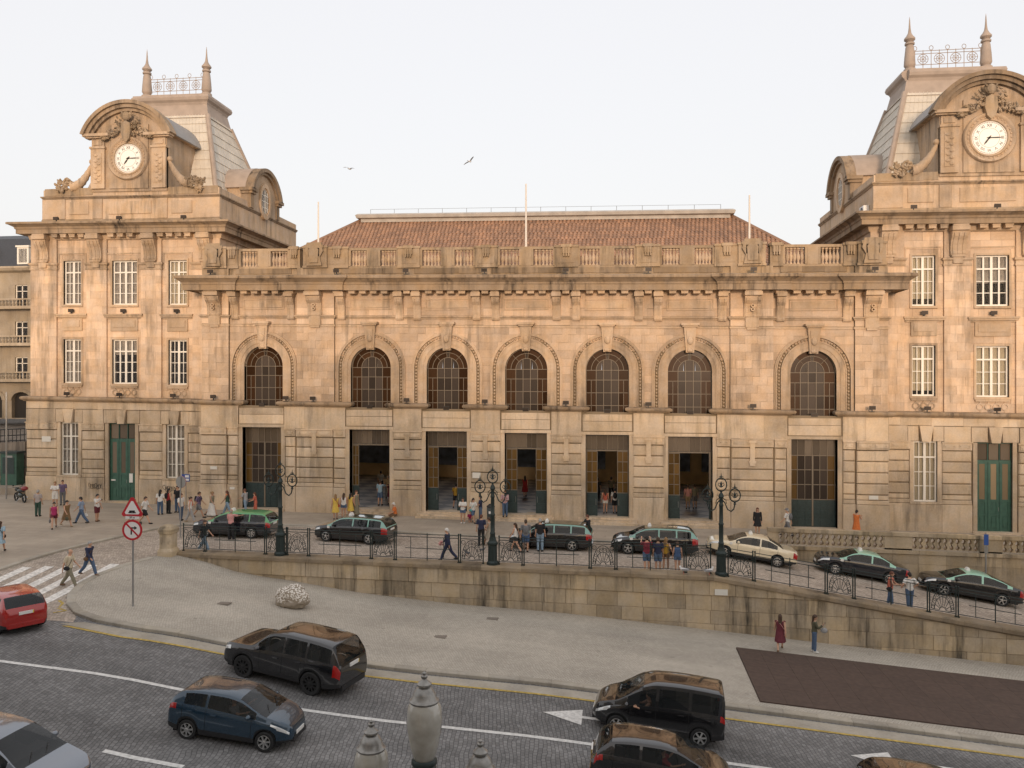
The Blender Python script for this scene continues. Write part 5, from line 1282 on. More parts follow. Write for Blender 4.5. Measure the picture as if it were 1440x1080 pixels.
def car(name, label, loc, heading, sp, body_mat, roof_mat=None, pillar_mat=None, taxi=False, group=None, pitch=0, roll=0, door_open=False, scale=1.0):
    """a car from its side profile: x forward, y left; every panel, pane, wheel and lamp is a part"""
    L, Wd, = sp['L'], sp['W']/2
    t = thing(name, label, 'van' if sp.get('van') else 'car', loc, heading, group); t.rotation_euler = (roll, pitch, heading); t.scale = (scale,)*3
    top, belt = sp['top'], sp['belt']; xr, xf = -L/2, L/2
    wr = sp['wr']; axf, axr = sp['axf'], sp['axr']; ar = wr*1.13; sill = sp.get('sill', .22)
    plan = sp.get('plan', [(xr,.80),(xr+.10,.90),(xr+.35,.965),(xr+.9,1.0),(0,1.0),(xf-1.1,.985),(xf-.5,.93),(xf-.2,.84),(xf-.06,.70),(xf,.58)])
    wins, ws, rwn = sp['wins'], sp['ws'], sp['rw']
    X = set([xr, xf, ws[0], ws[1], rwn[0], rwn[1], xr+.03, xr+.08, xf-.03, xf-.08, xf-.16, xf-.42, xr+.24]) | {q for a in wins for q in a}
    for ax in (axf, axr): X |= {ax + ar*math.cos(PI*i/12) for i in range(13)}
    x = xr
    while x < xf: X.add(x); x += .16
    X = sorted(X); X2 = [X[0]]
    for q in X[1:]:
        if q - X2[-1] > .012 or q in (ws[0], ws[1], rwn[0], rwn[1]) : X2.append(q)
    X = X2; tum = sp.get('tum', .36)
    def section(x):
        hw = Wd*curve(plan, x); zt = curve(top, x); zb = min(curve(belt, x), zt-.02)
        e = min((x-xr), (xf-x)); zl = sill + (.10*(1-e/.5) if e < .5 else 0)
        for ax in (axf, axr):
            if abs(x-ax) < ar: zl = max(zl, wr + math.sqrt(max(0, ar*ar-(x-ax)**2)) - .0)
        zl = min(zl, zb-.06); dz = zt-zb
        P = [(hw*.955, zl), (hw*.99, lerp(zl, zb, .22)), (hw, lerp(zl, zb, .52)), (hw*.985, lerp(zl, zb, .82)), (hw*.955, zb)]
        y0 = hw*.955
        def gy(f): return y0 - tum*dz*f - .02*f
        P += [(gy(.07)-.004, zb+dz*.07), (gy(.80), zb+dz*.80), (gy(.92)-.02*min(1,dz*3), zb+dz*.925)]
        ye = P[-1][0]; P += [(ye*.86, zb+dz*.975), (ye*.5, zb+dz*.995), (0, zt)]
        return P
    S_ = [section(x) for x in X]; NR = 11
    parts = {}
    def grp(nm, mat): 
        if nm not in parts: parts[nm] = (MB(), mat)
        return parts[nm][0]
    def P3(i, r, s): y, z = S_[i][r]; return (X[i], s*y, z)
    roofm = roof_mat or body_mat; pilm = pillar_mat or roofm
    hl0 = sp.get('hl', (xf-.50, xf-.05)); tl0 = sp.get('tl', (xr+.0, xr+.22)); tlr = sp.get('tlr', (2, 5)); hlr = sp.get('hlr', (3, 5))
    for i in range(len(X)-1):
        xm = (X[i]+X[i+1])/2; cab = rwn[0] - .02 < xm < ws[1] + .02
        for r in range(NR-1):
            for s in (-1, 1):
                q = [P3(i,r,s), P3(i+1,r,s), P3(i+1,r+1,s), P3(i,r+1,s)]
                sd = 'l' if s > 0 else 'r'; nm, mt = 'body', body_mat
                if r == 5 and any(a < xm < b for a, b in wins):
                    k = [j for j, (a, b) in enumerate(wins) if a < xm < b][0]; nm, mt = 'side_window_%s%d' % (sd, k), sp.get('glass', M['car_glass'])
                    if door_open and sd == 'l' and k == len(wins)-1 and False: continue
                elif r >= 7 and ws[0] < xm < ws[1]: nm, mt = 'windscreen', M['car_glass']
                elif r >= 7 and rwn[0] < xm < rwn[1]: nm, mt = 'rear_window', M['car_glass']
                elif r >= 7 and rwn[1] <= xm <= ws[0]: nm, mt = 'roof', roofm
                elif r >= 5 and cab: nm, mt = 'pillars', pilm
                elif hlr[0] <= r < hlr[1] and hl0[0] < xm < hl0[1]: nm, mt = 'headlight_' + sd, M['lamp_clear']
                elif tlr[0] <= r < tlr[1] and tl0[0] < xm < tl0[1]: nm, mt = 'tail_light_' + sd, M['lamp_red']
                elif r < 1 and not sp.get('painted'): nm, mt = 'sill_trim', M['trim']
                grp(nm, mt).add(q if s > 0 else q[::-1], [(0,1,2,3)])
    for i, e in ((0, 1), (len(X)-1, -1)):
        ring = [P3(i,r,1) for r in range(NR)] + [P3(i,r,-1) for r in range(NR-2, -1, -1)]
        grp('body', body_mat).add(ring, [tuple(range(len(ring)))])
    for nm, (mb, mt) in parts.items():
        base = {'side_window_': 'side_window', 'headlight_': 'headlight', 'tail_light_': 'tail_light'}
        nn_ = nm
        for k_, v in base.items():
            if nm.startswith(k_): nn_ = v
        me = bpy.data.meshes.new(nn_); me.from_pydata(mb.v, [], mb.f)
        bm = bmesh.new(); bm.from_mesh(me); bmesh.ops.remove_doubles(bm, verts=bm.verts, dist=.0008); bmesh.ops.recalc_face_normals(bm, faces=bm.faces); bm.to_mesh(me); bm.free()
        me.shade_smooth(); me.set_sharp_from_angle(angle=R(38)); obj(nn_, me, mt, t)
    # floor, wheel wells, interior
    m = MB(); m.box(xr+.25, xf-.3, -Wd*.9, Wd*.9, sill-.02, sill+.03)
    for ax in (axf, axr): m.loft([[(ax+ar*.98*math.cos(PI*i/10), y, wr+ar*.98*math.sin(PI*i/10)) for i in range(11)] for y in (-Wd*.93, Wd*.93)], closed=False, caps=False)
    m.build('underbody', M['hub'], t)
    zb0 = curve(belt, 0)
    m = MB(); m.box(rwn[1]-.1 if not sp.get('van') else rwn[0]+.3, ws[0]+.3, -Wd*.82, Wd*.82, sill+.05, zb0-.28)
    for sx in sp.get('seats', (.15, -.75)):
        for sy in (-.37, .37): m.box(sx-.25, sx+.25, sy-.24, sy+.24, .3, .62); m.box(sx-.36, sx-.22, sy-.23, sy+.23, .6, zb0+.14); m.box(sx-.34, sx-.25, sy-.12, sy+.12, zb0+.17, zb0+.36)
    m.box(ws[0]+.1, ws[0]+.5, -Wd*.8, Wd*.8, zb0-.3, zb0-.06)
    m.build('interior', M['seat'], t)
    # wheels
    key = (wr, sp.get('spk', 5), sp.get('sty', 'one'))
    if key not in _wh: _wh[key] = make_wheel(wr, .21, key[1], key[2])
    ty, ri, dk = _wh[key]
    for ax in (axf, axr):
        for s in (-1, 1):
            w_ = bpy.data.objects.new('wheel', ty); COL.objects.link(w_); w_.parent = t; w_.location = (ax, s*(Wd-.125), wr)
            if len(ty.materials) == 0: ty.materials.append(M['tyre'])
            w_.rotation_euler = (0, 0, PI if s > 0 else 0)
            obj('rim', ri, sp.get('rim', M['alloy']), w_); obj('brake_disc', dk, M['hub'], w_)
    # details
    for s in (-1, 1):
        mx = ws[0] + sp.get('mir', .42); zb = curve(belt, mx)
        hwm = Wd*curve(plan, mx)*.95
        m = MB(); m.ell((mx, s*(hwm+.12), zb+.10), (.075,.11,.075), 10, 6); m.box(mx-.03, mx+.03, min(s*hwm, s*(hwm+.08)), max(s*hwm, s*(hwm+.08)), zb+.02, zb+.07); m.build('wing_mirror', pilm if taxi and False else body_mat, t, smooth=True)
        for (a, b) in wins[-2:]:
            hx_ = a + .12; y = Wd*curve(plan, hx_); z = curve(belt, hx_) - .13
            MB().box(hx_, hx_+.2, min(s*(y-.02), s*(y+.022)), max(s*(y-.02), s*(y+.022)), z-.018, z+.018).build('door_handle', sp.get('hand', body_mat), t)
        sm = MB()
        for xx in sorted({wins[-1][1]-.12, wins[-1][0]-.03, wins[-2][0]-.03 if len(wins) > 1 else wins[-1][0]-.9}):
            pr = section(xx); zlow = max(sill+.06, pr[0][1])
            pts = [(y, z) for y, z in pr[:5] if z >= zlow]
            for (y0_, z0_), (y1_, z1_) in zip(pts, pts[1:]): sm.add([(xx-.006, s*(y0_+.003), z0_), (xx+.006, s*(y0_+.003), z0_), (xx+.006, s*(y1_+.003), z1_), (xx-.006, s*(y1_+.003), z1_)], [(0,1,2,3)])
        sm.build('door_seam', M['hub'], t)
    zf = curve(top, xf); zr_ = curve(belt, xr)
    m = MB(); m.box(xf-.10, xf+.012, -Wd*.42, Wd*.42, zf-.20, zf-.07); m.build('grille', M['trim'], t)
    m = MB(); m.box(xf-.12, xf+.02, -Wd*.5, Wd*.5, .27, .40); m.build('front_bumper_intake', M['trim'], t)
    MB().box(xf+.0, xf+.024, -.26, .26, .42, .53).build('number_plate', M['plate'], t)
    pz = sp.get('plz', .78); px_ = xr - .012
    pl = MB().box(px_-.012, px_+.03, -.26, .26, pz, pz+.11).build('number_plate', M['plate'], t)
    MB().box(px_-.014, px_+.02, -.26, -.225, pz, pz+.11).build('plate_edge', M['plate_y'], pl)
    if sp.get('rear_bumper', True): MB().box(xr-.03, xr+.1, -Wd*.72, Wd*.72, .30, .46).build('rear_bumper', sp.get('bump', body_mat), t)
    if sp.get('rails'):
        for s in (-1, 1):
            m = MB(); m.tube([(rwn[1]+.15, s*Wd*.62, curve(top, rwn[1]+.15)+.0), (rwn[1]+.4, s*Wd*.64, curve(top, 0)+.03), (ws[0]-.35, s*Wd*.64, curve(top, ws[0]-.35)+.03), (ws[0]-.1, s*Wd*.62, curve(top, ws[0]-.1)-.01)], .018, 6); m.build('roof_rail', sp['rails'], t)
    if taxi:
        s_ = MB(); zt = curve(top, ws[0]-.25); s_.loft([[(ws[0]-.25+a*q, b*q2, zt+z) for a, b in ((-.1,-.16),(.1,-.16),(.1,.16),(-.1,.16))] for q, q2, z in ((1,1,-.01),(1,1,.03),(.5,.8,.15))]); s_.build('taxi_sign', M['plate'], t)
        for s in (-1, 1): MB().box(ws[1]-.2, ws[1]-.04, min(s*(Wd*.99), s*(Wd*1.004)), max(s*(Wd*.99), s*(Wd*1.004)), .80, .93).build('taxi_number', M['plate'], t)
    aer = MB(); aer.tube([(rwn[1]+.25,0,curve(top, rwn[1]+.25)-.01),(rwn[1]+.05,0,curve(top, rwn[1]+.25)+.16)], .006, 4); aer.build('aerial', M['black'], t)
    m = MB(); 
    for s in (-.42, .12): m.tube([(ws[1]-.06, s, curve(top, ws[1]-.06)+.012), (ws[1]-.28, s+.30, curve(top, ws[1]-.28)+.012)], .008, 4)
    m.build('wiper', M['black'], t)
    return t
# side profiles (x from rear to front)
EST = dict(L=4.66, W=1.81, wr=.325, axf=1.42, axr=-1.25, top=[(-2.33,.92),(-2.28,1.0),(-2.05,1.30),(-1.85,1.42),(-1.2,1.465),(-.2,1.475),(.45,1.42),(.8,1.27),(1.30,.99),(1.5,.95),(2.0,.86),(2.25,.74),(2.33,.58)],
           belt=[(-2.33,.86),(-2.2,.95),(-1.0,.955),(0,.93),(1.0,.90),(1.5,.86),(2.1,.72),(2.33,.52)], wins=[(-1.95,-1.22),(-1.14,-.28),(-.2,1.02)], ws=(.5,1.36), rw=(-2.27,-1.93), tl=(-2.33,-2.02), spk=5, sty='double', tum=.34)
SED = dict(L=4.75, W=1.79, wr=.315, axf=1.45, axr=-1.35, top=[(-2.37,.86),(-2.3,.96),(-2.1,1.0),(-1.62,1.03),(-1.2,1.22),(-.75,1.40),(-.2,1.435),(.2,1.42),(.55,1.33),(1.25,.97),(1.5,.95),(2.1,.86),(2.32,.76),(2.37,.60)],
           belt=[(-2.37,.80),(-2.2,.92),(-1.0,.93),(0,.91),(1.1,.90),(1.5,.88),(2.1,.78),(2.37,.55)], wins=[(-1.28,-.42),(-.34,.92)], ws=(.38,1.30), rw=(-1.6,-.82), tl=(-2.37,-2.16), spk=8, sty='one', tum=.36, sill=.24)
SUP = dict(SED, L=4.85, wr=.33, top=[(-2.42,.86),(-2.36,1.0),(-2.1,1.05),(-1.75,1.12),(-1.2,1.31),(-.6,1.44),(-.1,1.46),(.35,1.41),(.8,1.23),(1.35,.97),(1.55,.93),(2.1,.85),(2.37,.74),(2.42,.58)], belt=[(-2.42,.82),(-2.2,.97),(-1.0,.97),(0,.94),(1.1,.90),(1.5,.87),(2.1,.76),(2.42,.52)],
           wins=[(-1.55,-.40),(-.30,1.02)], ws=(.45,1.40), rw=(-1.8,-.75), spk=5, tl=(-2.42,-2.15), axf=1.45, axr=-1.38)
MES = dict(EST, L=4.82, top=[(-2.41,.90),(-2.36,1.0),(-2.1,1.36),(-1.95,1.44),(-1.2,1.49),(-.2,1.49),(.3,1.45),(.62,1.34),(1.25,.98),(1.5,.95),(2.15,.86),(2.36,.76),(2.41,.60)], belt=[(-2.41,.84),(-2.3,.93),(-1.0,.94),(0,.93),(1.1,.91),(1.5,.88),(2.1,.78),(2.41,.55)], wins=[(-2.12,-1.22),(-1.14,-.25),(-.17,.95)], ws=(.4,1.30), rw=(-2.38,-2.08), tl=(-2.41,-2.16), spk=8, sty='one', axf=1.46, axr=-1.33)
HAT = dict(L=3.96, W=1.74, wr=.30, axf=1.24, axr=-1.25, top=[(-1.98,.80),(-1.94,.98),(-1.78,1.22),(-1.5,1.41),(-.8,1.48),(-.2,1.48),(.3,1.41),(.8,1.18),(1.2,1.0),(1.35,.965),(1.75,.82),(1.93,.68),(1.98,.54)],
           belt=[(-1.98,.74),(-1.85,1.02),(-1.2,1.03),(0,.95),(.9,.89),(1.3,.84),(1.75,.68),(1.98,.48)], wins=[(-1.42,-.72),(-.64,.92)], ws=(.32,1.22), rw=(-1.90,-1.50), tl=(-1.98,-1.66), tlr=(3,6), hl=(1.36,1.90), spk=7, tum=.34, plan=[(-1.98,.80),(-1.9,.9),(-1.6,.97),(-1,1),(0,1),(.9,.99),(1.4,.93),(1.75,.8),(1.92,.64),(1.98,.5)])
SUV = dict(L=4.80, W=1.93, wr=.39, axf=1.42, axr=-1.33, top=[(-2.4,.95),(-2.36,1.1),(-2.15,1.5),(-1.95,1.72),(-1.2,1.79),(-.3,1.80),(.25,1.76),(.55,1.64),(1.05,1.22),(1.25,1.17),(1.9,1.13),(2.25,1.04),(2.38,.86),(2.4,.7)],
           belt=[(-2.4,.95),(-2.25,1.14),(-1.0,1.14),(0,1.12),(1.0,1.10),(1.5,1.08),(2.2,.98),(2.4,.66)], wins=[(-2.02,-1.12),(-1.04,-.22),(-.14,.86)], ws=(.32,1.12), rw=(-2.34,-1.98), tl=(-2.4,-2.14), tlr=(2,5), hl=(1.98,2.36), spk=10, sill=.34, tum=.27, rim=M['steel_rim'], bump=M['trim'], plz=.98, plan=[(-2.4,.86),(-2.3,.94),(-2.0,.99),(0,1),(1.6,1),(2.1,.94),(2.33,.84),(2.4,.7)], glass=M['car_glass'])
VAN = dict(L=4.25, W=1.83, wr=.315, axf=1.30, axr=-1.38, van=True, top=[(-2.12,1.0),(-2.10,1.5),(-2.04,1.74),(-1.9,1.80),(-.8,1.84),(.1,1.80),(.55,1.66),(1.05,1.32),(1.35,1.13),(1.55,1.07),(1.9,.93),(2.08,.74),(2.12,.58)],
           belt=[(-2.12,.98),(-2.0,1.06),(-1.0,1.08),(0,1.05),(.9,1.0),(1.3,.96),(1.75,.8),(2.12,.54)], wins=[(-1.9,-1.05),(-.95,.0),(.10,1.02)], ws=(.52,1.42), rw=(-2.11,-2.02), tl=(-2.12,-1.98), tlr=(3,6), hl=(1.56,2.05), spk=6, sty='one', rim=M['alloy'], sill=.26, tum=.17, mir=.5, bump=M['trim'], seats=(.25,), plan=[(-2.12,.93),(-2.06,.97),(-1.8,1),(0,1),(1.0,.99),(1.5,.94),(1.85,.83),(2.04,.68),(2.12,.52)])
BK = paint('black_car_paint', (.010,.010,.011)); BK2 = paint('blue_black_car_paint', (.014,.016,.022)); MINT = paint('mint_green_roof_paint', (.30,.56,.42), 0, .35); GRN = paint('bright_green_roof_paint', (.09,.33,.13), 0, .35)
TEAL = paint('teal_pillar_paint', (.18,.36,.30), 0, .35); DKG = paint('dark_green_roof_paint', (.012,.035,.028)); CREAM = paint('cream_car_paint', (.72,.62,.44), 0, .3); BLUE = paint('petrol_blue_car_paint', (.018,.045,.075), .35); RED = paint('red_car_paint', (.36,.02,.015), .1); SILV = paint('blue_silver_car_paint', (.19,.21,.24), .5)
def on_up(x, y): return (x, y, GU(x, y) + .004)
def pit(x, y): return -math.atan(K + (-.137 if x > 10.6 else 0))
TG = 'taxis waiting in line before the station'
def taxi(label, x, y, hd, sp, bm_, rm, pm, **kw):
    z = GU(x, y) + .004
    # slope along the car's own axis
    e = .5; dx, dy = math.cos(hd), math.sin(hd); g_ = (GU(x+dx*e, y) - GU(x-dx*e, y))/(2*e)
    return car('taxi', label, (x, y, z), hd, sp, bm_, rm, pm, taxi=True, group=TG, pitch=-math.atan(g_), **kw)
taxi('black estate taxi with bright green roof beside the first lamp post', -16.35, -8.5, PI+R(1.5), MES, BK2, GRN, GRN)
taxi('black estate taxi with dark roof and pale green window pillars waiting alone', -9.0, -8.6, PI-R(8), dict(EST, rim=M['alloy']), BK, DKG, TEAL)
taxi('black estate taxi with its passengers and driver standing at the open front door', 2.35, -8.3, PI-R(2), EST, BK, DKG, TEAL)
taxi('black estate taxi before the fifth arch with a group watching from the railing', 8.05, -8.5, PI-R(1), dict(EST, hl=(1.75,2.28)), BK, DKG, TEAL)
taxi('cream saloon taxi at the top of the ramp', 13.3, -7.6, PI-R(3), dict(SED, hand=CREAM), CREAM, CREAM, CREAM)
taxi('black saloon taxi with mint roof halfway down the ramp', 19.3, -6.9, PI-R(3), SED, BK2, MINT, MINT)
taxi('black saloon taxi with mint roof lowest on the ramp', 24.7, -7.5, PI-R(4), SUP, BK, MINT, MINT)
def street_car(nm, label, x, y, hd, sp, bm_, rm=None, **kw):
    e = .8; dx, dy = math.cos(hd), math.sin(hd); g_ = (GL(x+dx*e, y+dy*e) - GL(x-dx*e, y-dy*e))/(2*e)
    return car(nm, label, (x, y, GL(x, y)+.004), hd, sp, bm_, rm, pitch=-math.atan(g_), **kw)
c_rr = street_car('suv', 'black sport utility car with dark windows turning beside the kerb', -5.75, -25.35, PI-R(14), SUV, BK, scale=1.06)
c_fi = street_car('hatchback', 'petrol blue hatchback driving right with its window down', -5.55, -30.05, R(-2), HAT, BLUE)
c_vn = street_car('panel_van', 'black compact van with driver resting an arm at the open window', 7.35, -26.1, PI-R(4), dict(VAN), BK)
c_hb = street_car('hatchback', 'black hatchback beside the van, driver in red shirt', 7.3, -29.95, R(-1), dict(HAT, L=4.1), BK)
c_rd = street_car('hatchback', 'red hatchback turning in by the zebra crossing', -18.35, -24.0, PI-R(33), dict(HAT, spk=5), RED)
c_sv = street_car('saloon_car', 'blue silver car partly in view behind the blue hatchback', -10.0, -34.6, R(-4), SUP, SILV)
c_bk = street_car('hatchback', 'black car following the van, only its roof in view', 14.7, -29.95, R(-1), HAT, BK)
# ---------------------------------------------------------------- people
M['skin'] = simple('skin', (.50,.29,.19), .55, rnd=.18); M['eye'] = simple('dark_eye', (.02,.015,.012), .3); M['lip'] = simple('lip', (.38,.14,.11), .5)
def cloth(name, col): return simple('cloth_' + name, col, .85, noise=.12, nscale=14)
CLR = dict(white=(.68,.66,.62), cream=(.58,.50,.36), black=(.015,.015,.017), grey=(.16,.16,.165), lgrey=(.34,.34,.34), navy=(.022,.028,.065), blue=(.06,.11,.22), lblue=(.30,.42,.50), denim=(.075,.12,.20), ldenim=(.22,.31,.40), red=(.36,.03,.035), maroon=(.12,.02,.03), magenta=(.38,.03,.12), pink=(.60,.30,.28), orange=(.62,.17,.04), coral=(.52,.14,.09), yellow=(.62,.43,.08), mustard=(.45,.26,.03), brown=(.15,.085,.045), tan=(.36,.27,.17), khaki=(.22,.20,.14), olive=(.09,.085,.05), green=(.03,.07,.05), teal=(.10,.32,.33), purple=(.14,.10,.17))
CM = {k: cloth(k, v) for k, v in CLR.items()}
def plaid(name, a, b_):
    m, n, l, b = newmat('cloth_' + name); b.inputs['Roughness'].default_value = .85
    g = n.new('ShaderNodeTexCoord'); mp = n.new('ShaderNodeMapping'); mp.inputs['Scale'].default_value = (1,1,1); l.new(g.outputs['Object'], mp.inputs[0])
    w = n.new('ShaderNodeTexWave'); w.bands_direction = 'Z'; w.inputs['Scale'].default_value = 5 if name == 'striped' else 9
    l.new(mp.outputs[0], w.inputs['Vector']); mx = n.new('ShaderNodeMix'); mx.data_type = 'RGBA'; mx.inputs[6].default_value = (*a,1); mx.inputs[7].default_value = (*b_,1)
    st_ = n.new('ShaderNodeMath'); st_.operation = 'GREATER_THAN'; st_.inputs[1].default_value = .5; l.new(w.outputs['Fac'], st_.inputs[0]); l.new(st_.outputs[0], mx.inputs[0]); l.new(mx.outputs[2], b.inputs['Base Color']); return m
CM['striped'] = plaid('striped', (.34,.02,.04), (.02,.02,.03)); CM['check'] = plaid('check', (.45,.40,.37), (.30,.25,.24)); CM['bcheck'] = plaid('bcheck', (.35,.42,.52), (.16,.22,.34)); CM['pattern'] = plaid('pattern', (.45,.40,.32), (.22,.18,.13)); CM['bpattern'] = plaid('bpattern', (.28,.14,.06), (.12,.10,.05)); CM['rcheck'] = plaid('rcheck', (.40,.12,.12), (.45,.42,.42))
HAIR = {k: simple('hair_' + k, v, .6) for k, v in dict(dark=(.012,.009,.007), brown=(.055,.028,.014), fair=(.26,.15,.06), grey=(.32,.31,.29), white=(.6,.58,.54), auburn=(.11,.035,.015)).items()}
# pose: legs (hip, knee) right then left; arms (pitch, outward, elbow, turn-in) right then left; lean
POSES = dict(stand=(((2,2),(-2,2)), ((2,7,12,0),(-2,7,10,0)), 0), stand2=(((7,6),(-4,1)), ((5,8,22,5),(-6,10,15,0)), 1), walk=(((27,6),(-20,16)), ((-20,6,12,0),(22,6,22,0)), 3), walk2=(((-22,22),(24,5)), ((24,6,25,0),(-20,6,10,0)), 3),
             phone=(((2,2),(-3,2)), ((32,6,95,35),(4,7,15,0)), 1), photo=(((3,2),(-3,2)), ((68,12,80,30),(66,12,82,30)), 0), both=(((3,3),(-3,1)), ((22,8,80,38),(20,8,80,38)), 0), hip=(((5,4),(-5,1)), ((-28,34,78,42),(-26,34,75,42)), 0), bagarm=(((22,5),(-16,12)), ((-8,6,20,0),(30,8,88,30)), 3), point=(((4,2),(-4,2)), ((72,14,18,0),(4,8,15,0)), 0),
             sit=(((84,86),(80,82)), ((28,8,40,15),(25,8,45,15)), 8), lean=(((12,10),(-6,4)), ((38,10,60,30),(30,10,50,20)), 6), drive=(((80,60),(78,58)), ((52,10,42,10),(50,12,40,5)), -8), driveout=(((80,60),(78,58)), ((52,10,42,10),(46,38,70,-10)), -8))
def limb_arm(s, p, q, e, tw, sh):
    p, q, e, tw = map(R, (p, q, e, tw))
    d1 = Matrix.Rotation(p, 3, 'X') @ Matrix.Rotation(-s*q, 3, 'Y') @ Vector((0,0,-1))
    d2 = Matrix.Rotation(s*tw, 3, 'Z') @ (Matrix.Rotation(p+e, 3, 'X') @ Matrix.Rotation(-s*q*.6, 3, 'Y') @ Vector((0,0,-1)))
    el = sh + d1*.29; wr_ = el + d2*.25; return [sh, el, wr_], d2
def skel(pose):
    legs, arms, lean = POSES[pose]; J = {}
    for s, (a, b) in zip((1,-1), legs):
        hip = Vector((s*.095,0,.93)); d1 = Vector((0,math.sin(R(a)),-math.cos(R(a)))); d2 = Vector((0,math.sin(R(a-b)),-math.cos(R(a-b))))
        kn = hip + d1*.44; an = kn + d2*.42; J['leg', s] = [hip, kn, an]
    dz = .075 - min(J['leg',1][2].z, J['leg',-1][2].z)
    for s in (1,-1): J['leg',s] = [p + Vector((0,0,dz)) for p in J['leg',s]]
    J['dz'] = dz; lr = Matrix.Rotation(-R(lean), 3, 'X'); piv = Vector((0,0,.95))
    J['T'] = lambda v: lr @ (Vector(v) - piv) + piv + Vector((0,0,dz))
    for s, a in zip((1,-1), arms):
        pts, d = limb_arm(s, *a, Vector((s*.185,0,1.42))); J['arm',s] = [J['T'](p) for p in pts]; J['hd',s] = lr @ d
    return J
TOR = [(.84,.10,.085),(.89,.155,.11),(.96,.17,.118),(1.04,.152,.108),(1.12,.14,.10),(1.22,.152,.108),(1.32,.168,.114),(1.40,.165,.10),(1.445,.12,.085),(1.475,.07,.066)]
def torso_rings(J, z0, z1, ex, n=14, flare=0):
    out = []; zs_ = [z0] + [t[0] for t in TOR if z0 < t[0] < z1] + [z1]
    for z in zs_:
        rx = tab([(t[0],t[1]) for t in TOR], z)+ex; ry = tab([(t[0],t[2]) for t in TOR], z)+ex
        out.append([tuple(J['T']((rx*math.cos(2*PI*i/n), ry*math.sin(2*PI*i/n), z))) for i in range(n)])
    return out
def seg_pts(P, f0, f1, k=6):
    """points along a two segment limb, parameter 0..2"""
    out = []
    for i in range(k+1):
        t = lerp(f0, f1, i/k); out.append(P[0].lerp(P[1], t) if t <= 1 else P[1].lerp(P[2], t-1))
    return out
LEGR = [(0,.088),(.5,.078),(.95,.058),(1.1,.056),(1.35,.058),(1.7,.043),(2,.036)]; ARMR = [(0,.052),(.3,.05),(.95,.038),(1.2,.039),(2,.027)]
def limb(mb, P, prof, f0, f1, ex, n=10, k=8, flare=0):
    pts = seg_pts(P, f0, f1, k); mb.tube(pts, [tab(prof, lerp(f0,f1,i/k)) + ex + flare*i/k for i in range(k+1)], n)
def foot(mb, an, ex=0):
    mb.ell((an.x, an.y+.055, an.z-.03), (.042+ex, .125+ex, .04+ex), 10, 6); mb.ell((an.x, an.y, an.z), (.038+ex,.045+ex,.05+ex), 8, 6)
@mesh_cache
def body_mesh(pose):
    J = skel(pose); b = MB(); b.loft(torso_rings(J, .84, 1.475, 0)); nk = J['T']((0,.0,1.44)); hc = J['T']((0,.02,1.635)); b.tube([nk, J['T']((0,.01,1.58))], [.062,.056], 10)
    for s in (1,-1):
        limb(b, J['leg',s], LEGR, -.0, 2, 0); limb(b, J['arm',s], ARMR, 0, 2, 0); b.ell(tuple(J['arm',s][0]), (.062,.06,.06), 8, 6); b.ell(tuple(J['leg',s][0]), (.095,.10,.10), 8, 6); foot(b, J['leg',s][2])
        w = J['arm',s][2]; d = J['hd',s]; b.ell(tuple(w + d*.05), (.035,.03,.05), 8, 6)
    b.ell(tuple(hc), (.076,.096,.112), 14, 10); b.ell(tuple(J['T']((0,.05,1.565))), (.048,.05,.05), 10, 6)
    b.ell(tuple(J['T']((0,.115,1.625))), (.014,.022,.024), 6, 5)
    for s in (1,-1): b.ell(tuple(J['T']((s*.077,.01,1.63))), (.012,.022,.032), 6, 5)
    me = b.mesh('body'); o = bpy.data.objects.new('tmp', me); COL.objects.link(o)
    md = o.modifiers.new('r', 'REMESH'); md.mode = 'VOXEL'; md.voxel_size = .017; md.use_smooth_shade = True
    sm = o.modifiers.new('s', 'SMOOTH'); sm.iterations = 3
    bpy.context.view_layer.update()
    m2 = bpy.data.meshes.new_from_object(o.evaluated_get(bpy.context.evaluated_depsgraph_get())); bpy.data.objects.remove(o)
    x = MB(); x.v = [tuple(v.co) for v in m2.vertices]; x.f = [tuple(p.vertices) for p in m2.polygons]; x.m = [0]*len(x.f)
    for s in (1,-1):       # five unequal, bent fingers
        w = J['arm',s][2]; d = J['hd',s].normalized(); side = d.cross(Vector((0,1,0)) if abs(d.y) < .8 else Vector((0,0,1))).normalized(); nr = side.cross(d)
        for k, ln in enumerate((.062,.075,.08,.072)):
            a = w + d*.085 + side*((k-1.5)*.017); x.tube([a, a+d*ln*.5+nr*.006, a+d*ln*.9+nr*.024], [.009,.0085,.006], 6)
        a = w + d*.035 + side*(-.03); x.tube([a, a - side*.025 + d*.025, a - side*.03 + d*.06 + nr*.012], [.011,.01,.007], 6)
        x.ell(tuple(J['T']((s*.03,.108,1.645))), (.011,.006,.007), 6, 4, 1)
    x.ell(tuple(J['T']((0,.105,1.583))), (.022,.008,.006), 6, 4, 2)
    me = x.mesh('body', smooth=60, recalc=False); bpy.data.meshes.remove(m2); return me
@mesh_cache
def top_mesh(pose, kind):
    J = skel(pose); b = MB(); z0 = .92 if kind != 'jacket' else .84; ex = .014 if kind != 'jacket' else .026
    b.loft(torso_rings(J, z0, 1.455, ex))
    sl = dict(tee=.78, tank=.12, long=1.92, jacket=1.95)[kind]
    for s in (1,-1):
        if sl > .2: limb(b, J['arm',s], ARMR, -.02, sl, ex if sl > 1 else .02, flare=.008 if sl < 1 else 0)
        b.ell(tuple(J['arm',s][0]), (.07,.066,.066) if sl > .2 else (.045,.05,.05), 8, 6)
    return b.mesh(kind, smooth=60)
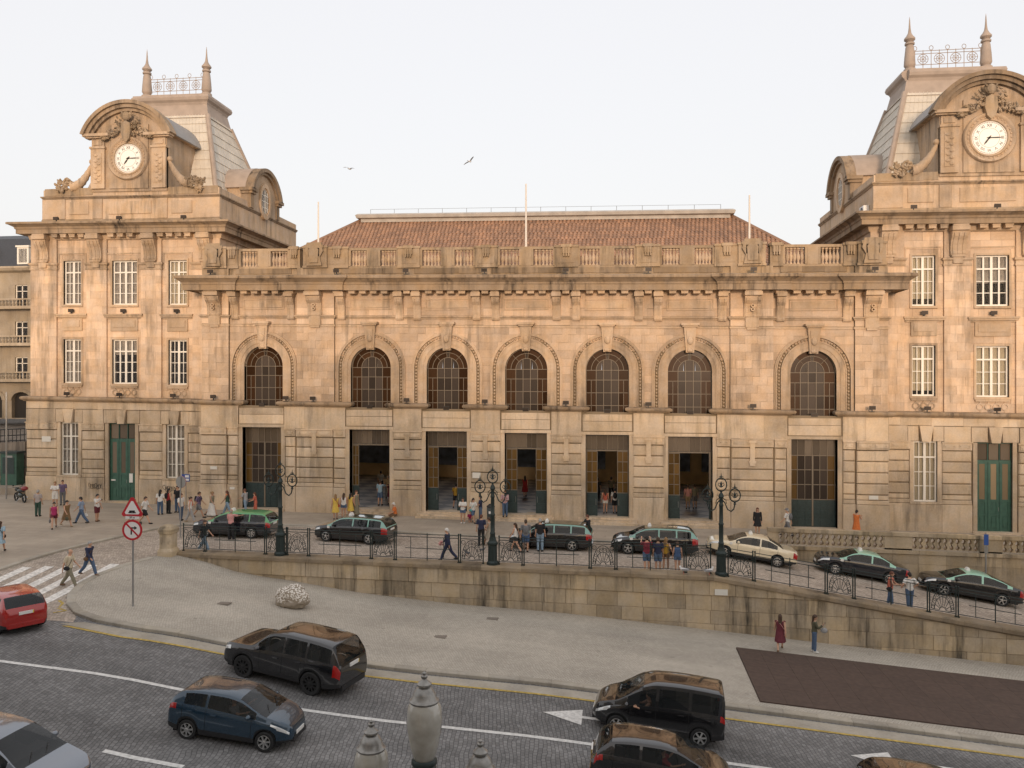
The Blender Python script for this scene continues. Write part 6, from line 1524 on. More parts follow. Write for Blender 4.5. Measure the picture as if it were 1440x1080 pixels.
@mesh_cache
def bottom_mesh(pose, kind):
    J = skel(pose); b = MB(); 
    if kind in ('skirt', 'dress', 'longskirt'):
        zb = dict(skirt=.56, dress=.50, longskirt=.16)[kind]; zt = 1.05 if kind != 'dress' else 1.44; rings = []; n = 18
        zsr = [zb, lerp(zb,.95,.3), lerp(zb,.95,.65), .95, 1.0, 1.08, 1.2, 1.32, 1.40, 1.44]
        ym = (J['leg',1][1].y + J['leg',-1][1].y)/2
        spread = abs(J['leg',1][1].y - J['leg',-1][1].y)/2
        for z in [q for q in zsr if q <= zt+.001]:
            t = max(0, (.95-z)/(.95-zb)); rx = tab([(q[0],q[1]) for q in TOR], max(z,.95))+.018 + .06*t; ry = tab([(q[0],q[2]) for q in TOR], max(z,.95))+.018 + (.05+spread*.9)*t
            rings.append([tuple(J['T']((rx*math.cos(2*PI*i/n)*(1+.05*t*(-1)**i), ym*t + ry*math.sin(2*PI*i/n)*(1+.05*t*(-1)**i), z))) for i in range(n)])
        b.loft(rings)
        if kind == 'dress':
            for s in (1,-1): b.ell(tuple(J['arm',s][0]), (.06,.058,.06), 8, 6)
    else:
        b.loft(torso_rings(J, .83, 1.035, .012))
        f = dict(trousers=1.94, shorts=.86, hotpants=.45)[kind]
        for s in (1,-1): limb(b, J['leg',s], LEGR, -.06, f, .016 if f < 1 else .013, flare=.012); b.ell(tuple(J['leg',s][0]), (.105,.112,.11), 8, 6)
    return b.mesh(kind, smooth=60)
@mesh_cache
def shoe_mesh(pose):
    J = skel(pose); b = MB()
    for s in (1,-1):
        an = J['leg',s][2]; b.ell((an.x, an.y+.055, an.z-.033), (.05,.138,.045), 10, 6); b.ell((an.x, an.y-.005, an.z-.012), (.046,.055,.05), 8, 6)
    return b.mesh('shoes', smooth=60)
@mesh_cache
def hair_mesh(pose, kind):
    J = skel(pose); b = MB(); T_ = J['T']
    if kind == 'bald':
        b.loft([[tuple(T_((.080*math.cos(a)*q, .005-.098*abs(math.sin(a))*q if False else .0+.1*math.sin(a)*q, z))) for a in [PI+PI*i/10 for i in range(11)]] for q, z in ((1.02,1.57),(1.06,1.63),(1.0,1.67))], closed=False, caps=False); return b.mesh('hair', smooth=60)
    n = 14; rings = []
    for a in (-12, 8, 30, 52, 72, 88):
        r = math.cos(R(a)); ring = []
        for i in range(n):
            t = 2*PI*i/n; front = max(0, math.sin(t)); z = 1.645 + .125*math.sin(R(a)) + (.055*front if a < 30 else 0)
            ring.append(tuple(T_((.087*r*math.cos(t), .008+.106*r*math.sin(t), z))))
        rings.append(ring)
    b.loft(rings)
    if kind == 'short': b.ell(tuple(T_((0,-.045,1.62))), (.074,.062,.075), 10, 6)
    if kind == 'long':
        b.loft([[tuple(T_((w*math.cos(2*PI*i/10), -.055+y+dd*math.sin(2*PI*i/10), z))) for i in range(10)] for w, y, dd, z in ((.082,0,.06,1.66),(.088,0,.055,1.56),(.092,-.02,.045,1.45),(.085,-.045,.035,1.34),(.05,-.05,.02,1.26))])
    if kind == 'bun': b.ell(tuple(T_((0,-.05,1.62))), (.074,.06,.07), 10, 6); b.ell(tuple(T_((0,-.11,1.68))), (.045,.045,.045), 8, 6)
    if kind == 'cap': pass
    return b.mesh('hair', smooth=60)
@mesh_cache
def acc_mesh(pose, kind):
    J = skel(pose); b = MB(); T_ = J['T']
    if kind == 'backpack': b.ell(tuple(T_((0,-.19,1.26))), (.14,.09,.22), 12, 8); [b.tube([T_((s*.1,-.12,1.42)), T_((s*.115,.0,1.475)), T_((s*.115,.125,1.36)), T_((s*.12,.08,1.12))], .018, 6) for s in (1,-1)]
    if kind == 'shoulderbag':
        b.tube([T_((-.12,.05,1.47)), T_((.05,.135,1.28)), T_((.19,.10,1.05)), T_((.2,0,1.0)), T_((.17,-.1,1.1)), T_((0,-.135,1.35)), T_((-.12,-.05,1.47))], .012, 5); b.ell(tuple(T_((.215,.02,.93))), (.06,.14,.10), 10, 6)
    if kind == 'handbag': w = J['arm',1][2] + J['hd',1]*.09; b.tube([w, w+Vector((0,.06,-.12)), w+Vector((0,.1,-.2))], .01, 5); b.tube([w, w+Vector((0,-.06,-.12)), w+Vector((0,-.1,-.2))], .01, 5); b.ell((w.x, w.y, w.z-.3), (.06,.16,.13), 10, 6)
    if kind == 'phone': w = (J['arm',1][2] + J['arm',-1][2])/2 if pose in ('photo','both') else J['arm',1][2]+J['hd',1]*.1; b.box(w.x-.075 if pose == 'photo' else w.x-.035, w.x+.075 if pose == 'photo' else w.x+.035, w.y+.03, w.y+.045, w.z-.0, w.z+.09)
    if kind == 'cap': b.lathe([(.092,0),(.094,.04),(.075,.085),(.03,.105)], 0, 0, 0, 12); b.box(-.06,.06,.05,.17,.005,.02); b.v = [tuple(T_((x, y+.012, z+1.68))) for x, y, z in b.v]
    if kind == 'hat': b.lathe([(.16,0),(.16,.012),(.09,.02),(.088,.09),(.05,.11)], 0, 0, 0, 14); b.v = [tuple(T_((x, y+.01, z+1.70))) for x, y, z in b.v]
    if kind == 'scarf': b.tube([T_((.09*math.cos(2*PI*i/10), .085*math.sin(2*PI*i/10), 1.475)) for i in range(10)], .035, 6, closed=True); b.tube([T_((.05,.1,1.46)), T_((.06,.14,1.3)), T_((.07,.13,1.15))], .03, 6)
    if kind == 'shirtfront': b.loft([[tuple(T_((x, y, z))) for x in (-.045,.045)] for y, z in ((.135,1.0),(.132,1.15),(.14,1.3),(.105,1.44))], closed=False, caps=False)
    if kind == 'bouquet': w = J['arm',1][2] + J['hd',1]*.1; [b.ell((w.x+random.uniform(-.09,.09), w.y+random.uniform(-.05,.12), w.z+random.uniform(-.1,.1)), (.05,.05,.05), 6, 5) for _ in range(14)]
    return b.mesh(kind, smooth=60)
ACCN = dict(backpack='backpack', shoulderbag='shoulder_bag', handbag='handbag', phone='phone', cap='cap', hat='hat', scarf='scarf', shirtfront='shirt_front', bouquet='bouquet')
def person(label, loc, face, pose, top, bottom, hair, h=1.72, acc=(), shoes='black', group=None):
    """face: compass direction in degrees the person looks to (0 = +x, 90 = towards the station)"""
    t = thing('person', label, 'person', loc, R(face-90), group); k = h/1.76; t.scale = (k*1.04, k*1.04, k)
    obj('body', body_mesh(pose), [M['skin'], M['eye'], M['lip']], t)
    if top: obj({'tee':'tee_shirt','tank':'sleeveless_top','long':'shirt','jacket':'jacket'}[top[0]], top_mesh(pose, top[0]), CM[top[1]], t)
    if bottom: obj({'hotpants':'shorts','longskirt':'long_skirt'}.get(bottom[0], bottom[0]), bottom_mesh(pose, bottom[0]), CM[bottom[1]], t)
    obj('shoes', shoe_mesh(pose), CM[shoes], t)
    if hair: obj('hair', hair_mesh(pose, hair[0]), HAIR[hair[1]], t)
    for a, c in acc: obj(ACCN[a], acc_mesh(pose, a), CM[c], t)
    return t
def pu(x, y, dz=.10): return (x, y, K*x + dz)
def pr(x, y): return (x, y, GU(x, y) + .004)
def plo(x, y, dz=.12): return (x, y, GL(x, y) + dz)
def ph(x, y): return (x, y, K*x + .477)
# plaza at the left
person('man in pale checked shirt and dark trousers, back turned, near the motorcycle', pu(-31.4,-5.6), 95, 'stand', ('tee','check'), ('trousers','green'), ('short','grey'), 1.74)
person('man in white tee by the pavilion wall behind two women', pu(-32.9,-2.0), -80, 'both', ('tee','white'), ('shorts','white'), ('short','fair'), 1.8)
person('person in purple shirt half hidden behind the man in white', pu(-33.0,-1.1), -70, 'stand', ('tee','purple'), ('trousers','grey'), ('short','brown'), 1.78)
person('woman in magenta top and shorts carrying a dark handbag', pu(-27.6,-9.1), -55, 'walk', ('tank','magenta'), ('hotpants','maroon'), ('bun','dark'), 1.66, (('handbag','grey'),))
person('woman in brown patterned dress walking across the plaza', pu(-27.3,-8.4), -20, 'walk2', None, ('dress','bpattern'), ('bun','dark'), 1.66, (('handbag','olive'),), 'tan')
person('man in blue checked shirt and jeans carrying a white plastic bag', pu(-27.1,-7.3), 200, 'walk', ('tee','bcheck'), ('trousers','denim'), ('short','dark'), 1.74, (('handbag','white'),))
person('man in white tee and red shorts looking at his phone', pu(-26.6,-6.5), -10, 'phone', ('tee','white'), ('shorts','maroon'), ('short','dark'), 1.74, (('phone','black'),), 'brown')
person('woman in pale top and light skirt at the plaza edge', pu(-25.75,-15.6), 110, 'walk', ('tee','lblue'), ('skirt','lblue'), ('long','brown'), 1.68, (('shoulderbag','black'),))
person('man in blue shirt and shorts on the raised pavement', (-43.9,4.3,1.16), 10, 'walk', ('tee','blue'), ('shorts','cream'), ('short','white'), 1.85, (('cap','white'),))
person('person in purple top walking on the raised pavement', (-42.8,4.5,1.16), 200, 'walk2', ('tee','purple'), ('shorts','pink'), ('short','dark'), 1.82)
person('woman in shorts walking beside a man in white shirt', pu(-23.75,-7.1), 10, 'walk2', ('tank','cream'), ('hotpants','grey'), ('long','fair'), 1.66)
person('man in white shirt and black shorts walking beside a woman', pu(-23.3,-6.6), 5, 'walk', ('tee','white'), ('shorts','black'), ('short','brown'), 1.78)
person('woman in white top and jeans standing by the graffiti wall', pu(-24.2,-3.4), 95, 'stand2', ('tee','white'), ('trousers','denim'), ('long','dark'), 1.68)
person('woman in red and black standing in a small group by the wall', pu(-23.9,-2.9), 60, 'stand', ('tank','red'), ('trousers','black'), ('long','dark'), 1.7, (('backpack','black'),))
person('dark haired man behind the woman in red by the wall', pu(-23.6,-2.3), -100, 'stand', ('tee','black'), ('trousers','denim'), ('short','dark'), 1.82)
person('man in pale polo shirt and jeans near the round sign', pu(-21.75,-5.1), -15, 'stand2', ('tee','white'), ('trousers','denim'), ('short','auburn'), 1.74)
person('woman in white trousers with an orange scarf', pu(-20.9,-5.5), 20, 'bagarm', ('tank','white'), ('trousers','lgrey'), ('bun','brown'), 1.66, (('scarf','coral'),), 'tan')
person('man in grey shirt with a black backpack walking to the taxis', pu(-21.2,-3.9), 8, 'walk', ('tee','purple'), ('shorts','grey'), ('short','brown'), 1.78, (('backpack','black'),))
person('woman in long white skirt walking before the pier', pu(-20.6,-3.3), -10, 'walk2', ('tank','khaki'), ('longskirt','white'), ('bun','fair'), 1.72)
person('woman in dark vest and pale jeans before the corner pier', pu(-19.9,-2.5), 180, 'walk', ('tank','green'), ('trousers','ldenim'), ('long','auburn'), 1.7, (('scarf','orange'),))
person('man in grey tee and jeans beside the closed glazed door', pu(-18.9,-1.9), 170, 'lean', ('tee','lgrey'), ('trousers','ldenim'), ('short','auburn'), 1.72)
person('woman in orange top bending beside the closed glazed door', pu(-18.2,-1.9), 200, 'lean', ('tee','coral'), ('trousers','coral'), ('long','auburn'), 1.5)
person('man in black printed tee and pale jeans striding by the railing', pr(-15.9,-13.0), -8, 'walk', ('tee','black'), ('trousers','ldenim'), ('short','brown'), 1.76, (('shoulderbag','black'),), 'white')
person('man in pink shirt standing at the door of the green-roofed taxi', pr(-16.0,-9.75), 75, 'point', ('tee','pink'), ('trousers','black'), ('bald','grey'), 1.76)
person('old man in beige shirt with a bag and walking stick on the crossing', plo(-19.05,-19.4,.02), 5, 'walk', ('tee','cream'), ('trousers','khaki'), ('bald','grey'), 1.82, (('shoulderbag','black'),), 'brown')
person('person in navy jumper and jeans with a bag strap on the crossing', plo(-18.9,-18.2,.1), -8, 'walk2', ('long','navy'), ('trousers','denim'), ('short','grey'), 1.72, (('shoulderbag','brown'),), 'brown')
# along the front
person('woman in yellow dress with a red bag in a group of three', pu(-12.3,-2.7), 110, 'stand2', None, ('dress','yellow'), ('long','fair'), 1.66, (('shoulderbag','red'),))
person('woman in white top and dark shorts in a group of three', pu(-11.95,-2.1), 95, 'stand', ('tank','white'), ('hotpants','denim'), ('long','brown'), 1.66)
person('woman in yellow wrap with dark hair in a group of three', pu(-11.55,-1.9), 70, 'stand2', None, ('dress','yellow'), ('long','dark'), 1.66)
person('slim woman in long grey dress before the second arch', pu(-11.3,-1.5,.12), -20, 'stand', ('tank','khaki'), ('longskirt','khaki'), ('short','auburn'), 1.76)
person('man in light blue tee and shorts raising an arm in the doorway', ph(-10.45,1.2), 80, 'point', ('tee','lblue'), ('shorts','denim'), ('short','brown'), 1.78)
person('woman in dark red in the doorway beside the man in light blue', ph(-9.95,2.0), 60, 'stand2', ('tee','maroon'), ('skirt','maroon'), ('long','brown'), 1.68)
person('person in pale top far inside behind the second arch', ph(-12.3,7.5), 90, 'stand', ('tee','lgrey'), ('trousers','black'), ('short','dark'), 1.7)
person('person in tan top inside the hall behind the second arch', ph(-10.9,4.6), 100, 'stand2', ('tee','tan'), ('trousers','grey'), ('bald','grey'), 1.75)
person('man in orange shirt crouched against the pier', pu(-8.75,-.95,-.28), 200, 'sit', ('tee','orange'), ('trousers','brown'), ('short','white'), 1.7, (('cap','white'),))
person('man in yellow tee and black shorts entering the third door', ph(-5.1,1.5), 90, 'walk', ('tee','mustard'), ('shorts','black'), ('short','dark'), 1.74)
person('dark clothed person walking deep inside the third door', ph(-5.5,8.5), 90, 'walk2', ('tee','black'), ('trousers','green'), ('long','dark'), 1.74)
person('woman in white tee and denim shorts facing the street', pu(-3.85,-2.4), -95, 'both', ('tee','white'), ('hotpants','denim'), ('short','brown'), 1.66, (), 'white')
person('woman with a blue bag standing with the family at the pier', pu(-3.25,-2.1), -40, 'bagarm', ('tee','white'), ('shorts','denim'), ('long','dark'), 1.66, (('shoulderbag','teal'),))
person('man in dark tee and jeans standing with the family at the pier', pu(-2.8,-1.8), 190, 'both', ('tee','navy'), ('trousers','denim'), ('short','dark'), 1.76)
person('child in pink sitting low in front of the family', pu(-3.5,-1.7,-.12), -80, 'sit', ('tee','magenta'), ('shorts','grey'), ('short','brown'), 1.15)
person('man in red checked shirt and jeans leaning by the middle door', (-1.3,-.95,K*-1.3+.36), -95, 'both', ('long','rcheck'), ('trousers','denim'), ('short','brown'), 1.76)
person('man in dark navy clothes walking away beside a woman in patterned dress', pr(-1.6,-8.6), 80, 'stand2', ('tee','navy'), ('trousers','black'), ('short','auburn'), 1.76)
person('woman in pale patterned dress striding beside a man in navy', pr(-1.15,-8.4), 175, 'walk', None, ('dress','pattern'), ('bun','brown'), 1.66, (), 'brown')
person('white haired man in navy suit walking with flowers in hand', pr(-2.65,-12.75), 175, 'walk2', ('jacket','navy'), ('trousers','navy'), ('short','white'), 1.76, (('shirtfront','lblue'),('bouquet','pink')))
person('woman in white tank top and black shorts beside the taxi door', pr(.55,-9.9), 160, 'walk', ('tank','white'), ('hotpants','black'), ('long','brown'), 1.66)
person('man in grey tee and blue shorts behind the taxi bonnet', pr(1.1,-9.95), 100, 'stand2', ('tee','grey'), ('shorts','blue'), ('short','brown'), 1.8, (('backpack','grey'),))
person('man in black tee and pale jeans at the open taxi door', pr(1.85,-9.55), 85, 'stand', ('tee','black'), ('trousers','ldenim'), ('short','grey'), 1.82)
person('person in dark shirt on the far side of the open-door taxi', pr(4.4,-6.9), 215, 'lean', ('tee','black'), ('trousers','black'), ('short','auburn'), 1.7)
person('woman in coral top and white shorts entering the fifth door', ph(5.25,1.2), 95, 'stand2', ('tank','coral'), ('hotpants','white'), ('long','brown'), 1.68)
person('woman in white tee and black shorts with a backpack in the fifth door', ph(5.9,1.4), 90, 'stand', ('tee','white'), ('shorts','black'), ('short','dark'), 1.7, (('backpack','black'),))
person('dark figure inside behind the two women in the fifth door', ph(4.6,6.5), 90, 'stand', ('tee','black'), ('trousers','black'), ('short','dark'), 1.76)
person('person in grey shirt further inside the fifth door', ph(5.6,8.0), 80, 'walk', ('tee','khaki'), ('trousers','black'), ('short','brown'), 1.76)
person('woman in red dress inside the middle door', ph(-.95,7.6), 100, 'walk', None, ('dress','red'), ('long','dark'), 1.7)
person('person in dark red shirt inside the middle door', ph(.15,8.4), 80, 'walk2', ('tee','maroon'), ('trousers','black'), ('short','dark'), 1.76)
person('person in pink top inside the sixth door', ph(11.0,4.4), 90, 'stand2', ('tee','pink'), ('shorts','tan'), ('short','brown'), 1.7)
person('person in khaki top inside the sixth door', ph(11.5,4.6), 95, 'stand', ('tee','khaki'), ('shorts','grey'), ('short','brown'), 1.74)
person('man in white shirt deep inside the sixth door', ph(10.6,9.6), 120, 'walk', ('tee','lgrey'), ('trousers','black'), ('short','dark'), 1.76)
person('man in red and black striped tee taking a photo at the railing', pr(7.5,-13.3), 95, 'photo', ('tee','striped'), ('shorts','denim'), ('short','dark'), 1.8, (('phone','black'),), 'red')
person('man in navy tee and denim shorts at the railing', pr(8.05,-13.2), 90, 'stand', ('tee','navy'), ('shorts','denim'), ('short','brown'), 1.74)
person('woman in yellow top shading her eyes at the railing', pr(8.45,-12.9), 60, 'hip', ('tank','mustard'), ('hotpants','brown'), ('long','fair'), 1.68, (), 'white')
person('girl in blue top and denim shorts at the railing', pr(9.0,-13.1), 85, 'stand2', ('tank','blue'), ('hotpants','denim'), ('bun','brown'), 1.52, (), 'white')
person('woman in black with red hair behind the cream taxi', pu(14.6,-2.6), -95, 'stand', ('long','black'), ('skirt','black'), ('long','auburn'), 1.68)
person('man in white shirt and grey cap with backpack on the terrace', pu(16.4,-2.6), 150, 'walk', ('tee','white'), ('trousers','grey'), ('short','grey'), 1.76, (('cap','grey'),('backpack','grey')))
person('woman in bright orange dress with dark curly hair on the terrace', pu(20.5,-2.3), 40, 'phone', None, ('dress','orange'), ('short','dark'), 1.7)
person('man in pale shirt with dark backpack by the green door', pu(31.6,-2.0), 100, 'stand2', ('tee','lblue'), ('trousers','black'), ('short','white'), 1.8, (('backpack','navy'),))
person('woman in coral top sitting on the sloping railing', pr(18.9,-13.35), -30, 'lean', ('tank','coral'), ('trousers','denim'), ('short','auburn'), 1.72, (('shoulderbag','black'),), 'grey')
person('man in white tee and jeans, hands on hips by the sloping railing', pr(19.85,-13.15), 100, 'hip', ('tee','white'), ('trousers','denim'), ('short','dark'), 1.78)
person('woman in maroon dress with a pink bag below the wall', plo(13.3,-16.2), 80, 'walk', None, ('dress','maroon'), ('long','brown'), 1.68, (('shoulderbag','pink'),), 'brown')
person('woman in brown jacket and jeans on the phone below the wall', plo(14.85,-15.9), -10, 'phone', ('long','olive'), ('trousers','denim'), ('long','brown'), 1.7, (('phone','black'),('handbag','lgrey')), 'white')
def driver(label, c, x, y, h, top, pose='drive', hair=('short','dark')):
    mw = c.matrix_world if False else (Matrix.Translation(c.location) @ c.rotation_euler.to_matrix().to_4x4() @ Matrix.Diagonal((*c.scale, 1)))
    p = mw @ Vector((x, y, .02)); t = person(label, p, math.degrees(c.rotation_euler.z), pose, top, ('trousers','denim'), hair, h); t.rotation_euler.y = 0; return t
driver('man with bare forearms driving the blue hatchback', c_fi, .12, -.36, 1.66, ('tee','grey'), 'driveout')
driver('driver of the black van resting an arm on the window', c_vn, .3, .40, 1.72, ('tank','brown'), 'driveout')
driver('driver in red shirt in the black hatchback', c_hb, .1, -.36, 1.66, ('tee','red'), 'driveout')
# ---------------------------------------------------------------- signs, motorcycle, boulder, bin, birds, floodlights
sg = thing('traffic_sign', 'pole with triangular warning sign above a no right turn sign', 'sign', plo(-14.85,-21.0), R(4))
MB().lathe([(.05,0),(.05,.04),(.04,.05),(.04,4.65),(.0,4.68)], n=10).build('pole', M['steel'], sg, smooth=True)
RW = simple('red_sign_enamel', (.45,.02,.03), .4); WH = simple('white_sign_enamel', (.72,.70,.68), .4); BKS = simple('black_sign_print', (.015,.015,.015), .5); BLS = simple('blue_sign_enamel', (.03,.09,.32), .4)
def tri(r, y0, y1, z): return [(r*math.cos(R(90+120*i+o)), z + r*math.sin(R(90+120*i+o))) for i in range(3) for o in (-7, 7)]
m = MB(); m.prism(tri(.52,0,0,4.22), 'y', -.07, -.05); o = m.build('warning_triangle', RW, sg)
MB().prism(tri(.36,0,0,4.22), 'y', -.074, -.068).build('sign_field', WH, o)
mp_ = MB(); mp_.box(-.17,.17,-.079,-.073,4.05,4.09)
for x in (-.09,.08): mp_.ringxz((x,4.10),.0,.05,-.079,-.073,0,2*PI,10)
mp_.box(-.13,.12,-.079,-.073,4.10,4.17); mp_.build('sign_symbol', BKS, o)
m = MB(); m.ringxz((0,3.32),.36,.45,-.075,-.05,0,2*PI,32); o = m.build('no_turn_ring', RW, sg)
MB().ringxz((0,3.32),.0,.365,-.068,-.05,0,2*PI,32).build('sign_field', WH, o)
m = MB(); m.box(-.07,-.01,-.075,-.068,3.12,3.38); m.box(-.07,.12,-.075,-.068,3.38,3.44); m.prism([(.10,3.33),(.22,3.41),(.10,3.49)],'y',-.075,-.068); m.build('sign_symbol', BKS, o)
m = MB(); m.prism([(-.29,3.57),(-.24,3.62),(.29,3.09),(.24,3.04)],'y',-.08,-.074); m.build('red_bar', RW, o)
m = MB(); m.box(-.3,.3,-.07,-.05,3.8,3.93); m.build('distance_plate', WH, sg); obj('lettering', text_mesh('50 m', .12), BKS, sg, loc=(0,-.073,3.865)).rotation_euler = (R(90),0,0)
s2 = thing('round_sign', 'grey back of a round sign on a pole before the pavilion', 'sign', pr(-19.2,-9.6), R(170))
MB().lathe([(.035,0),(.035,3.5)], n=8).build('pole', M['steel'], s2); MB().ringxz((0,3.2),.0,.36,-.06,-.045,0,2*PI,24).build('disc', RW, s2); MB().ringxz((0,3.2),.0,.35,-.045,-.035,0,2*PI,24).build('disc_back', M['steel'], s2)
s3 = thing('parking_sign', 'small blue and white sign on a pole by the pavilion window', 'sign', pu(-23.5,-1.4), 0)
MB().lathe([(.03,0),(.03,2.6)], n=8).build('pole', M['steel'], s3); MB().box(-.3,.3,-.04,-.03,2.0,2.5).build('plate', BLS, s3); MB().box(-.24,.24,-.044,-.04,2.06,2.2).box(-.05,.24,-.044,-.04,2.28,2.44).build('plate_print', WH, s3)
s4 = thing('street_sign', 'grey pole with narrow blue signs beside the terrace parapet', 'sign', (26.4,-5.75,GU(26.4,-5.75)), 0)
MB().lathe([(.045,0),(.045,3.4),(.0,3.42)], n=8).build('pole', M['steel'], s4); MB().box(-.12,.12,-.06,-.045,2.75,3.35).build('plate', BLS, s4); MB().box(-.10,.10,-.06,-.045,2.3,2.7).build('plate', M['steel'], s4)
# motorcycle by the corner of the pavilion
mc = thing('motorcycle', 'dark motorcycle with red top box parked at the pavilion corner', 'motorcycle', pu(-36.9,-.35), R(150))
for x in (-.68, .68):
    m = MB(); m.tube([(x+.27*math.cos(2*PI*i/20), 0, .31+.27*math.sin(2*PI*i/20)) for i in range(20)], .06, 8, closed=True); w = m.build('wheel', M['tyre'], mc, smooth=60)
    m = MB(); [m.tube([(x,0,.31),(x+.24*math.cos(2*PI*i/8),0,.31+.24*math.sin(2*PI*i/8))], .012, 4) for i in range(8)]; m.build('spokes', M['alloy'], w)
m = MB(); m.ell((-.02,0,.48),(.34,.16,.2),12,8); m.ell((.18,0,.78),(.28,.15,.14),12,8); m.tube([(.68,.0,.31),(.48,0,.9),(.42,0,1.0)],.035,6); m.tube([(-.68,0,.31),(-.15,0,.4)],.04,6); m.ell((.56,0,.86),(.12,.16,.16),10,6); m.build('frame', simple('dark_green_fairing', (.02,.03,.025), .3, coat=.8), mc, smooth=60)
m = MB(); m.ell((-.28,0,.80),(.36,.15,.07),12,6); m.build('saddle', M['seat'], mc, smooth=60)
m = MB(); m.tube([(.40,-.36,1.04),(.44,0,1.0),(.40,.36,1.04)],.018,6); [m.ell((.44,s*.3,1.16),(.02,.07,.05),8,5) for s in (-1,1)]; m.build('handlebar', M['black'], mc)
m = MB(); m.ell((-.72,0,1.02),(.24,.25,.17),12,8); m.build('top_box', simple('dark_red_box', (.22,.015,.02), .3, coat=.6), mc, smooth=True)
m = MB(); m.tube([(0,.0,.3),(.05,.25,.02)],.02,5); m.tube([(-.1,-.14,.3),(-.7,-.17,.38)],[.04,.05],8); m.build('exhaust', M['chrome'], mc)
# boulder on the lower sidewalk
def rock(name, loc, r, seed, mat):
    bm = bmesh.new(); bmesh.ops.create_icosphere(bm, subdivisions=5, radius=1); rr = random.Random(seed); from mathutils import noise as NZ
    for v in bm.verts:
        d = v.co.normalized(); n_ = NZ.fractal(d*1.4 + Vector((seed,0,0)), 1.0, 2.0, 4); f_ = 1 + .22*n_ + .03*NZ.noise(d*9)
        v.co = Vector((d.x*r[0], d.y*r[1], d.z*r[2]))*f_
        if v.co.z < -.7*r[2]: v.co.z = -.7*r[2]
    me = bpy.data.meshes.new(name); bm.to_mesh(me); bm.free(); me.shade_smooth(); o = obj(name, me, mat); o.location = (loc[0], loc[1], loc[2]+.7*r[2]-.01); return o
def rock_mat():
    m, n, l, b = newmat('speckled_boulder'); b.inputs['Roughness'].default_value = .9
    g = n.new('ShaderNodeTexCoord'); v = n.new('ShaderNodeTexVoronoi'); v.inputs['Scale'].default_value = 13; l.new(g.outputs['Object'], v.inputs['Vector'])
    t = n.new('ShaderNodeTexNoise'); t.inputs['Scale'].default_value = 2.5; t.inputs['Detail'].default_value = 6; l.new(g.outputs['Object'], t.inputs['Vector'])
    sx = n.new('ShaderNodeSeparateXYZ'); l.new(g.outputs['Object'], sx.inputs[0])
    a = n.new('ShaderNodeMath'); a.operation = 'MULTIPLY_ADD'; l.new(t.outputs[0], a.inputs[0]); a.inputs[1].default_value = 1.2; l.new(sx.outputs[2], a.inputs[2])
    cov = n.new('ShaderNodeMapRange'); cov.inputs[1].default_value = .40; cov.inputs[2].default_value = .58; l.new(a.outputs[0], cov.inputs[0])
    lt = n.new('ShaderNodeMath'); lt.operation = 'LESS_THAN'; lt.inputs[1].default_value = .50; l.new(v.outputs['Distance'], lt.inputs[0])
    mu = n.new('ShaderNodeMath'); mu.operation = 'MULTIPLY'; l.new(cov.outputs[0], mu.inputs[0]); l.new(lt.outputs[0], mu.inputs[1])
    cr = n.new('ShaderNodeValToRGB'); cr.color_ramp.elements[0].color = (.20,.16,.12,1); cr.color_ramp.elements[1].color = (.40,.34,.26,1); l.new(t.outputs[0], cr.inputs[0])
    mx = n.new('ShaderNodeMix'); mx.data_type = 'RGBA'; l.new(mu.outputs[0], mx.inputs[0]); l.new(cr.outputs[0], mx.inputs[6]); mx.inputs[7].default_value = (.74,.69,.62,1); l.new(mx.outputs[2], b.inputs['Base Color'])
    bp = n.new('ShaderNodeBump'); bp.inputs['Strength'].default_value = .5; bp.inputs['Distance'].default_value = .03; l.new(t.outputs[0], bp.inputs['Height']); l.new(bp.outputs[0], b.inputs['Normal']); return m
tag(rock('boulder', (-8.85,-18.0,GL(-8.85,-18)+.12), (.78,.55,.58), 7, rock_mat()), 'large boulder speckled with white chips on the lower sidewalk', 'boulder')
bn_ = thing('litter_bin', 'dark litter bin on a post before the pier by the middle door', 'bin', pu(-1.95,-2.9))
MB().lathe([(.05,0),(.05,.5)], n=8).build('post', M['black'], bn_); MB().lathe([(.2,.35),(.24,.45),(.25,1.15),(.22,1.2)], n=14).build('body', simple('grey_green_bin', (.04,.05,.05), .5), bn_, smooth=True); MB().lathe([(.27,1.2),(.27,1.25),(.1,1.4)], n=14).build('lid', M['black'], bn_, smooth=True); MB().box(-.09,.09,-.26,-.24,.8,.95).build('sticker', WH, bn_)
GULL = simple('gull_white', (.7,.69,.67), .7); GULLG = simple('gull_grey', (.28,.28,.29), .7); PIG = simple('pigeon_grey', (.09,.09,.10), .6)
def gull_fly(label, loc, rot, bank):
    t = thing('seagull', label, 'bird', loc, rot, 'seagulls over the station'); t.rotation_euler = (bank, 0, rot); t.scale = (.62,)*3
    MB().tube([(-.28,0,0),(-.15,0,.0),(.05,0,.01),(.18,0,.02),(.25,0,.02)], [.02,.06,.08,.055,.02], 8).build('body', GULL, t, smooth=60)
    MB().loft([[(x-.02,-.04,0),(x+.02,-.04,0),(x+.02,.04,.005),(x-.02,.04,.005)] for x in (-.4,-.26)]).build('tail', GULL, t)
    MB().lathe([(.02,0),(.012,.04),(.0,.07)], n=6).build('beak', CM['mustard'], t, loc=(.25,0,.02)).rotation_euler = (0, R(90), 0)
    for s in (-1, 1):
        MB().loft([[(xa,s*y,z),(xb,s*y,z+.01),(xb,s*y,z+.0),(xa,s*y,z-.01)] for y, xa, xb, z in ((.04,-.08,.12,.03),(.25,-.06,.14,.13),(.48,-.10,.09,.14),(.72,-.2,-.12,.06))]).build('wing', GULLG, t)
gull_fly('seagull gliding above the roof nearest the left clock tower', (-10.9,-4,22.9), R(70), R(12))
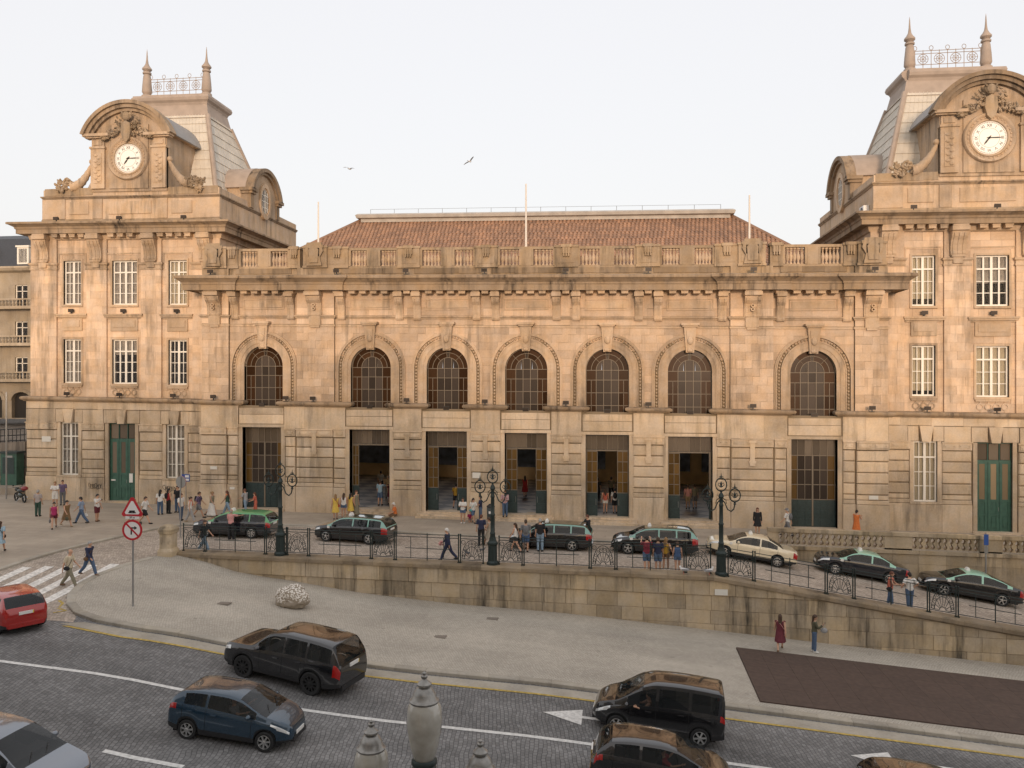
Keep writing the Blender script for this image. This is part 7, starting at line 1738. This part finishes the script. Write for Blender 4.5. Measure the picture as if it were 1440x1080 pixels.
gull_fly('seagull with raised wings above the middle of the roof', (-3.1,-4,23.1), R(60), R(-25))
def gull_sit(label, loc, rot, mat, k=1.0, nm='seagull', grp='seagulls standing on the wall'):
    t = thing(nm, label, 'bird', loc, rot, grp); t.scale = (k,)*3
    MB().tube([(-.24,0,.20),(-.12,0,.22),(.04,0,.24),(.14,0,.27)], [.015,.07,.085,.05], 8).ell((.17,0,.36),(.06,.05,.055),8,6).tube([(.13,0,.27),(.17,0,.35)],[.055,.045],8).build('body', mat, t, smooth=60)
    MB().tube([(.21,0,.355),(.29,0,.34)],[.016,.004],5).build('beak', CM['mustard'], t)
    for s in (-1, 1): MB().ell((-.08,s*.075,.24),(.19,.02,.06),8,6).build('wing', GULLG if mat is GULL else PIG, t, smooth=60); MB().tube([(0,s*.03,.18),(0,s*.03,0)],.008,4).build('leg', CM['coral'], t)
gull_sit('white seagull standing on the coping below the watching group', (12.0-1.6,-14.35,WT(10.4)+.225), R(20), GULL)
gull_sit('white seagull on the coping nearest the third lamp post, facing left', (9.2,-14.38,WT(9.2)+.225), R(170), GULL)
gull_sit('grey pigeon on the forecourt cobbles near the suited man', pr(-1.9,-11.4), R(150), PIG, .75, 'pigeon', 'pigeons on the forecourt')
gull_sit('grey pigeon on the forecourt cobbles by the couple', pr(-1.2,-10.4), R(20), PIG, .7, 'pigeon', 'pigeons on the forecourt')
# floodlights on the ledges
def flood(loc, label, grp, tilt=-40):
    t = thing('floodlight', label, 'floodlight', loc, 0, grp); MB().box(-.03,.03,-.03,.03,0,.16).box(-.16,.16,-.06,.06,-.01,.02).build('bracket', M['black'], t)
    b = MB(); b.loft([[(-.2,-.10,.12),(.2,-.10,.12),(.2,-.10,.36),(-.2,-.10,.36)],[(-.14,.12,.16),(.14,.12,.16),(.14,.12,.32),(-.14,.12,.32)]]); b.build('housing', M['black'], t)
    MB().box(-.17,.17,-.112,-.10,.15,.33).build('lens', M['glass_grey'], t)
PIERN = ['by the corner nearest the motorcycle pavilion','beside the closed glazed door under the green-roofed taxi','on the wide pier right of the first arch','between the second and third arches','between the third and middle arches','between the middle and fifth arches','between the fifth and sixth arches','on the wide pier left of the last arch','by the corner above the cream taxi']
for i, x in enumerate((-21.9,-16.6,-14.65,-8.05,-2.7,2.7,8.05,14.65,21.9)): flood(at(x, -.62, 7.74), 'small black floodlight on the lower ledge ' + PIERN[i], 'floodlights on the lower ledge')
NTH = ['first','second','third','middle','fifth','sixth','last']
for i, c in enumerate(ARCH): flood(at(c, -.22, 7.22), 'small black floodlight on the sill of the %s arched window' % NTH[i], 'floodlights on the window sills')
CRN = ['at the corner over the motorcycle side','above the pier right of the first arch','above the pier between second and third arches','above the pier left of the middle arch','above the pier right of the middle arch','above the pier between fifth and sixth arches','above the wide pier before the last arch','at the corner over the ramp side']
for i, x in enumerate((-22,-12.9,-8.05,-2.7,2.7,8.05,14.65,22)): flood(at(x, -.85, 16.44), 'small black floodlight on the main cornice ' + CRN[i], 'floodlights on the main cornice')
for s in (-1, 1):
    pn = 'motorcycle pavilion' if s < 0 else 'ramp pavilion'
    for u in (-4.15,0,4.15):
        wn_ = 'over the green door' if u == 0 else 'nearest the arches' if u*s < 0 else 'farthest from the arches'
        flood(at(29.75*s+u, YP-.15, 13.86), 'small black floodlight on the window hood %s of the %s' % (wn_, pn), 'floodlights on the window hoods')
        flood(at(29.75*s+u, YP-.62, 7.74), 'small black floodlight on the ledge %s of the %s' % (wn_, pn), 'floodlights on the pavilion ledges')
        flood(at(29.75*s+u*1.2, .55, 20.55), 'small black floodlight on the top cornice %s of the %s' % (wn_.replace('over the green door', 'under the clock'), pn), 'floodlights under the clocks')
ac = thing('air_conditioner', 'small white air conditioning unit on the side ledge of a clock tower', 'air conditioner', at(22.55,3.2,20.62)); MB().box(-.18,.18,-.45,.45,.1,.8).build('case', WH, ac); MB().lathe([(.28,-.01),(.28,.02)], n=20).build('fan_grille', M['black'], ac, loc=(-.19,0,.45)).rotation_euler = (0, R(90), 0)
# graffiti on the dado stones
GR = simple('black_spray_paint', (.025,.022,.02), .7)
for x0, seed in ((-32.3,1), (-26.5,2)):
    r_ = random.Random(seed); m = MB(); x = x0
    for k in range(6):
        w = r_.uniform(.14,.24); z = 1.25 + r_.uniform(-.08,.08); pts = [(x + w*(.5+.5*math.cos(a*1.1+k)), .728, z + .16*math.sin(a*(1+.3*(k % 3)))) for a in [i*.45 for i in range(15)]]; m.tube(pts, .014, 4, flat=.3); x += w*.85
    m.tube([(x0-.05,.728,1.05),(x,.728,1.12),(x+1.1,.728,1.02)], .012, 4, flat=.3)
    m.v = [(a, b, c + K*a) for a, b, c in m.v]; m.build('graffiti', GR, st)
